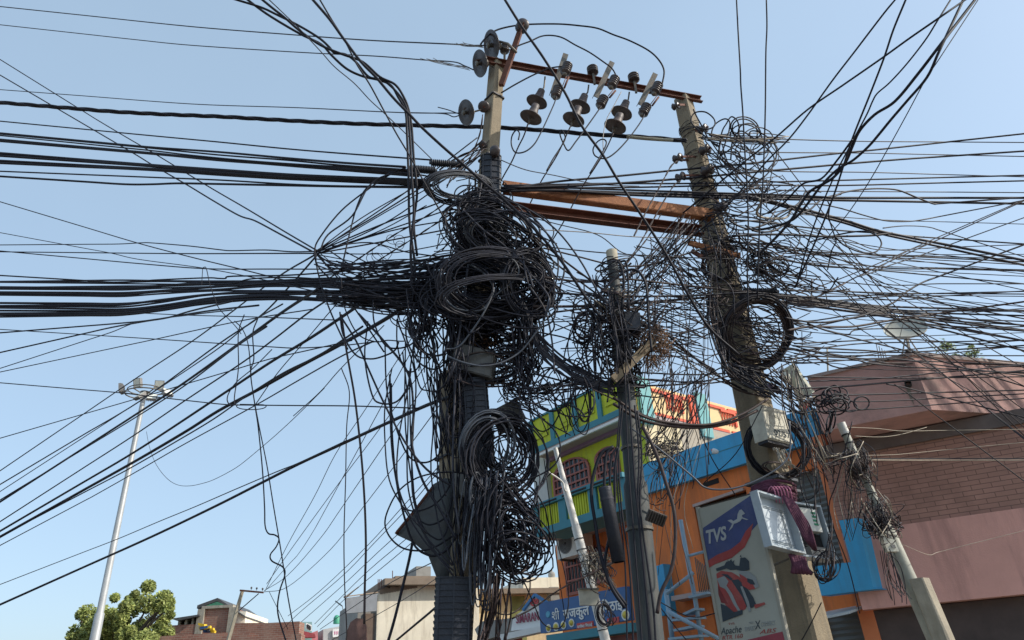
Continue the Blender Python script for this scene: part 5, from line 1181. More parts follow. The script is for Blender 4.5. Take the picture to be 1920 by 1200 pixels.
cable('thick black cable sweeping down from the top, outermost left of its group', [(445, 0), (490, 14), (520, 28), (560, 48), (598, 71), (617, 88), (627, 99), (648, 102), (668, 117), (689, 142), (706, 148), (718, 150), (745, 174), (763, 205), (768, 250), (772, 330), (776, 400), (770, 470), (776, 560)], 4.6, 5.2, 6.2, None, g)
cable('thick black cable sweeping down with a long bow under its neighbours', [(452, -10), (500, 26), (560, 62), (602, 83), (622, 104), (650, 129), (680, 143), (710, 150), (733, 160), (747, 183), (760, 208), (763, 250), (766, 330), (768, 420), (778, 500), (772, 560)], 4.6, 5.3, 6.3, None, g)
cable('straight thick black cable running from top left across the left pole and beyond', [(587, 0), (617, 35), (643, 71), (676, 115), (706, 146), (737, 183), (770, 217), (792, 240), (830, 275), (867, 307), (910, 345), (937, 367), (985, 412), (1025, 455), (1060, 500), (1100, 560), (1130, 600)], 5.2, 4.6, 6.0, None, g)
cable('thinner black cable crossing the straight thick one from above', [(600, 0), (622, 37), (647, 77), (668, 119), (693, 158), (718, 204), (743, 250), (768, 292), (800, 350), (840, 420), (880, 470)], 3, 4.8, 6.2, None, g)
cable('thin wire below the sweeping cables reaching the upper closure', [(556, 48), (601, 96), (627, 125), (664, 156), (693, 187), (718, 210), (758, 248), (809, 298)], 2, 5.0, 6.3, cab_dust, g)
cable('black cable starting at the top edge and merging into the sweeping pair', [(490, -2), (512, 16), (535, 34), (560, 56), (600, 84), (640, 101), (680, 116), (712, 144), (740, 158), (756, 180), (766, 205), (772, 240), (776, 300), (782, 360), (776, 420), (782, 480)], 4.6, 5.1, 6.25, None, g)
cable('thin line at the top edge just right of the sweeping cables', [(505, 0), (520, 14), (560, 52)], 2, 5, 5.4, None, g)
cable('bold black diagonal cable passing in front of the crossarm and tie beams', [(947, 0), (970, 37), (985, 60), (1020, 110), (1060, 175), (1090, 235), (1130, 290), (1160, 340), (1200, 400), (1240, 462), (1262, 500), (1290, 552), (1330, 615), (1385, 665)], 5, 4.8, 6.3)
cable('highest black jumper arching from the left discs over to the rightmost fuse', [(901, 83), (912, 70), (930, 57), (960, 49), (995, 45.5), (1047, 45), (1085, 48), (1120, 53), (1150, 65), (1180, 76), (1215, 94), (1235, 112), (1245, 132), (1242, 155), (1238, 168)], 3.2, 6.35, 6.9)
cable('second black jumper arching under the highest one to the middle fuse', [(958, 92), (976, 84), (995, 77), (1015, 68), (1035, 66.5), (1055, 71), (1078, 84), (1105, 98), (1130, 115), (1147, 128), (1155, 142), (1156, 152)], 3, 6.4, 6.75)
cable('third jumper rising from the left pole to the leftmost fuse', [(940, 174), (965, 159), (995, 143), (1020, 132), (1035, 127), (1052, 125), (1060, 128)], 3, 6.5, 6.55)
g = 'leads hanging below the fuse holders'
cable('looping lead hanging from the leftmost fuse holder', [(1044, 178), (1040, 192), (1030, 215), (1015, 247), (1002, 270), (985, 284), (967, 286), (959, 272), (960, 255), (968, 244), (974, 250), (972, 262)], 2.8, 6.5, 6.3, None, g)
cable('kinked lead hanging from the middle fuse holder', [(1129, 195), (1122, 207), (1100, 238), (1080, 265), (1066, 282), (1057, 270), (1050, 252), (1053, 244), (1060, 258), (1052, 275), (1037, 298), (1025, 320)], 2.8, 6.7, 6.4, None, g)
cable('wide looping lead hanging from the rightmost fuse holder', [(1209, 211), (1203, 226), (1180, 258), (1155, 285), (1135, 297), (1117, 293), (1112, 280), (1120, 266), (1131, 261), (1137, 268), (1130, 285), (1117, 307), (1106, 325)], 2.8, 6.9, 6.5, None, g)
for i, P in enumerate([[(990, 232), (982, 255), (972, 275), (960, 302), (947, 325), (936, 345)], [(1070, 236), (1060, 258), (1045, 290), (1028, 318), (1012, 345), (985, 400)], [(1150, 250), (1135, 282), (1115, 315), (1092, 350), (1060, 410), (1035, 452)]]):
    cable('thin conductor running down left from the %s pair of hanging bells' % ['leftmost', 'middle', 'rightmost'][i], P, 2.6, 6.3, 6.9, cab_brown, 'conductors below the hanging bells')
cable('thin wire dropping straight from the crossarm between middle and right fuses', [(1165, 172), (1150, 200), (1137, 225), (1131, 255), (1131, 280)], 1.6, 6.8, 6.7, cab_steel)
# ---- right side, upper
g = 'two near vertical wires at upper right'
cable('left one of two near vertical wires dropping from the top edge', [(1381, 0), (1384, 60), (1388, 130), (1389, 160), (1393, 215), (1396, 275), (1400, 340), (1403, 420), (1401, 500), (1404, 600)], 2.8, 4.6, 5.6, None, g)
cable('right one of two near vertical wires dropping from the top edge', [(1437, 0), (1438, 50), (1436, 100), (1435, 200), (1433, 275), (1430, 350), (1424, 430), (1420, 560)], 2.8, 4.6, 5.6, None, g)
g = 'cables fanning up to the top right corner'
FAN = [([(1678, 0), (1655, 28), (1600, 100), (1560, 152), (1515, 215), (1478, 262), (1440, 300), (1400, 345), (1350, 400), (1290, 450), (1230, 500)], 3.2, 'thin flat ribbon cable meeting the top edge left of its neighbour'),
       ([(1760, 34), (1705, 72), (1655, 108), (1580, 160), (1515, 205), (1455, 257), (1400, 300), (1340, 350), (1280, 400)], 3.4, 'straight cable rising right to the frame edge, crossing the others'),
       ([(1698, 0), (1675, 56), (1657, 110), (1630, 180), (1600, 255), (1585, 300), (1562, 370), (1530, 450), (1490, 540)], 3.6, 'steep cable meeting the top edge right of the ribbon cable'),
       ([(1757, 40), (1735, 75), (1700, 120), (1668, 155), (1645, 175), (1636, 190), (1625, 215), (1600, 262), (1560, 340), (1520, 440), (1495, 530)], 3, 'thin cable with a soft bend where it turns steep'),
       ([(1760, 88), (1720, 140), (1678, 190), (1640, 215), (1612, 245), (1598, 275), (1585, 305), (1560, 335), (1520, 358), (1500, 385), (1485, 410), (1460, 440), (1420, 480)], 6, 'thickest black cable curving down from the right edge'),
       ([(1760, 98), (1738, 145), (1700, 190), (1670, 225), (1648, 252), (1628, 275), (1600, 300), (1570, 318), (1540, 348), (1500, 400), (1478, 416), (1440, 428), (1410, 432)], 5, 'second thick black cable just right of the thickest one'),
       ([(1760, 112), (1735, 150), (1700, 215), (1667, 275), (1630, 340), (1590, 400), (1560, 435), (1530, 475), (1490, 520)], 2, 'thin grey wire right of the thick pair'),
       ([(1598, 262), (1570, 300), (1540, 335), (1505, 345), (1470, 380), (1440, 400)], 4, 'short thick cable bending into the tangle under the fan')]
for i, (P, w_, l) in enumerate(FAN): cable(l, P, w_, 4.4 + .15 * i, 6.8, cab_black, g)
g = 'strand wires running right from the leaning pole'
for i, (P, l) in enumerate([([(1310, 258), (1400, 258), (1500, 262), (1620, 265), (1760, 266)], 'topmost thin strand wire from the leaning pole to the right edge'), ([(1350, 284), (1475, 286), (1620, 287), (1760, 290)], 'second thin strand wire down, right of the leaning pole'), ([(1365, 318), (1500, 322), (1620, 323), (1760, 327)], 'third thin strand wire down, right of the leaning pole'), ([(1380, 352), (1500, 358), (1620, 359), (1760, 360)], 'fourth thin strand wire down, just above the thick black pair')]):
    cable(l, P, 2.4, 7.3, 9.5, cab_dust, g)
g = 'thick black cables crossing behind the right pole top'
for i, (P, w_, l) in enumerate([([(948, 356), (1040, 341), (1160, 330), (1280, 318), (1420, 305), (1550, 290), (1640, 281), (1760, 268)], 4, 'uppermost thick black cable rising from left pole to right edge'),
    ([(950, 352), (1100, 347), (1200, 341), (1300, 333), (1400, 324), (1500, 315), (1600, 306), (1700, 298), (1760, 294)], 4.4, 'second thick black cable rising to the right edge'),
    ([(945, 348), (1040, 346), (1150, 344), (1300, 344), (1500, 340), (1760, 333)], 3.6, 'third thick black cable, almost level, reaching the right edge'),
    ([(945, 352), (1040, 352), (1200, 351), (1400, 347), (1560, 348), (1760, 343)], 3.6, 'level black cable just under the third of the crossing cables'),
    ([(940, 358), (1040, 357), (1200, 362), (1360, 366), (1500, 370), (1600, 371), (1760, 371)], 5.5, 'lower thick black cable over the orange tie beam'),
    ([(940, 352), (1060, 358), (1200, 366), (1360, 371), (1500, 374), (1600, 376), (1760, 379)], 5.5, 'lowest thick black cable touching the orange tie beam'),
    ([(1060, 352), (1200, 357), (1350, 362), (1480, 366), (1560, 370)], 4, 'short black cable squeezed between the lower thick pair')]):
    cable(l, P, w_, 6.3, 8.5 if P[-1][0] > 1700 else 7.0, cab_black, g)
cable('greyish thick cable bundle slanting down from right pole to right edge, upper strand', [(1400, 368), (1440, 376), (1500, 391), (1580, 412), (1640, 431), (1700, 444), (1760, 456)], 6, 7.0, 8.0, cab_dust, 'slanting thick pair'); cable('greyish thick cable bundle slanting down from right pole to right edge, lower strand', [(1400, 372), (1450, 382), (1510, 399), (1580, 417), (1650, 438), (1760, 462)], 5, 7.05, 8.1, cab_dust, 'slanting thick pair')
A8 = lambda L: [(1360 + x / 4.8, 260 + y / 4.8) for x, y in L]; B4 = lambda L: [(1360 + x / 4.8, 500 + y / 4.8) for x, y in L]
g = 'loose looping wires in the sky right of the leaning pole'
for i, (P, w_, l) in enumerate([(A8([(940, 535), (1010, 505), (1080, 480), (1250, 455), (1420, 450), (1560, 465), (1700, 520), (1800, 560), (1880, 588), (1920, 585)]), 3.4, 'black cable humping over the level thick pair at the right'),
    (A8([(985, 880), (1040, 935), (1080, 965), (1180, 1010), (1280, 1030), (1350, 1020), (1390, 985), (1405, 940), (1380, 890), (1330, 855), (1260, 835), (1150, 840), (990, 870), (760, 930)]), 3, 'single wide teardrop loop of black wire under the slanting pair'),
    (A8([(0, 730), (300, 745), (600, 785), (900, 815), (1150, 835), (1450, 855), (1700, 880), (1920, 895)]), 3.4, 'gently falling black wire ending beside the slanting pair'),
    (A8([(60, 875), (400, 862), (700, 870), (900, 880), (1300, 872), (1500, 850)]), 4.5, 'thick level wire just above the teardrop loop'),
    (A8([(600, 610), (700, 592), (850, 590), (1050, 630), (1250, 690), (1450, 740), (1650, 745), (1800, 725), (1920, 702)]), 2.6, 'wire dipping and rising again near the right edge'),
    (A8([(580, 678), (850, 692), (1100, 710), (1500, 735), (1920, 747)]), 1.8, 'thin grey wire across the dipping one'),
    (A8([(1350, 1190), (1450, 1120), (1550, 1060), (1700, 985), (1830, 950)]), 2, 'thin wire rising to the slanting pair near right edge'),
    (A8([(1200, 1240), (1350, 1195), (1480, 1140), (1700, 1070), (1920, 990)]), 2.2, 'thin wire rising to the right edge below the teardrop loop'),
    (A8([(1420, 805), (1520, 792), (1620, 785), (1750, 788), (1850, 800), (1920, 822)]), 2.2, 'short arched wire above the slanting pair at the right'),
    (A8([(600, 1110), (1000, 1130), (1400, 1150), (1920, 1162)]), 2.2, 'thin level wire low in the sky at right'),
    (A8([(920, 560), (938, 610), (930, 700), (955, 790), (985, 880), (995, 930), (960, 1000), (940, 1080), (920, 1180)]), 2.4, 'wire hanging down through the base of teardrop loop'),
    (A8([(310, 540), (320, 590), (290, 640), (285, 680), (320, 705), (400, 718), (500, 720), (560, 700), (590, 640)]), 4.5, 'pale hooked cable loop right of the orange tie beam'),
    (A8([(40, 740), (130, 790), (230, 810), (370, 760), (480, 680), (560, 640), (650, 590), (700, 520), (720, 485), (780, 465), (860, 480)]), 3.6, 'wavy black cable climbing through the tangle'),
    (A8([(180, 780), (260, 830), (360, 840), (460, 820), (560, 750), (650, 690), (760, 640), (850, 560), (940, 520), (1040, 500)]), 3.6, 'second wavy black cable climbing beside the first'),
    (B4([(500, 210), (1100, 225), (1560, 240), (1920, 242)]), 2.8, 'level black wire from the ribbed closure to the right edge'),
    (B4([(440, 262), (700, 270), (1000, 266), (1250, 262), (1400, 252), (1920, 240)]), 2.8, 'black wire just under the closure, rising slightly'),
    (B4([(540, 460), (640, 480), (750, 498), (850, 502), (950, 495), (1150, 460), (1280, 425), (1400, 370), (1500, 330), (1560, 290), (1640, 220), (1780, 140), (1920, 88)]), 3.6, 'sagging cable that climbs steeply to the right edge'),
    (B4([(560, 575), (680, 550), (800, 540), (1100, 542), (1250, 525), (1400, 498), (1700, 450), (1920, 420)]), 4, 'pale brown cable below the bundle at the right'),
    (B4([(740, 510), (900, 572), (1050, 612), (1200, 655), (1500, 725), (1750, 790), (1920, 842)]), 3.2, 'dark cable falling steadily across the satellite dish to right edge'),
    (B4([(620, 692), (900, 680), (1200, 664), (1500, 650), (1700, 655), (1920, 672)]), 2.6, 'nearly level wire at the dish height'),
    (B4([(610, 712), (1000, 740), (1300, 757), (1450, 770), (1700, 768), (1920, 755)]), 3.2, 'nearly level wire below the dish'),
    (B4([(700, 740), (1000, 800), (1200, 845), (1300, 870), (1600, 900), (1920, 917)]), 3.2, 'wire falling to the mauve parapet corner'),
    (B4([(620, 780), (900, 810), (1300, 830), (1920, 855)]), 2.8, 'wire along the mauve parapet top'),
    (B4([(700, 990), (1300, 1000), (1600, 1004), (1920, 1000)]), 2.6, 'level wire across the mauve parapet'),
    (B4([(540, 1098), (800, 1090), (1100, 1075), (1500, 1040), (1920, 1003)]), 3.4, 'thick rising wire across the mauve parapet'),
    (B4([(700, 1160), (1200, 1152), (1920, 1132)]), 3, 'level wire across the middle of the mauve parapet')]):
    cable(l, P, w_, 6.6, 7.4 if P[-1][0] < 1700 else 8.2, cab_white if 'pale hooked' in l else (cab_brown if 'pale brown' in l else cab_black), g)
C7 = lambda L: [(1400 + x / 5.333, 720 + y / 5.333) for x, y in L]
g = 'service wires in front of the mauve building'
for P, w_, l in [(C7([(620, 170), (1200, 175), (1600, 160), (1920, 143)]), 2.4, 'thin level wire low on the mauve parapet'), (C7([(400, 278), (900, 272), (1200, 255), (1500, 235), (1920, 205)]), 2.4, 'thin rising wire near the parapet underside'), (C7([(600, 735), (1200, 745), (1920, 745)]), 2, 'dark thin level wire on the brown tiles'),
    (C7([(1000, 432), (1300, 445), (1550, 470), (1920, 465)]), 1.2, 'upper pale wire on the brown tiles'), (C7([(1080, 520), (1300, 530), (1450, 520), (1600, 490), (1800, 432)]), 1.1, 'pale wire end curling up on the brown tiles'), (C7([(1150, 715), (1500, 705), (1920, 665)]), 1, 'faint pale wire rising across the brown tiles'), (C7([(1230, 760), (1600, 762), (1920, 762)]), 1.8, 'brightest pale level wire on the brown tiles'),
    (C7([(1480, 5), (1640, 115), (1760, 210), (1920, 330)]), 2, 'diagonal wire from the spout down to the right'), (C7([(1400, 0), (1560, 30), (1780, 85), (1920, 120)]), 3, 'dark cable passing over the black spout')]:
    cable(l, P, w_, 6.9, 7.8, cab_white if 'pale' in l or 'faint' in l else cab_black, g)
# ---- left side long lines
A5 = lambda L: [(160 + x / 4, 225 + y / 4) for x, y in L]; B1 = lambda L: [(160 + x / 4, 480 + y / 4) for x, y in L]; B5 = lambda L: [(160 + x / 4.8, 680 + y / 4.8) for x, y in L]; B6 = lambda L: [(160 + x / 4.8, 950 + y / 4.8) for x, y in L]
g = 'upper black bundle from left edge to the left pole'
for i, (P, w_) in enumerate([([(0, 70), (500, 118), (1000, 165), (1500, 215), (1920, 250), (2600, 300)], 3), ([(0, 158), (480, 203), (1000, 240), (1500, 285), (1920, 320), (2400, 352)], 4.4), ([(0, 165), (480, 210), (1000, 262), (1500, 300), (1920, 340), (2440, 375)], 3.4), ([(0, 180), (500, 230), (800, 265), (1300, 312), (1920, 352), (2440, 385)], 3.2), ([(0, 205), (480, 248), (1000, 300), (1500, 335), (1920, 370), (2500, 400)], 6), ([(0, 212), (480, 252), (900, 290), (1500, 340), (1920, 374), (2500, 420)], 5),
    ([(0, 300), (480, 338), (1000, 375), (1500, 410), (1920, 430), (2560, 455)], 6.5), ([(0, 312), (480, 345), (1000, 392), (1500, 425), (1920, 440), (2560, 470)], 6), ([(0, 340), (480, 366), (1000, 400), (1500, 432), (1920, 450), (2560, 480)], 5.5), ([(0, 352), (480, 374), (1000, 410), (1500, 440), (1920, 458), (2600, 490)], 5.5),
    ([(0, 410), (500, 430), (1000, 450), (1500, 480), (1920, 495), (2560, 500)], 3.4), ([(0, 463), (300, 482), (500, 482), (700, 475), (1000, 480), (1400, 488), (1920, 498), (2560, 505)], 4.6)]):
    nm = ['topmost single line of the', 'second line down in the', 'third line down in the', 'fourth line down in the', 'first very thick line in the', 'very thick line just under the first one in the', 'thickest upper line of the middle pair in the', 'thickest lower line of the middle pair in the', 'thick line under the middle pair in the', 'lowest thick line of the dense part in the', 'lone thinner line below the dense part of the', 'lowest wavy line of the'][i]
    cable(nm + ' upper left bundle', A5(P), w_, 8.5, 6.3 + .03 * i, cab_black, g)
g = 'thin crossing lines in the left sky'
for P, w_, l in [(A5([(0, -56), (90, 0), (300, 125), (540, 265), (900, 485), (1200, 660), (1500, 840), (1735, 978)]), 2.4, 'upper of two parallel diagonals falling to the knot left of the pole'), (A5([(0, 38), (370, 255), (500, 335), (760, 485), (950, 600), (1150, 715), (1270, 755), (1450, 850), (1700, 985)]), 2.8, 'lower of two parallel diagonals falling to the knot left of the pole'),
    (A5([(0, 805), (400, 925), (800, 1030), (1150, 1115), (1450, 1190), (1900, 1300)]), 2.2, 'long falling line from left edge into the middle bundle'), (A5([(0, 932), (250, 930), (420, 921), (500, 922), (780, 945), (1000, 972), (1100, 980), (1350, 975), (1550, 988), (1740, 985)]), 2.2, 'wavy line from left edge to the knot'), (A5([(0, 995), (700, 1002), (1300, 1001), (1720, 1000)]), 2.4, 'straight level line from left edge to the knot'),
    (A5([(0, 963), (200, 1000), (400, 1045), (880, 1110), (1300, 1190), (1700, 1280)]), 1.7, 'thinnest falling line crossing the level one'), (A5([(0, 1040), (440, 1080), (900, 1115), (1400, 1118), (1920, 1118), (2300, 1110)]), 2.4, 'level line just below the thinnest falling one'),
    (B1([(0, 590), (400, 615), (1000, 655), (1400, 682), (1600, 690), (1920, 672), (2200, 640)]), 2, 'sagging thin line below the middle bundle'), (B1([(0, 735), (260, 680), (520, 625), (1000, 520), (1300, 462), (1700, 400)]), 2, 'thin line rising from the left edge into middle bundle'), (B1([(0, 635), (200, 570), (400, 495), (800, 440), (1100, 405)]), 2, 'thinner of three rising lines below the middle bundle'), (B1([(0, 525), (250, 505), (500, 480), (900, 415), (1300, 370)]), 3.2, 'upper of three rising lines below the middle bundle'), (B1([(0, 580), (200, 535), (450, 490), (620, 462), (800, 410), (1100, 340)]), 3.2, 'middle of three rising lines below the middle bundle'),
    (B1([(450, 430), (800, 445), (1300, 458), (1920, 482)]), 2, 'thin nearly level line hugging the bundle underside'), (B5([(0, 245), (300, 270), (600, 305), (1000, 350), (1270, 377), (1500, 382), (1920, 386), (2400, 390), (3000, 410)]), 2.2, 'level line passing right behind the light mast top'),
    (B5([(0, 458), (460, 325), (860, 205), (1300, 75), (1650, -30), (2000, -110), (2400, -200)]), 2, 'shallow rising line behind the mast lamps')]:
    cable(l, P, w_, 9.5, 6.6, cab_black, g)
g = 'diagonal service cables falling to the lower left edge'
for P, w_, l in [([(160, 774), (260, 706), (360, 640), (437, 583), (520, 520), (590, 478)], 2.4, 'highest diagonal passing above the mast lamps'), ([(160, 813), (264, 751), (410, 645), (485, 595), (540, 540), (600, 472)], 2.8, 'diagonal touching the right mast lamps from above'), ([(160, 818), (268, 748), (400, 660), (470, 605), (530, 570)], 2, 'thin twin hugging the diagonal that touches the lamps'),
    ([(160, 838), (250, 780), (339, 722), (447, 645), (530, 585), (600, 540)], 4.4, 'thick diagonal ending just below the mast lamps'), ([(160, 840), (252, 784), (345, 724), (440, 652), (500, 612)], 2.6, 'thinner twin under the thick diagonal by the lamps'), ([(160, 875), (250, 817), (347, 751), (454, 680), (515, 635), (580, 585), (650, 540)], 2.8, 'diagonal next below the thick one by the lamps'),
    ([(160, 902), (235, 858), (306, 813), (431, 730), (506, 680), (580, 635), (640, 595), (690, 560)], 4.6, 'upper of the two boldest diagonals in the lower left sky'), ([(160, 917), (260, 861), (350, 808), (410, 770), (485, 730), (560, 688), (640, 645), (720, 600), (780, 560)], 6, 'boldest diagonal across the lower left sky'), ([(160, 922), (240, 880), (330, 828), (400, 786), (460, 744), (530, 700), (600, 665), (680, 612)], 2.8, 'thin twin just under the boldest diagonal'),
    ([(160, 938), (177, 929), (260, 882), (347, 832), (477, 761), (560, 713), (640, 668), (700, 640)], 2.2, 'thin diagonal below the boldest pair'), ([(160, 1062), (285, 1006), (402, 950), (485, 908), (560, 870), (640, 833), (720, 796), (800, 760), (850, 742)], 5, 'lone thick diagonal low in the sky reaching the post'), ([(160, 1034), (222, 1010), (300, 977), (366, 950), (440, 918), (520, 884), (560, 868), (650, 826)], 1.8, 'thin line running just above the lone thick diagonal'),
    ([(478, 760), (520, 700), (575, 636), (640, 560), (700, 500)], 2, 'steep thin diagonal crossing the bold pair'), ([(550, 780), (600, 735), (640, 690), (720, 610)], 1.8, 'short thin diagonal right of the steep one'),
    ([(744, 1200), (780, 1170), (811, 1144), (850, 1108)], 4.4, 'short thick cable passing from the black duct down left over white wall')]:
    cable(l, P, w_, 13 if P[0][0] == 160 else 8, 6.5, cab_black, g)
g = 'faint drop wires fanning down behind the left pole'
FN = ['highest of those reaching the distant crossarm', 'second highest reaching the distant crossarm', 'third one reaching the distant crossarm', 'passing right under the crossarm', 'ending low over the brick wall', 'parallel to its neighbour above the street lamp', 'ending over the far pink shop', 'lowest parallel line past the street lamp', 'lowest one in front of the white wall', 'uppermost curved one', 'steepest curved one', 'short one over the far signs']
for i, P in enumerate([[(613, 950), (585, 1000), (560, 1038), (540, 1060), (500, 1105)], [(642, 950), (600, 1010), (540, 1078), (495, 1108)], [(750, 860), (680, 952), (620, 1030), (540, 1100), (495, 1110)], [(800, 900), (755, 950), (686, 1026), (600, 1108), (540, 1155)], [(805, 905), (767, 950), (700, 1020), (644, 1078), (560, 1150), (530, 1180)], [(795, 960), (720, 1025), (640, 1100), (565, 1166)], [(790, 985), (762, 1010), (680, 1080), (590, 1170)], [(792, 1000), (740, 1045), (650, 1120), (595, 1175)], [(1020, 900), (900, 1020), (780, 1110), (640, 1190)], [(700, 820), (640, 900), (560, 1010), (500, 1095)], [(690, 760), (630, 850), (590, 930), (540, 1020), (497, 1108)], [(810, 1055), (720, 1100), (600, 1180)]]):
    dx, dy = P[0][0] - P[1][0], P[0][1] - P[1][1]; k_ = max(0, (862 - P[0][0]) / max(8, dx)); P = [(P[0][0] + dx * k_, P[0][1] + dy * k_ * 1.03)] + P
    cable('faint drop wire left of the pole, ' + FN[i], P, 1.5, 8, 20, cab_dust, g)
cable('very faint sagging wire hanging from the light mast', B5([(550, 620), (570, 730), (600, 830), (640, 920), (700, 1005), (770, 1070), (850, 1105), (950, 1108), (1060, 1085), (1150, 1055), (1280, 990), (1400, 915), (1600, 750), (1760, 610), (1920, 460), (2150, 230)]), 1.2, 22, 9, cab_dust)
# vertical drops, left sky
g = 'wires hanging vertically in the left sky'
for P, w_, l in [([(458, 590), (447, 625), (447, 690), (440, 740), (439, 758), (432, 760), (426, 750), (430, 735), (445, 715), (475, 690), (510, 655)], 2.2, 'hooked wire hanging in the left sky above the lone ring'), ([(483, 598), (474, 625), (476, 672), (470, 700), (478, 760), (484, 800), (492, 880), (496, 950), (497, 985), (503, 1000), (515, 1003), (523, 1010), (518, 1025), (507, 1040), (510, 1052), (530, 1063), (534, 1078), (524, 1110), (521, 1150), (537, 1205)], 2.8, 'long hanging wire with two wiggles near the bottom'), ([(440, 602), (455, 618), (466, 650), (472, 720), (484, 790), (500, 870), (513, 950), (528, 1040), (540, 1120), (556, 1205)], 2.2, 'long straight hanging wire crossing the wiggly one'),
    ([(640, 690), (655, 735), (650, 800), (648, 900), (645, 1000), (646, 1090), (650, 1180), (649, 1205)], 2.4, 'thin straight wire hanging left of the thicker brown one'), ([(640, 590), (650, 660), (665, 745), (676, 840), (683, 930), (686, 1020), (684, 1100), (683, 1170)], 4.6, 'thick brown black cable hanging straight to the rusty plate'), ([(775, 1008), (767, 1050), (755, 1100), (740, 1160), (727, 1205)], 6, 'thick cable dropping from the grey metal sheet in front of the white wall'),
    ([(380, 503), (379, 520), (378, 535)], 1.4, 'tiny wire loop leg above the middle bundle, left'), ([(380, 503), (383, 501), (387, 504), (394, 535), (403, 560), (412, 580), (440, 610), (452, 626)], 1.6, 'thin wire dropping through the middle bundle'), ([(505, 1110), (540, 1180)], 1.2, 'faint wire under the distant crossarm')]:
    cable(l, P, w_, 6.3, 6.3, cab_brown if 'brown' in l else cab_black, g)
cable('small flat wire ring hooked on the level line by the mast', [(446, 758), (444, 763), (455, 767), (475, 768), (492, 766), (499, 762), (494, 759), (475, 758.5), (450, 758)], 1.8, 6.5, 6.6, None)
t = thing('rusty_plate', 'rounded rusty metal plate standing at the bottom before the white wall', 'plate', W(675, 1215, 7))
mb = MB(); mb.prism([W(x, y, 7 + (x - 660) * .002) for x, y in [(645, 1215), (650, 1185), (657, 1167), (668, 1159), (680, 1160), (686, 1172), (687, 1215)]], Vector((0, .04, 0))); mb.build('plate_body', mat('rust_plate', (.23, .13, .11), .8, .25, 6, .2, stain=(.14, .07, .05), stain_amt=.6), t)
# middle left bundle
g = 'dense black bundle from left edge at mid height'
starts = [526, 529, 538, 540, 543, 549, 552, 555, 569, 572, 575, 579, 583, 587, 590, 592]
for i, y0 in enumerate(starts):
    wq = [3.6, 3.2, 5.5, 5.5, 4, 5.5, 4.5, 3.6, 5, 5, 4, 4.6, 4.6, 6, 5.5, 3.6][i]
    y1 = 541 + (i - 7) * 2.6 + uni(-3, 3); y2 = 545 + (i - 7) * 3.2 + uni(-5, 5); y3 = 540 + (i - 7) * 5 + uni(-14, 14)
    P = [(160, y0), (230, y0 + uni(-1, 1)), (300, y0 * .7 + y1 * .3 + uni(-2, 2)), (400, y0 * .25 + y1 * .75 + uni(-2, 2)), (500, y1 + uni(-2, 2)), (600, (y1 + y2) / 2 + uni(-3, 3)), (690, y2), (770, y2 * .5 + y3 * .5 + uni(-5, 5)), (850, y3)]
    cable('black cable in the dense mid height bundle, %s from top at the left edge' % ORD(i), P, wq, 8.3, 6.2, cab_black, g)
for i, P in enumerate([[(160, 526), (210, 529), (272, 527), (290, 525), (385, 521), (410, 522), (423, 522), (435, 518), (540, 516), (640, 508), (760, 492), (850, 478)], [(160, 531), (350, 533), (430, 532), (470, 523), (540, 520), (640, 524), (740, 512), (830, 500)], [(590, 475), (620, 492), (660, 500), (720, 505), (800, 498)], [(450, 536), (520, 530), (600, 526), (700, 520), (800, 512)]]):
    cable(['wavy cable along the top of the dense bundle', 'straight cable lifting off the top of the dense bundle', 'short cable joining the bundle from the knot', 'cable peeling up from the bundle toward the pole'][i], P, 3, 7.6 if i < 2 else 6.6, 6.3, None, g)
# knot and its fan
g = 'wires radiating right from the knot'
KN = ['ending just under the lower ribbed closure', 'ending at the flat coil rim', 'ending beneath the flat coil', 'ending left of the small grey coil', 'short and ending right under the bundle', 'ending at the upper dark coil', 'ending below the upper dark coil', 'ending at the sweeping cables', 'turning down to the matted cables', 'lowest but one, into the matted cables', 'steepest downward', 'short, falling into the bundle', 'nearly level, ending at the mass', 'steepest upward, ending above the upper closure', 'climbing highest to the small spool', 'falling gently under the bundle']
for i in range(16):
    e = [(835, 335), (820, 352), (845, 372), (850, 390), (800, 385), (860, 410), (840, 430), (770, 355), (700, 560), (680, 520), (720, 590), (660, 545), (850, 455), (870, 300), (895, 258), (760, 545)][i]
    m_ = ((595 + e[0]) / 2 + uni(-12, 12), (474 + e[1]) / 2 + uni(-14, 14))
    cable('thin dark wire radiating right from the knot, ' + KN[i], [(592 + uni(-5, 6), 474 + uni(-4, 4)), m_, e], uni(1.8, 3.2), 6.6, uni(6.2, 6.6), random.choice([cab_black, cab_black, cab_brown]), g)
for i, P in enumerate([[(652, 655), (622, 590), (604, 540), (594, 500), (590, 470), (600, 445), (640, 395), (690, 355), (735, 325), (762, 314)], [(600, 470), (615, 440), (660, 405), (690, 352), (720, 330), (765, 325), (800, 330)], [(592, 475), (597, 500), (640, 545), (680, 600), (720, 660)], [(640, 505), (655, 440), (670, 385), (690, 350), (735, 322)]]):
    cable(['large loop bowing out left from the closure through the knot', 'second bowed cable from the closure to the knot', 'curved wire under the knot', 'bowed cable crossing inside the large loop'][i], P, 3, 6.3, 6.4, cab_black, 'bowed cables around the knot')

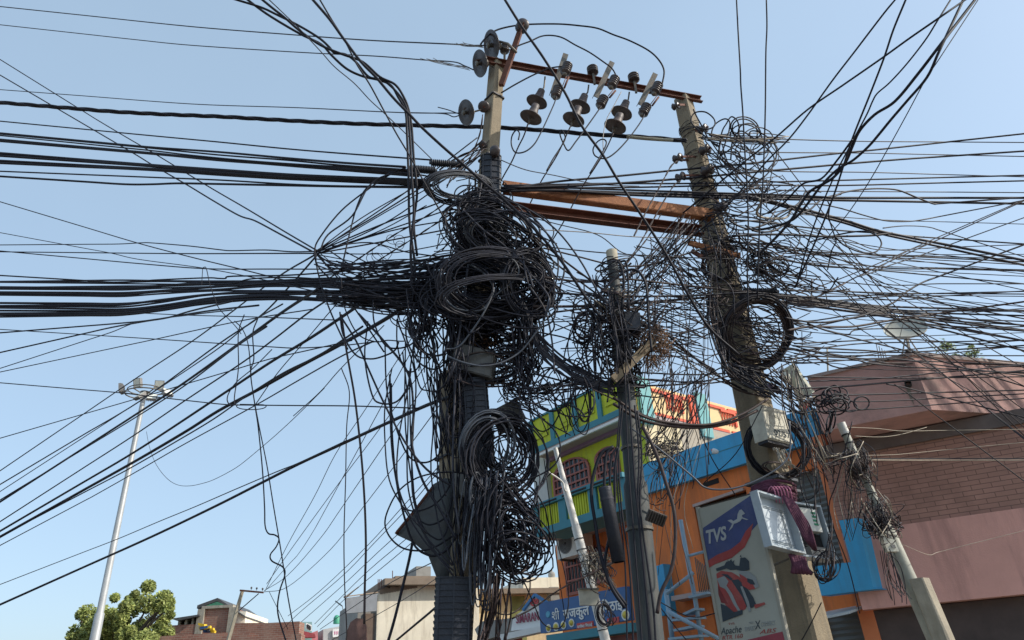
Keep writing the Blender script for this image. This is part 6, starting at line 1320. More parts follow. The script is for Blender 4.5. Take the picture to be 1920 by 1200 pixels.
# ---- coils: each coil of cable is one thing
def coil(label, cx, cy, rx, ry, n, w_, Y, M, spread=.16, rot=0.0, tilt=.18, jit=2.0, group=None, sub=3, a0=0, a1=2 * math.pi, skew=0.0):
    mb = MB(); k = mpp(cx, cy, Y); r_ = w_ / 2 * k; m_ = 22; P = []
    turns = n
    for i in range(n * m_):
        a_ = i / m_ * 2 * math.pi; tt = i / (n * m_)
        if i % m_ == 0: s_ = 1 + uni(-spread, spread); ox = uni(-jit, jit); oy = uni(-jit, jit); yy = uni(-.05, .05) + skew * uni(-1, 1)
        if i == 0: ps, pox, poy, pyy = s_, ox, oy, yy
        f_ = .25
        ps += (s_ - ps) * f_; pox += (ox - pox) * f_; poy += (oy - poy) * f_; pyy += (yy - pyy) * f_
        x = rx * ps * math.cos(a_); y = ry * ps * math.sin(a_)
        X = cx + pox + x * math.cos(rot) - y * math.sin(rot); Yp = cy + poy + x * math.sin(rot) + y * math.cos(rot)
        P.append(W(X, Yp, Y + pyy + tilt * math.sin(a_ + 1)))
    mb.tube(spline(P, 1) if sub == 1 else P, r_, 6); o = mb.build('cable_coil', M); return tag(o, label, 'cable coil', group)
coil('flat pale grey coil lying against the left pole beside the high black duct', 862, 348, 50, 22, 13, 1.7, 6.15, cab_grey, .34, .06, .25)
coil('dark loose coil wrapped outside the pale grey flat coil', 858, 352, 58, 30, 6, 3, 6.2, cab_dust, .15, .1, .25)
coil('big round coil in the middle of the densest cable mass', 925, 530, 92, 58, 14, 2.4, 6.05, cab_dust, .16, .12, .22, 7)
coil('tight dark coil at the right shoulder of the cable mass', 990, 535, 42, 58, 18, 2.4, 6.15, cab_dust, .24, -.2, .15, 4)
coil('upper dark coil sloping over the left pole above the big round one', 940, 455, 85, 42, 10, 3, 6.15, cab_black, .22, .5, .2, 9)
coil('small grey coil around the left pole between the tie beams', 912, 435, 34, 30, 9, 2.8, 6.15, cab_grey, .25, .2, .12, 4)
coil('wide low coil sagging across the front of the cable mass', 935, 560, 112, 40, 9, 2.4, 6.0, cab_dust, .12, -.05, .25, 6)
coil('blue grey coil hanging below the gridded duct, left half', 912, 835, 46, 58, 9, 3, 6.05, cab_grey, .14, .25, .12, 3)
coil('large black coil hanging right of the gridded duct', 940, 850, 62, 72, 22, 3, 6.15, cab_black, .2, -.35, .18, 5)
coil('loose outer loop of the large black hanging coil', 952, 868, 78, 84, 3, 3.2, 6.1, cab_dust, .1, -.3, .2, 6)
coil('messy black coil low at the right of the left pole', 966, 1000, 42, 72, 8, 3.0, 6.15, cab_black, .45, -.25, .3, 16)
coil('second messy coil tangled below the first, nearest the cream house', 972, 1035, 44, 34, 5, 3, 6.1, cab_black, .4, .5, .3, 14)
coil('narrow pale loops of cable hanging in front of the long grey box', 892, 925, 11, 38, 9, 2.4, 6.0, cab_grey, .25, .05, .08, 2)
coil('round coil hung on the right side of the leaning pole under the closure', 1418, 625, 58, 62, 15, 2.6, 7.15, cab_brown, .2, .5, .2, 4)
coil('thick black arc of coil on the outer right of the ring coil', 1420, 622, 60, 66, 5, 3.4, 7.1, cab_black, .08, .5, .2, 3)
coil('coil of black cable looped around the meter box numbered 02/57', 1456, 840, 58, 52, 10, 3.4, 7.3, cab_black, .12, .5, .03, 3)
coil('brown loose coil below the meter box', 1464, 880, 38, 12, 3, 2.2, 7.2, cab_brown, .2, .2, .1, 3)
coil('thin coil on the pale leaning pole near its top', 1609, 880, 13, 16, 10, 1.6, 6.8, cab_brown, .3, .4, .08, 2)
coil('small round coil tied on the slim white pole over the sign', 1133, 1152, 14, 22, 8, 1.8, 8.6, cab_dust, .2, -.2, .08, 2)
coil('dark coil left of the steel pole at the brown straw', 1098, 612, 26, 34, 4, 2.8, 6.1, cab_black, .3, .2, .2, 6)
coil('single small ring of wire on the pink wall wires', 1616, 756, 14, 12, 2, 2.6, 6.7, cab_black, .06, 0, .05, 1)
coil('small curly wire rings floating left of the cable mass', 740, 455, 14, 14, 3, 1.2, 6.5, cab_dust, .5, 0, .1, 12)
coil('tiny curly wires left of the cable mass, lower pair', 712, 480, 18, 13, 3, 1.2, 6.5, cab_dust, .4, .3, .1, 10)
coil('loose ring of cable at the right pole above the closure', 1455, 500, 30, 16, 4, 2.2, 7.2, cab_black, .4, .2, .2, 8)
coil('tight knotty wire coil right of the short rusty bracket', 1425, 488, 22, 16, 9, 2, 7.2, cab_black, .4, .1, .2, 6)
coil('curls of wire at the top right of the leaning pole', 1400, 250, 28, 22, 4, 2.6, 7.2, cab_black, .4, .3, .2, 14)
coil('brown loops resting on the leaning pole below the orange beam', 1345, 500, 26, 22, 8, 2.4, 7.2, cab_brown, .25, .6, .15, 5)

# ---- drooping loops left of the main pole, one thing each
g = 'long cable loops drooping left of the left pole'
def droop(x0, y0, x1, y1, xb, yb, w_, M=None, Y=6.3):
    return [(x0, y0), (x0 * .8 + xb * .2 - 8, y0 * .55 + yb * .45), (x0 * .4 + xb * .6 - 6, y0 * .12 + yb * .88), (xb, yb), (x1 * .4 + xb * .6 + 6, y1 * .12 + yb * .88), (x1 * .85 + xb * .15, y1 * .5 + yb * .5), (x1, y1)]
DR = [(640, 585, 750, 640, 692, 673, 3.4, 'loop bulging lowest at left, just beneath the dense bundle'), (690, 600, 772, 690, 712, 759, 3.4, 'rounded loop touching the level wire beside the thick brown drop'), (722, 640, 845, 780, 790, 868, 3.4, 'loop dipping beside the tall post'), (728, 700, 868, 960, 800, 1043, 4.6, 'broad loop swinging round the grey metal sheet corner'),
      (735, 720, 850, 880, 770, 960, 3.2, 'slender loop inside the broad one'), (770, 700, 850, 930, 800, 985, 3.2, 'loop crossing the grey metal sheet'), (760, 640, 850, 900, 815, 1010, 3.2, 'loop ending low on the metal sheet'), (745, 600, 800, 560, 770, 700, 3, 'short loop below the mass'), (700, 560, 800, 560, 745, 655, 3.2, 'wide shallow loop under the mass'), (760, 600, 850, 640, 808, 690, 3.4, 'short fat loop beside the pole'),
      (772, 590, 842, 640, 812, 668, 4.4, 'thick short loop in the angle of the mass'), (780, 610, 845, 690, 800, 735, 3, 'tight loop next to the sooty box'), (640, 520, 760, 640, 700, 640, 2.6, 'thin loop across the bundle end')]
for x0, y0, x1, y1, xb, yb, w_, l in DR: cable(l, droop(x0, y0, x1, y1, xb, yb, w_), w_, 6.25, 6.1, cab_black, g, wig=3, yw=.08)
g = 'long cables hanging straight left of the left pole'
for P, w_, l in [([(640, 595), (668, 640), (690, 690), (722, 760), (760, 830), (800, 880), (845, 910)], 4, 'thick cable slanting from the bundle to the post'), ([(672, 588), (720, 640), (765, 700), (775, 770), (772, 830), (792, 900), (828, 960), (855, 1010)], 5, 'thick cable bending down beside the loops'), ([(735, 690), (722, 760), (722, 830), (730, 900), (758, 955), (800, 1020), (850, 1070)], 3, 'cable hanging outermost left of the metal sheet'), ([(745, 600), (778, 700), (775, 800), (772, 880), (776, 940), (800, 1010), (850, 1080)], 3.4, 'cable hanging mid way to the post'), ([(755, 660), (765, 760), (763, 860), (768, 930), (795, 1000), (848, 1060)], 3.2, 'cable hanging straight before the metal sheet'), ([(830, 560), (780, 640), (763, 740), (748, 820), (745, 900), (765, 960), (800, 1000)], 3.2, 'cable leaning from the mass down left'),
      ([(800, 600), (800, 700), (812, 790), (808, 880), (822, 980), (850, 1060)], 3, 'cable hanging next to the post'), ([(812, 620), (820, 740), (818, 850), (836, 930)], 3, 'second cable hanging next to the post'), ([(798, 640), (822, 700), (828, 800), (820, 900), (848, 990)], 2.6, 'cable brushing the post'), ([(905, 330), (880, 480), (860, 640), (852, 760), (850, 900), (862, 1000)], 4.4, 'dusty grey cable running straight down the front of the left pole'), ([(893, 400), (878, 500), (868, 590), (846, 700)], 3.6, 'grey cable in front of the mass, upper part'),
      ([(848, 1006), (805, 1030), (762, 1030), (735, 1012), (722, 985), (728, 955), (750, 918), (790, 893), (850, 885), (905, 896), (980, 900), (1030, 880), (1050, 850), (1042, 810), (1000, 775), (950, 760)], 3.2, 'large thin loop crossing over to the lime house')]:
    cable(l, P, w_, 6.2, 6.0, cab_dust if 'grey' in l else cab_black, g)
# bold front curves over the mass
g = 'pale dusty curves on the face of the cable mass'
for P, l in [([(828, 495), (828, 545), (850, 575), (880, 583), (905, 580), (922, 560), (940, 545), (960, 530), (973, 510), (965, 490), (945, 480)], 'S curve over the middle of the mass'), ([(855, 480), (880, 495), (910, 515), (925, 540), (920, 560), (905, 590), (885, 620), (860, 650), (835, 655)], 'curve falling from the centre to the sooty box'), ([(840, 668), (870, 680), (905, 686), (940, 680), (975, 660), (1000, 630), (1020, 600), (1030, 560)], 'sagging curve across the sooty box'), ([(980, 480), (990, 530), (1010, 560), (1025, 590), (1035, 640), (1040, 700)], 'curve down the right shoulder of the mass'), ([(950, 470), (975, 500), (1000, 520), (1030, 560), (1020, 600)], 'curve crossing the tight dark coil'), ([(845, 430), (865, 410), (890, 405), (920, 402), (960, 395), (1000, 415), (1040, 455), (1058, 500), (1050, 540)], 'high arc over the upper coils'), ([(890, 410), (930, 395), (985, 400), (1020, 430), (1045, 480), (1042, 530), (1020, 560)], 'second high arc over the upper coils'), ([(870, 395), (905, 430), (945, 460), (985, 500), (1000, 540)], 'straightish strand crossing the small grey coil'),
             ([(925, 365), (985, 390), (1030, 420), (1060, 450), (1092, 495), (1120, 545), (1150, 580)], 'strand leaving the mass under the tie beam')]:
    cable(l, P, 3.4, 6.0, 5.95, cab_grey if 'S curve' in l or 'sooty' in l else cab_dust, g, yw=.05)
# thick group falling right from the mass to the steel pole
g = 'thick cables sweeping from the mass to the steel pole'
for i in range(18):
    o = i * 3.0
    P = [(960 + uni(-15, 15), 560 + uni(-20, 20)), (985 + o * .3, 600 + o * .2 + uni(-5, 5)), (1010 + uni(-5, 5), 640 + o * .6 - 12), (1050 + uni(-6, 6), 678 + o * .7 - 14), (1090 + uni(-5, 5), 702 + o * .6 - 12), (1150, 722 + o * .3 + uni(-4, 4))]
    cable('thick dark cable sweeping from the mass to the steel pole, %s from inside' % ORD(i), P, uni(2.6, 4.2), 6.1, 6.15, random.choice([cab_black, cab_black, cab_dust]), g)
g = 'pair of thick cables slung from steel pole to meter box'
for P, w_, l in [([(1150, 745), (1200, 778), (1250, 792), (1310, 797), (1350, 792), (1395, 775), (1440, 748)], 5, 'upper of two thick brown cables slung under the cream wall railings'), ([(1150, 757), (1200, 786), (1260, 799), (1320, 801), (1370, 792), (1420, 770)], 6, 'lower of two thick brown cables slung under the cream wall railings'), ([(1110, 730), (1150, 748), (1220, 783), (1300, 797), (1370, 789)], 3, 'thin brown cable running above the slung pair')]:
    cable(l, P, w_, 6.0, 6.6, cab_brown, g)
# cables around the steel pole and black pipe
g = 'thick black cables looping into the black pipe stub'
for P, w_, l in [([(1178, 720), (1183, 800), (1190, 900), (1200, 1000), (1212, 1120), (1222, 1215)], 4.5, 'cable strapped down the very face of the steel pole', ), ([(1172, 700), (1175, 800), (1180, 900), (1188, 1000), (1196, 1100), (1204, 1215)], 3.5, 'thinner cable strapped down the face of the steel pole'), ([(1150, 838), (1128, 850), (1113, 890), (1109, 930), (1116, 980), (1126, 1040), (1146, 1100), (1172, 1140)], 7, 'thick cable bulging left of the pipe stub'), ([(1150, 838), (1138, 850), (1134, 880), (1133, 916)], 6, 'thick cable entering the pipe stub, left'), ([(1158, 838), (1146, 860), (1143, 916)], 5, 'thick cable entering the pipe stub, right'), ([(1160, 840), (1153, 880), (1152, 960), (1142, 1010), (1134, 1060), (1150, 1100), (1175, 1135)], 6, 'thick cable passing in front of the pipe stub'),
     ([(1205, 800), (1230, 850), (1250, 910), (1264, 960), (1266, 1020), (1258, 1070), (1240, 1110), (1232, 1150)], 7, 'thick dark cable bowing right of the steel pole over the orange wall'), ([(1195, 770), (1203, 850), (1200, 950), (1213, 1050), (1225, 1140), (1230, 1215)], 4, 'cable strapped down the right side of the steel pole'), ([(1190, 760), (1198, 850), (1196, 950), (1207, 1060), (1219, 1215)], 4, 'second cable strapped down the right side of the steel pole'), ([(1168, 760), (1160, 850), (1165, 950), (1180, 1060), (1188, 1215)], 3.6, 'cable strapped down the left side of the steel pole'), ([(1163, 760), (1156, 860), (1160, 940), (1172, 1060), (1176, 1215)], 3.2, 'second cable strapped down the left side of the steel pole'),
     ([(1180, 800), (1240, 845), (1300, 895), (1320, 913), (1350, 918), (1390, 912), (1440, 890), (1475, 862), (1482, 830), (1480, 790)], 3.4, 'grey cable sagging from steel pole to the meter box'),
     ([(1118, 560), (1150, 525), (1180, 506), (1200, 512), (1212, 540), (1216, 600), (1222, 660)], 5, 'thick hoop of cable over the steel pole top'), ([(1158, 490), (1165, 500), (1170, 530), (1166, 580)], 5, 'short fat cable hooked at the steel pole top'), ([(1164, 490), (1174, 492), (1178, 530), (1178, 580)], 4, 'second short cable hooked at the steel pole top')]:
    cable(l, P, w_, 6.0, 6.0, cab_grey if 'grey' in l else (cab_brown if 'bowing' in l else cab_black), g)
# lines between the masses passing the steel pole
g = 'long lines between left mass and leaning pole'
for i, (P, w_, M_) in enumerate([([(1010, 520), (1100, 530), (1170, 522), (1260, 533), (1360, 542), (1440, 552)], 4, cab_brown), ([(1000, 545), (1100, 552), (1200, 556), (1320, 552), (1400, 548), (1480, 553)], 4, cab_black), ([(1000, 575), (1100, 573), (1200, 568), (1290, 560), (1350, 556)], 5, cab_brown), ([(1040, 585), (1150, 572), (1260, 568), (1380, 574)], 3.4, cab_black), ([(1030, 465), (1140, 476), (1300, 482), (1440, 487)], 2.4, cab_black), ([(1020, 465), (1080, 480), (1150, 497), (1210, 496), (1270, 480), (1340, 458)], 3.4, cab_brown),
     ([(1000, 440), (1060, 490), (1130, 545), (1200, 600), (1260, 645), (1330, 690), (1380, 730), (1440, 745)], 4, cab_brown), ([(1130, 545), (1190, 585), (1240, 620), (1290, 660), (1340, 700), (1400, 735)], 5, cab_black), ([(1110, 560), (1170, 600), (1250, 645), (1320, 700), (1380, 725)], 3, cab_white), ([(1000, 620), (1080, 640), (1160, 690), (1240, 700), (1340, 702), (1430, 690)], 3, cab_black), ([(960, 470), (1020, 480), (1060, 510), (1130, 560), (1180, 610)], 3.6, cab_black), ([(1000, 700), (1100, 722), (1200, 724), (1300, 718), (1400, 700), (1440, 705)], 3.4, cab_black), ([(1050, 725), (1200, 712), (1320, 720), (1400, 705)], 3, cab_brown),
     ([(1350, 690), (1250, 740), (1200, 742), (1120, 735)], 2.6, cab_black), ([(1040, 620), (1100, 600), (1170, 595), (1250, 625), (1330, 612), (1400, 600)], 2.4, cab_black), ([(940, 300), (985, 318), (1040, 328), (1120, 345), (1200, 350)], 2, cab_dust), ([(950, 395), (1040, 420), (1120, 440), (1160, 470), (1195, 490), (1190, 540)], 2.2, cab_black), ([(1010, 430), (1100, 437), (1180, 442), (1260, 446), (1330, 450)], 2, cab_steel)]):
    cable('%s cable between left mass and leaning pole, %s' % ({'sunlit_dusty_cable': 'brown', 'black_cable': 'black', 'pale_cable': 'pale', 'bare_strand_wire': 'thin bare', 'dusty_black_cable': 'dusty'}[M_.name], ['above the steel pole waist', 'level with the ribbed closure', 'rising gently past the steel pole', 'under the gently rising one', 'across the top of the steel pole', 'sagging at the steel pole cap', 'falling from mass to meter box housing', 'in the thick falling pair', 'bright among the falling ones', 'touching the wooden plank', 'steep, ending in the straw', 'along the railing tops', 'just over the railing tops', 'crossing the railing tops', 'through the brown straw nest', 'highest, below the bold crossing cables', 'curling at the steel pole cap', 'thin, below the dark tie beam'][i]), P, w_, 6.1, 7.1, M_, g, wig=1.5)

# ---- sunlit fan right of the leaning pole: individual wires
g = 'wires fanning right from the leaning pole'
FY = sorted(uni(462, 700) for _ in range(37))
for i in range(37):
    y2 = FY[i]; y0 = 400 + (y2 - 462) / 238 * 290 + uni(-45, 45); y0 = min(700, max(395, y0)); x0 = 1318 + (y0 - 400) * .23 + uni(0, 20)
    P = [(x0, y0), (x0 + uni(40, 110), y0 + uni(-14, 20)), (1540 + uni(-50, 50), (y0 + y2) / 2 + uni(-10, 26)), (1650 + uni(-40, 40), y2 * .8 + y0 * .2 + uni(-8, 14)), (1760, y2)]
    cable('thin wire fanning right from the leaning pole, reaching the right edge %s from top' % ORD(i), P, random.choice([1.6, 2, 2.2, 2.6, 3]), 7.2, uni(7.4, 9.5), random.choice([cab_black, cab_black, cab_dust, cab_brown]), g)
g = 'thick sheaf right of the ring coil'
for i in range(9):
    o = (i - 4) * 2.0
    cable('thick dusty cable leaving the ring coil to the right edge, %s from top' % ORD(i), [(1390 + uni(-6, 6), 558 + o), (1450, 558 + o + uni(-2, 2)), (1510, 565 + o), (1570, 573 + o * .9 + uni(-2, 2)), (1640, 582 + o * 1.1), (1700, 590 + o * 1.6 + uni(-3, 3)), (1760, 597 + o * 2.4)], uni(3, 4.6), 7.1, 8.4, random.choice([cab_black, cab_dust, cab_brown]), g)
g = 'long wires crossing diagonally at the right'
DX = sorted(uni(1330, 1560) for _ in range(13))
for i in range(13):
    s_ = random.choice((-1, 1, 1)); x0 = 1330 + (DX[i] - 1330) * .7; y0 = uni(250, 440) if s_ > 0 else uni(560, 700); y1 = uni(560, 710) if s_ > 0 else uni(330, 500); sg = uni(2, 22)
    P = [(x0, y0), (x0 * .67 + 587, y0 * .67 + y1 * .33 + sg), (x0 * .33 + 1174, y0 * .33 + y1 * .67 + sg), (1760, y1)]
    cable('thin wire slanting across the crowded right sky, starting %s from left' % ORD(i), [p for p in P], uni(1.5, 2.4), 7.0, 7.9, random.choice([cab_black, cab_brown, cab_dust]), g)
g = 'smooth wire curls at the top of the leaning pole'
for P, l in [([(1300, 205), (1306, 218), (1318, 240), (1330, 262), (1350, 275)], 'short kinked wire down from the crossarm end'), ([(1345, 275), (1310, 245), (1296, 228), (1302, 212), (1322, 210), (1338, 222), (1340, 235), (1328, 242), (1312, 240), (1306, 236)], 'round curl nearest the crossarm end'), ([(1334, 260), (1335, 245), (1342, 232), (1358, 223), (1368, 228), (1367, 245), (1360, 268), (1352, 290)], 'inner tall curl beside the crossarm end'), ([(1345, 300), (1353, 250), (1362, 232), (1371, 219), (1382, 226), (1386, 242), (1383, 258), (1374, 275), (1352, 292)], 'taller curl just outside the inner one'), ([(1370, 300), (1374, 262), (1388, 246), (1405, 254), (1440, 280), (1452, 300), (1440, 318)], 'low wide curl over the strand wires'), ([(1408, 262), (1406, 248), (1418, 246), (1440, 258), (1456, 280), (1450, 310), (1430, 335), (1400, 360)], 'hooked curl furthest right over the strand wires')]:
    cable(l, P, 2.8, 7.1, 7.0, cab_black, g)
g = 'drop wires tied below the spools of the leaning pole'
for P, l in [([(1270, 302), (1258, 312), (1240, 345), (1215, 390), (1190, 440)], 'frayed pale wire falling left from the highest left spool'), ([(1275, 338), (1262, 350), (1240, 385), (1215, 430), (1185, 480), (1150, 520)], 'frayed pale wire falling left from the lower left spool'), ([(1240, 400), (1215, 445), (1170, 500), (1130, 545)], 'brown wire from the tie beam end down to the steel pole'), ([(905, 262), (880, 285), (850, 300), (825, 318)], 'frayed brown wire falling left from the small spool of the left pole'), ([(905, 215), (900, 250), (885, 290), (870, 320)], 'dark wire dropping from the spool of the left pole'), ([(880, 350), (800, 405), (740, 440), (680, 480), (620, 520)], 'pale brown wire falling left from the flat coil'), ([(855, 395), (770, 450), (700, 495), (640, 540)], 'second pale brown wire falling left below the flat coil')]:
    cable(l, P, 3, 7.1 if P[0][0] > 1000 else 6.4, 6.6, cab_brown, g, strands=2)
# ---- tangles nobody could count
class Tangle:
    def __init__(s): s.d = {}
    def put(s, M, P, w_, Y0, Y1, sub=4, seg=5, yw=.12):
        mb = s.d.setdefault(M.name, (M, MB()))[1]; mb.tube(cpath(P, Y0, Y1, sub, 0, False, yw), rad_of(P, w_, Y0, Y1), seg)
    def build(s, label):
        ms = [v[0] for v in s.d.values()]; al = MB()
        for i, (M, mb) in enumerate(s.d.values()):
            b = len(al.v); al.v += mb.v; al.f += [[q + b for q in f] for f in mb.f]; al.sm += mb.sm; al.mi += [i] * len(mb.f)
        return tag(al.build('cable_tangle', ms), label, 'cable tangle', kind='stuff')
def pick(e): a_ = uni(0, 6.283); r_ = math.sqrt(rnd()); return (e[0] + e[2] * r_ * math.cos(a_), e[1] + e[3] * r_ * math.sin(a_))
def scrib(T, n, ea, eb, bulge, w0, w1, Y, Ms, mid=2, dY=.25):
    for _ in range(n):
        a = pick(ea); b = pick(eb); P = [a]; bx = uni(-bulge, bulge); by = uni(-bulge * .6, bulge * 1.2)
        for j in range(mid): f_ = (j + 1) / (mid + 1); P.append((a[0] * (1 - f_) + b[0] * f_ + bx * (1 - abs(2 * f_ - 1) * .25) + uni(-bulge, bulge) * .22, a[1] * (1 - f_) + b[1] * f_ + by * (1 - abs(2 * f_ - 1) * .25) + uni(-bulge, bulge) * .22))
        P.append(b); y = Y + uni(-dY, dY); T.put(random.choice(Ms), P, uni(w0, w1), y, y + uni(-.15, .15))
def loops(T, n, e, rx, ry, w0, w1, Y, Ms, rot=0.0, rj=.4, dY=.2, arc=1.0):
    for _ in range(n):
        c = pick(e); sx = uni(*rx); sy = uni(*ry); ro = rot + uni(-rj, rj); a0 = uni(0, 6.283); m_ = int(12 * arc) + 2; y = Y + uni(-dY, dY); P = []
        for j in range(m_):
            a_ = a0 + j / 12 * 6.283; q = 1 + .05 * math.sin(a_ * 2 + a0); x_ = sx * q * math.cos(a_); y_ = sy * q * math.sin(a_); P.append((c[0] + x_ * math.cos(ro) - y_ * math.sin(ro), c[1] + x_ * math.sin(ro) + y_ * math.cos(ro)))
        T.put(random.choice(Ms), P, uni(w0, w1), y, y + uni(-.1, .1))
def wraps(T, n, a, b, y0, y1, r0, r1, w0, w1, Ms):
    for _ in range(n):
        py = uni(y0, y1); c = axis_pt(a, b, py); r_ = uni(r0, r1); tl = uni(-.5, .5); tl2 = uni(-.5, .5); M = random.choice(Ms); a0 = uni(0, 6.3)
        P = [c + Vector((r_ * math.cos(a0 + q * .57), r_ * math.sin(a0 + q * .57), r_ * (tl * math.cos(q * .57) + tl2 * math.sin(q * .57)) + .006 * q)) for q in range(13)]
        mb = T.d.setdefault(M.name, (M, MB()))[1]; mb.tube(spline(P, 2), uni(w0, w1) * .0025, 5)
BK = [cab_black, cab_black, cab_black, cab_dust]; BR = [cab_black, cab_brown, cab_dust]; SUNNY = [cab_black, cab_brown, cab_brown, cab_dust, cab_white]  # SUNNY picks more brown, sunlight put into the wire colour
# left pole mass
T = Tangle(); wraps(T, 90, mA, mB, 385, 520, .14, .34, 2.4, 3.6, BK + [cab_grey]); loops(T, 26, (925, 450, 40, 40), (50, 95), (25, 50), 2.4, 3.4, 6.25, BK, .4)
scrib(T, 22, (870, 400, 40, 30), (1010, 500, 50, 60), 30, 2.2, 3.4, 6.3, BK); scrib(T, 18, (895, 350, 20, 35), (850, 470, 40, 60), 28, 1.8, 3, 6.4, BR)
scrib(T, 11, (835, 335, 35, 22), (912, 272, 7, 16), 14, 1.6, 2.4, 6.5, BR)
T.build('knotted black cables wrapping the left pole between high duct and big coil')
T = Tangle(); loops(T, 44, (905, 545, 50, 26), (55, 125), (22, 55), 2.4, 3.6, 6.3, BK, .1, .35, .3); wraps(T, 44, mA, mB, 470, 640, .15, .38, 2.4, 3.4, BK); loops(T, 26, (990, 540, 15, 20), (26, 50), (30, 62), 2.4, 3.4, 6.3, BK, -.2)
scrib(T, 40, (820, 560, 40, 50), (960, 600, 60, 40), 40, 2.2, 3.4, 6.4, BK)
T.build('heavy black knot of cables at the waist of the left pole')
T = Tangle(); scrib(T, 80, (640, 550, 50, 26), (830, 552, 50, 38), 14, 2, 3.4, 6.4, BK, 2); loops(T, 10, (790, 575, 40, 35), (20, 45), (15, 35), 1.8, 2.8, 6.4, BR); scrib(T, 26, (620, 500, 40, 40), (850, 500, 30, 30), 26, 1.8, 2.8, 6.4, BK)
loops(T, 12, (795, 605, 24, 50), (10, 26), (18, 50), 2, 3.4, 6.3, BK); scrib(T, 16, (780, 560, 25, 30), (800, 680, 26, 30), 16, 2, 3.2, 6.3, BK)
T.build('matted cables joining the dense left bundle to the left pole')
T = Tangle(); scrib(T, 60, (860, 590, 35, 25), (855, 720, 25, 30), 10, 2.2, 3.6, 6.35, BK); scrib(T, 50, (985, 580, 35, 25), (990, 700, 30, 25), 16, 2.2, 3.4, 6.35, BK); scrib(T, 36, (900, 600, 60, 20), (930, 640, 60, 30), 18, 2.2, 3, 6.45, BK)
loops(T, 22, (930, 690, 30, 14), (40, 75), (14, 32), 2, 3, 6.35, BR, -.1, .3); scrib(T, 36, (955, 705, 40, 15), (985, 760, 50, 40), 22, 1.5, 2.4, 6.4, BR); scrib(T, 18, (805, 680, 26, 40), (838, 860, 20, 60), 14, 2, 3, 6.35, BK)
loops(T, 16, (945, 845, 14, 20), (26, 50), (30, 58), 2, 3, 6.25, BK, -.3, .7, .15); scrib(T, 14, (930, 820, 20, 25), (965, 890, 25, 25), 24, 2, 2.8, 6.3, BK)
loops(T, 12, (868, 780, 10, 60), (12, 28), (24, 60), 2, 3, 6.3, BK, .1, .3, .1); scrib(T, 16, (862, 700, 14, 20), (866, 960, 14, 60), 10, 2, 3, 6.3, BK); scrib(T, 10, (860, 940, 12, 20), (862, 1080, 10, 14), 8, 2, 3, 6.3, BK)
T.build('cables pouring past the sooty box down the left pole')
T = Tangle(); loops(T, 26, (962, 990, 26, 30), (10, 34), (28, 80), 2.4, 3.6, 6.3, BK, -.3, .8, .25); loops(T, 9, (965, 1035, 30, 20), (14, 34), (24, 50), 2.4, 3.4, 6.3, BK + [cab_brown], 0, .6); scrib(T, 22, (925, 930, 25, 20), (960, 1080, 35, 25), 26, 2.4, 3.4, 6.3, BK); scrib(T, 18, (940, 870, 30, 40), (1000, 960, 20, 30), 30, 2.2, 3.2, 6.2, BK)
T.build('loose heap of black loops hanging low on the right of left pole')
T = Tangle()
for i in range(46):
    x = uni(862, 925); yb = uni(1020, 1150) if x > 880 else uni(980, 1080); yt = uni(880, 950); wv = uni(3, 11)
    T.put(random.choice(BK + [cab_grey]), [(x + wv + 14, yt), (x + wv + 4, (yt + yb) / 2), (x + wv * .7, yb - 18), (x, yb), (x - wv * .7, yb - 18), (x - wv * .4, (yt + yb) / 2), (x + 8, yt)], uni(2, 3.2), 6.0 + uni(-.1, .2), 6.0, 4, 5, .03)
scrib(T, 16, (930, 1075, 12, 12), (905, 1205, 12, 10), 8, 3, 4.4, 6.25, [cab_brown]); scrib(T, 8, (948, 1090, 12, 8), (938, 1210, 12, 6), 10, 2.4, 3.4, 6.2, [cab_brown])
T.build('sheaf of long narrow cable loops hanging over the foot duct')
T = Tangle(); scrib(T, 8, (1000, 690, 50, 40), (1060, 800, 50, 40), 30, 2, 3, 6.2, BK); loops(T, 5, (1040, 745, 50, 26), (20, 44), (25, 60), 2, 3, 6.2, BK, .3, .6, .2); scrib(T, 22, (960, 730, 20, 20), (1080, 715, 50, 16), 22, 1.8, 2.8, 6.25, BK)
loops(T, 6, (1085, 750, 12, 26), (12, 20), (40, 66), 2, 2.8, 6.15, BK)
T.build('spray of cables between the gridded duct and the lime parapet')
# steel pole mass
T = Tangle(); wraps(T, 55, cA, cB, 498, 740, .075, .2, 1.8, 3, BR); scrib(T, 24, (1100, 590, 50, 50), (1210, 600, 50, 60), 30, 1.6, 2.8, 6.25, BR); scrib(T, 14, (1110, 560, 30, 50), (1130, 730, 40, 40), 20, 2, 3.2, 6.2, BK); loops(T, 9, (1115, 630, 36, 50), (14, 36), (25, 60), 2, 3.4, 6.2, BK)
scrib(T, 24, (1230, 560, 50, 40), (1180, 700, 40, 40), 30, 1.6, 2.6, 6.3, BR); scrib(T, 24, (1150, 560, 20, 20), (1180, 700, 25, 30), 12, 2, 3, 6.1, BK); scrib(T, 14, (1140, 545, 15, 8), (1175, 552, 20, 12), 8, 2, 3, 6.1, [cab_white, cab_brown])
T.build('thicket of wires around the top of the steel pole')
T = Tangle()
for _ in range(340):
    a = pick((1228, 652, 26, 36)); b = (a[0] + uni(-16, 16), a[1] + uni(-18, 22)); T.put(straw, [a, ((a[0] + b[0]) / 2 + uni(-5, 5), (a[1] + b[1]) / 2 + uni(-5, 5)), b], uni(.9, 1.6), 6.2 + uni(-.12, .12), 6.2, 2, 4, .02)
tag(T.build('x'), 'hanging mat of dry brown straw right of the steel pole'); 
T = Tangle()
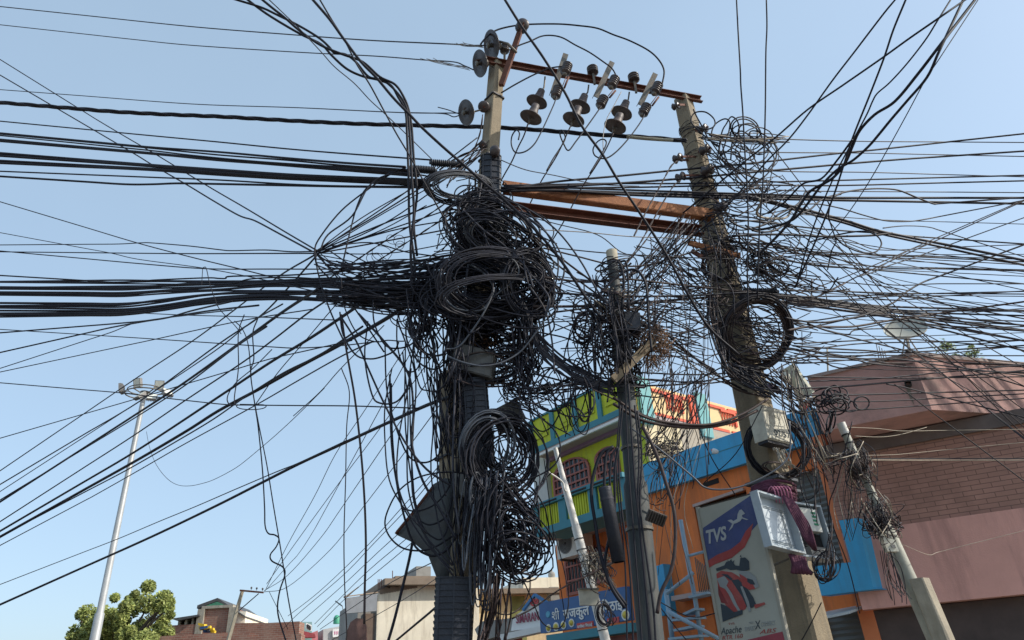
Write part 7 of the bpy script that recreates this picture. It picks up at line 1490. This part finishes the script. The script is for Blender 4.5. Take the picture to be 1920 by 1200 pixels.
for _ in range(420):
    a = pick((935, 665, 46, 52)); b = (a[0] + uni(-18, 18), a[1] + uni(-18, 18)); T.put(random.choice([straw, cab_brown, cab_black]), [a, ((a[0] + b[0]) / 2 + uni(-6, 6), (a[1] + b[1]) / 2 + uni(-6, 6)), b], uni(1, 1.8), 6.4 + uni(-.12, .12), 6.4, 2, 4, .02)
T.build('brown nest of straw and wire scraps behind the sooty box')
T = Tangle(); scrib(T, 46, (1080, 600, 60, 100), (1330, 620, 40, 100), 36, 1.4, 2.6, 6.8, BR); scrib(T, 40, (1240, 480, 60, 40), (1350, 560, 40, 60), 40, 1.4, 2.4, 7.0, BR); scrib(T, 26, (1290, 420, 25, 20), (1190, 540, 40, 40), 14, 1.5, 2.6, 6.9, BR)
T.build('loose web of wires strung between steel pole and leaning pole')
T = Tangle()
for i in range(28):
    x = uni(1190, 1345); yt = uni(480, 700); yb = uni(740, 960); xb = x + uni(-45, 30)
    T.put(random.choice([cab_black, cab_brown, cab_dust]), [(x, yt), (x + uni(-14, 14), yt * .66 + yb * .34), (xb + uni(-18, 18), yt * .33 + yb * .67), (xb, yb)], uni(1.3, 2.3), 6.6, 6.5, 4, 4, .1)
loops(T, 10, (1240, 880, 30, 50), (10, 30), (30, 70), 1.3, 2, 6.4, BR, .1, .3, .2, .6); scrib(T, 22, (1290, 700, 60, 10), (1230, 860, 50, 40), 26, 1.3, 2.2, 6.5, BR)
for i in range(10):
    x = 1215 + i * 8; T.put(random.choice([cab_white, cab_brown]), [(x + 40, 800), (x + 15, 870), (x - 5 + uni(-8, 8), 950), (x + uni(-20, 20), 1060 + uni(-40, 60))], 1.4, 6.6, 6.6, 4, 4, .1)
loops(T, 26, (1240, 845, 26, 8), (12, 26), (3, 8), 1.4, 2, 6.6, [cab_brown, cab_white])
T.build('thin wires dangling in front of the cream wall and blue parapet')
# leaning pole
T = Tangle(); wraps(T, 8, rA, rB, 240, 266, .13, .16, 1.6, 2.4, BR); wraps(T, 6, rA, rB, 272, 330, .13, .16, 1.4, 2, BR); wraps(T, 9, rA, rB, 335, 400, .14, .22, 2, 3, BK); wraps(T, 14, rA, rB, 450, 700, .18, .24, 1.4, 2.2, SUNNY); wraps(T, 12, rA, rB, 395, 460, .2, .32, 2, 3.2, BK)
scrib(T, 12, (1335, 430, 30, 30), (1360, 540, 35, 40), 22, 1.8, 2.6, 7.15, BR); scrib(T, 26, (1332, 560, 9, 15), (1360, 690, 10, 25), 10, 2, 3.2, 7.1, BK + [cab_brown]); scrib(T, 36, (1370, 690, 20, 20), (1450, 735, 25, 15), 10, 2, 3.2, 7.0, BR)
T.build('wires wound round and round the shaft of the leaning pole')
T = Tangle(); scrib(T, 20, (1335, 280, 25, 40), (1430, 340, 60, 50), 34, 1.6, 2.8, 7.1, BR); loops(T, 7, (1400, 290, 50, 30), (14, 34), (10, 30), 1.6, 2.6, 7.1, BR); scrib(T, 18, (1350, 380, 30, 20), (1460, 350, 60, 50), 30, 1.6, 2.8, 7.1, BR); scrib(T, 14, (1330, 255, 15, 8), (1470, 262, 40, 8), 8, 1.6, 2.4, 7.1, [cab_brown, cab_steel, cab_white])
T.build('curly wires bursting from the top of the leaning pole')
T = Tangle(); scrib(T, 24, (1400, 480, 36, 60), (1520, 520, 80, 70), 40, 1.5, 2.8, 7.2, BR, 3); loops(T, 16, (1450, 480, 60, 50), (14, 50), (10, 28), 1.6, 2.6, 7.15, BR); scrib(T, 24, (1400, 620, 40, 60), (1520, 640, 60, 60), 30, 1.5, 2.4, 7.1, BR); scrib(T, 22, (1365, 600, 20, 40), (1460, 640, 20, 50), 18, 1.3, 2.2, 7.2, BR)
T.build('snarled wires in the sky just right of the leaning pole')
T = Tangle(); scrib(T, 20, (1440, 700, 30, 16), (1515, 760, 30, 30), 26, 1.5, 2.6, 6.8, SUNNY); scrib(T, 24, (1480, 690, 20, 20), (1540, 880, 40, 40), 26, 1.4, 2.4, 6.8, SUNNY); scrib(T, 16, (1458, 842, 14, 3), (1478, 876, 14, 8), 5, 2.2, 3, 6.7, [cab_white]); loops(T, 14, (1560, 750, 36, 14), (10, 26), (8, 18), 2.4, 3, 6.7, [cab_black]); scrib(T, 5, (1560, 770, 8, 8), (1552, 815, 6, 6), 6, 3, 3.6, 6.7, [cab_black])
loops(T, 9, (1544, 1058, 10, 8), (12, 26), (18, 34), 1.6, 2.2, 6.7, BK); scrib(T, 10, (1558, 1000, 6, 30), (1552, 1080, 20, 16), 12, 1.4, 2.2, 6.6, BR); scrib(T, 6, (1500, 770, 16, 20), (1530, 960, 30, 30), 20, 1.6, 2.4, 6.7, BR)
T.build('leads and scraps of wire around the meter boxes')
T = Tangle(); scrib(T, 60, (1605, 850, 22, 30), (1625, 900, 24, 30), 20, 1.2, 1.9, 6.85, SUNNY); scrib(T, 70, (1640, 950, 28, 34), (1665, 990, 28, 30), 24, 1.2, 2, 6.8, SUNNY); scrib(T, 46, (1640, 970, 24, 34), (1648, 990, 24, 24), 12, 1.8, 2.8, 6.85, [cab_black]); scrib(T, 14, (1660, 1030, 14, 10), (1690, 1120, 20, 20), 12, 1.2, 1.8, 6.8, BR); scrib(T, 16, (1590, 860, 20, 30), (1600, 990, 30, 30), 20, 1, 1.5, 6.9, SUNNY)
scrib(T, 10, (1540, 860, 30, 20), (1600, 850, 10, 10), 10, 1.4, 2, 6.8, SUNNY)
T.build('frizz of pale and dark wires on the pale leaning tube pole')
T = Tangle(); scrib(T, 46, (1105, 1040, 26, 20), (1130, 1090, 30, 30), 18, 1.1, 1.7, 8.7, [cab_brown, cab_dust, cab_white]); loops(T, 12, (1120, 1050, 20, 12), (10, 22), (6, 14), 1, 1.5, 8.7, [cab_white, cab_dust]); scrib(T, 12, (1130, 1130, 10, 10), (1145, 1165, 14, 14), 12, 1.2, 1.8, 8.6, BR)
T.build('scraggly wires on the slim white pole above its box')
for o in list(sc.objects):
    if o.get('kind') == 'stuff' and o.get('label', '').startswith('hanging mat'): o.name = 'straw_mat'; o['category'] = 'straw'
    if o.get('kind') == 'stuff' and o.get('label', '').startswith('brown nest'): o.name = 'straw_nest'; o['category'] = 'nest'
# a few wires lower right and across the shopfronts
g = 'wires sagging across the shopfronts'
for P, w_, l, M_ in [([(980, 1085), (1000, 1130), (1015, 1165), (1035, 1178), (1055, 1172), (1066, 1130), (1060, 1080), (1040, 1000)], 2.4, 'deep wire loop hanging over the sweet shop sign', cab_black), ([(960, 1160), (1000, 1140), (1050, 1105), (1100, 1080), (1160, 1050)], 3, 'cable rising from the pediment sign to the black pipe', cab_brown), ([(930, 1080), (935, 1140), (928, 1205)], 2.4, 'wire hanging before the grey canopy, left', cab_black), ([(934, 1120), (936, 1205)], 2.4, 'wire hanging before the grey canopy, right', cab_black), ([(895, 1080), (920, 1140), (950, 1152), (975, 1140), (992, 1110), (994, 1085)], 2.8, 'shallow loop under the messy coils', cab_brown),
    ([(1020, 860), (1035, 980), (1045, 1060), (1060, 1160)], 1.8, 'thin wire dropping past the lime balcony', cab_black), ([(1240, 1130), (1280, 1152), (1310, 1157), (1340, 1150)], 2, 'wire sagging to the poster board', cab_black), ([(1235, 1135), (1270, 1180), (1300, 1215)], 2, 'wire falling from the steel pole foot', cab_black), ([(1540, 1130), (1520, 1170), (1495, 1215)], 2.2, 'wire falling in front of the leaning pole foot', cab_black), ([(1598, 790), (1570, 900), (1555, 960), (1590, 1060), (1612, 1150)], 2, 'thin wire before the blue surround', cab_black),
    ([(1510, 720), (1535, 830), (1550, 930), (1556, 1000)], 2, 'dark thin wire before the right shutter', cab_black), ([(1480, 900), (1510, 885), (1530, 895), (1536, 915), (1520, 935), (1490, 938)], 2.2, 'round wire loop before the right shutter', cab_black), ([(1305, 690), (1300, 760), (1330, 850), (1380, 930)], 2, 'thin wire slanting across blue parapet to poster', cab_black), ([(1430, 760), (1380, 850), (1320, 905)], 1.8, 'thin wire crossing it on the blue parapet', cab_black), ([(1690, 1020), (1740, 1040), (1760, 1035)], 1.0, 'pale wire scrap on the pink plaster', cab_white)]:
    cable(l, P, w_, 6.6, 7.2, M_, g)

# ================================================================ TREES
def tree(label, cx, cy, Y, R_, th, n, cols, seed, squash=.85, leaf=.07, below=0):
    random.seed(seed); c = W(cx, cy, Y); base = Vector((c.x, c.y, 0)); t = thing('tree', label, 'tree', base)
    bark = mat('tree_bark', (.10, .075, .055), .95, .25, 5, .4)
    mb = MB(); fork = Vector((c.x, c.y, max(.8, c.z - R_ * 1.0))); mb.tube(spline([base, base.lerp(fork, .5) + Vector((.1, 0, 0)), fork], 4), [th * (1 - .4 * i / 8) for i in range(9)], 8); mb.build('trunk', bark, t)
    clumps = []
    for i in range(46):
        u = Vector((uni(-1, 1), uni(-1, 1), uni(-1, 1)))
        while u.length > 1: u = Vector((uni(-1, 1), uni(-1, 1), uni(-1, 1)))
        p = c + Vector((u.x * R_, u.y * R_, u.z * R_ * squash)); clumps.append((p, R_ * uni(.08, .30)))
    mb = MB()
    for p, r_ in clumps[:14]: mb.tube(spline([fork, fork.lerp(p, .5) + Vector((uni(-.2, .2), uni(-.2, .2), .2)), p], 3), [th * .5 * (1 - .8 * i / 6) for i in range(7)], 5)
    mb.build('limbs', bark, t)
    mb = MB()
    for i in range(n):
        p, r_ = random.choice(clumps); u = Vector((random.gauss(0, 1), random.gauss(0, 1), random.gauss(0, .8))).normalized() * r_ * (rnd() ** .4)
        q = p + u; a = Vector((random.gauss(0, 1), random.gauss(0, 1), random.gauss(0, .7))).normalized(); b = a.orthogonal().normalized(); s_ = leaf * uni(.6, 1.3)
        mb.cm = random.choice((0, 0, 1, 2)); mb.add([q - a * s_, q + b * s_ * .45, q + a * s_, q - b * s_ * .45], [(0, 1, 2, 3)])
    mb.build('crown', cols, t)
leafs = [mat('leaf_green', (.24, .28, .07), .7, .4, 1.5), mat('leaf_yellow_green', (.33, .36, .11), .7, .4, 1.5), mat('leaf_dark', (.14, .18, .05), .7, .4, 1.5)]
for m_ in leafs:
    b_ = m_.node_tree.nodes['Principled BSDF']
    try: b_.inputs['Transmission Weight'].default_value = 0.0
    except Exception: pass
kk = mpp(240, 1160, 30)
tree('leafy yellow green tree behind the light mast at lower left', 248, 1165, 30, 74 * kk, .25, 26000, leafs, 3, .95, .075)
tree('darker partly hidden tree at the far left behind the mast foot', 172, 1190, 32, 56 * kk, .22, 18000, leafs, 5, 1.0, .075)
tree('feathery pale tree peeking over the mauve roof at the right', 1790, 690, 20, 58 * mpp(1790, 690, 20), .15, 4500, [mat('leaf_pale', (.2, .26, .09), .7, .3, 3), leafs[1], leafs[0]], 9, 1.0, .05)
# small things on the mauve roof
t = thing('roof_pipe', 'thin pale pipe standing behind the mauve parapet', 'pipe', W(1553, 705, 12)); mb = MB(); mb.tube([W(1553, 720, 12), W(1551, 655, 12)], 3 * mpp(1552, 680, 12) / 2, 6); mb.build('pipe_shaft', concrete_pale, t)
t = thing('roof_antenna', 'skeletal aerial rods on the mauve roof left of dish', 'aerial', W(1660, 680, 12)); mb = MB()
for i in range(4): mb.tube([W(1650 + i * 5, 683, 12), W(1643 + i * 5, 645 + i * 4, 12)], .008, 4)
mb.tube([W(1640, 668, 12), W(1666, 660, 12)], .008, 4); mb.build('aerial_rods', cab_dust, t)
t = thing('red_flag', 'small red cloth flag at the blue parapet corner', 'flag', W(1500, 765, 10.8))
mb = MB(); Q = [(1499, 755), (1508, 757), (1518, 753), (1521, 760), (1512, 766), (1513, 771), (1501, 768)]; mb.prism([W(x, y, 10.8) for x, y in Q], Vector((.0, .02, 0))); mb.build('flag_cloth', mat('flag_red', (.6, .05, .05), .8, .2, 10), t)
mb = MB(); mb.tube([W(1500, 752, 10.81), W(1505, 792, 10.81)], .012, 5); mb.build('flag_stick', wood, t)
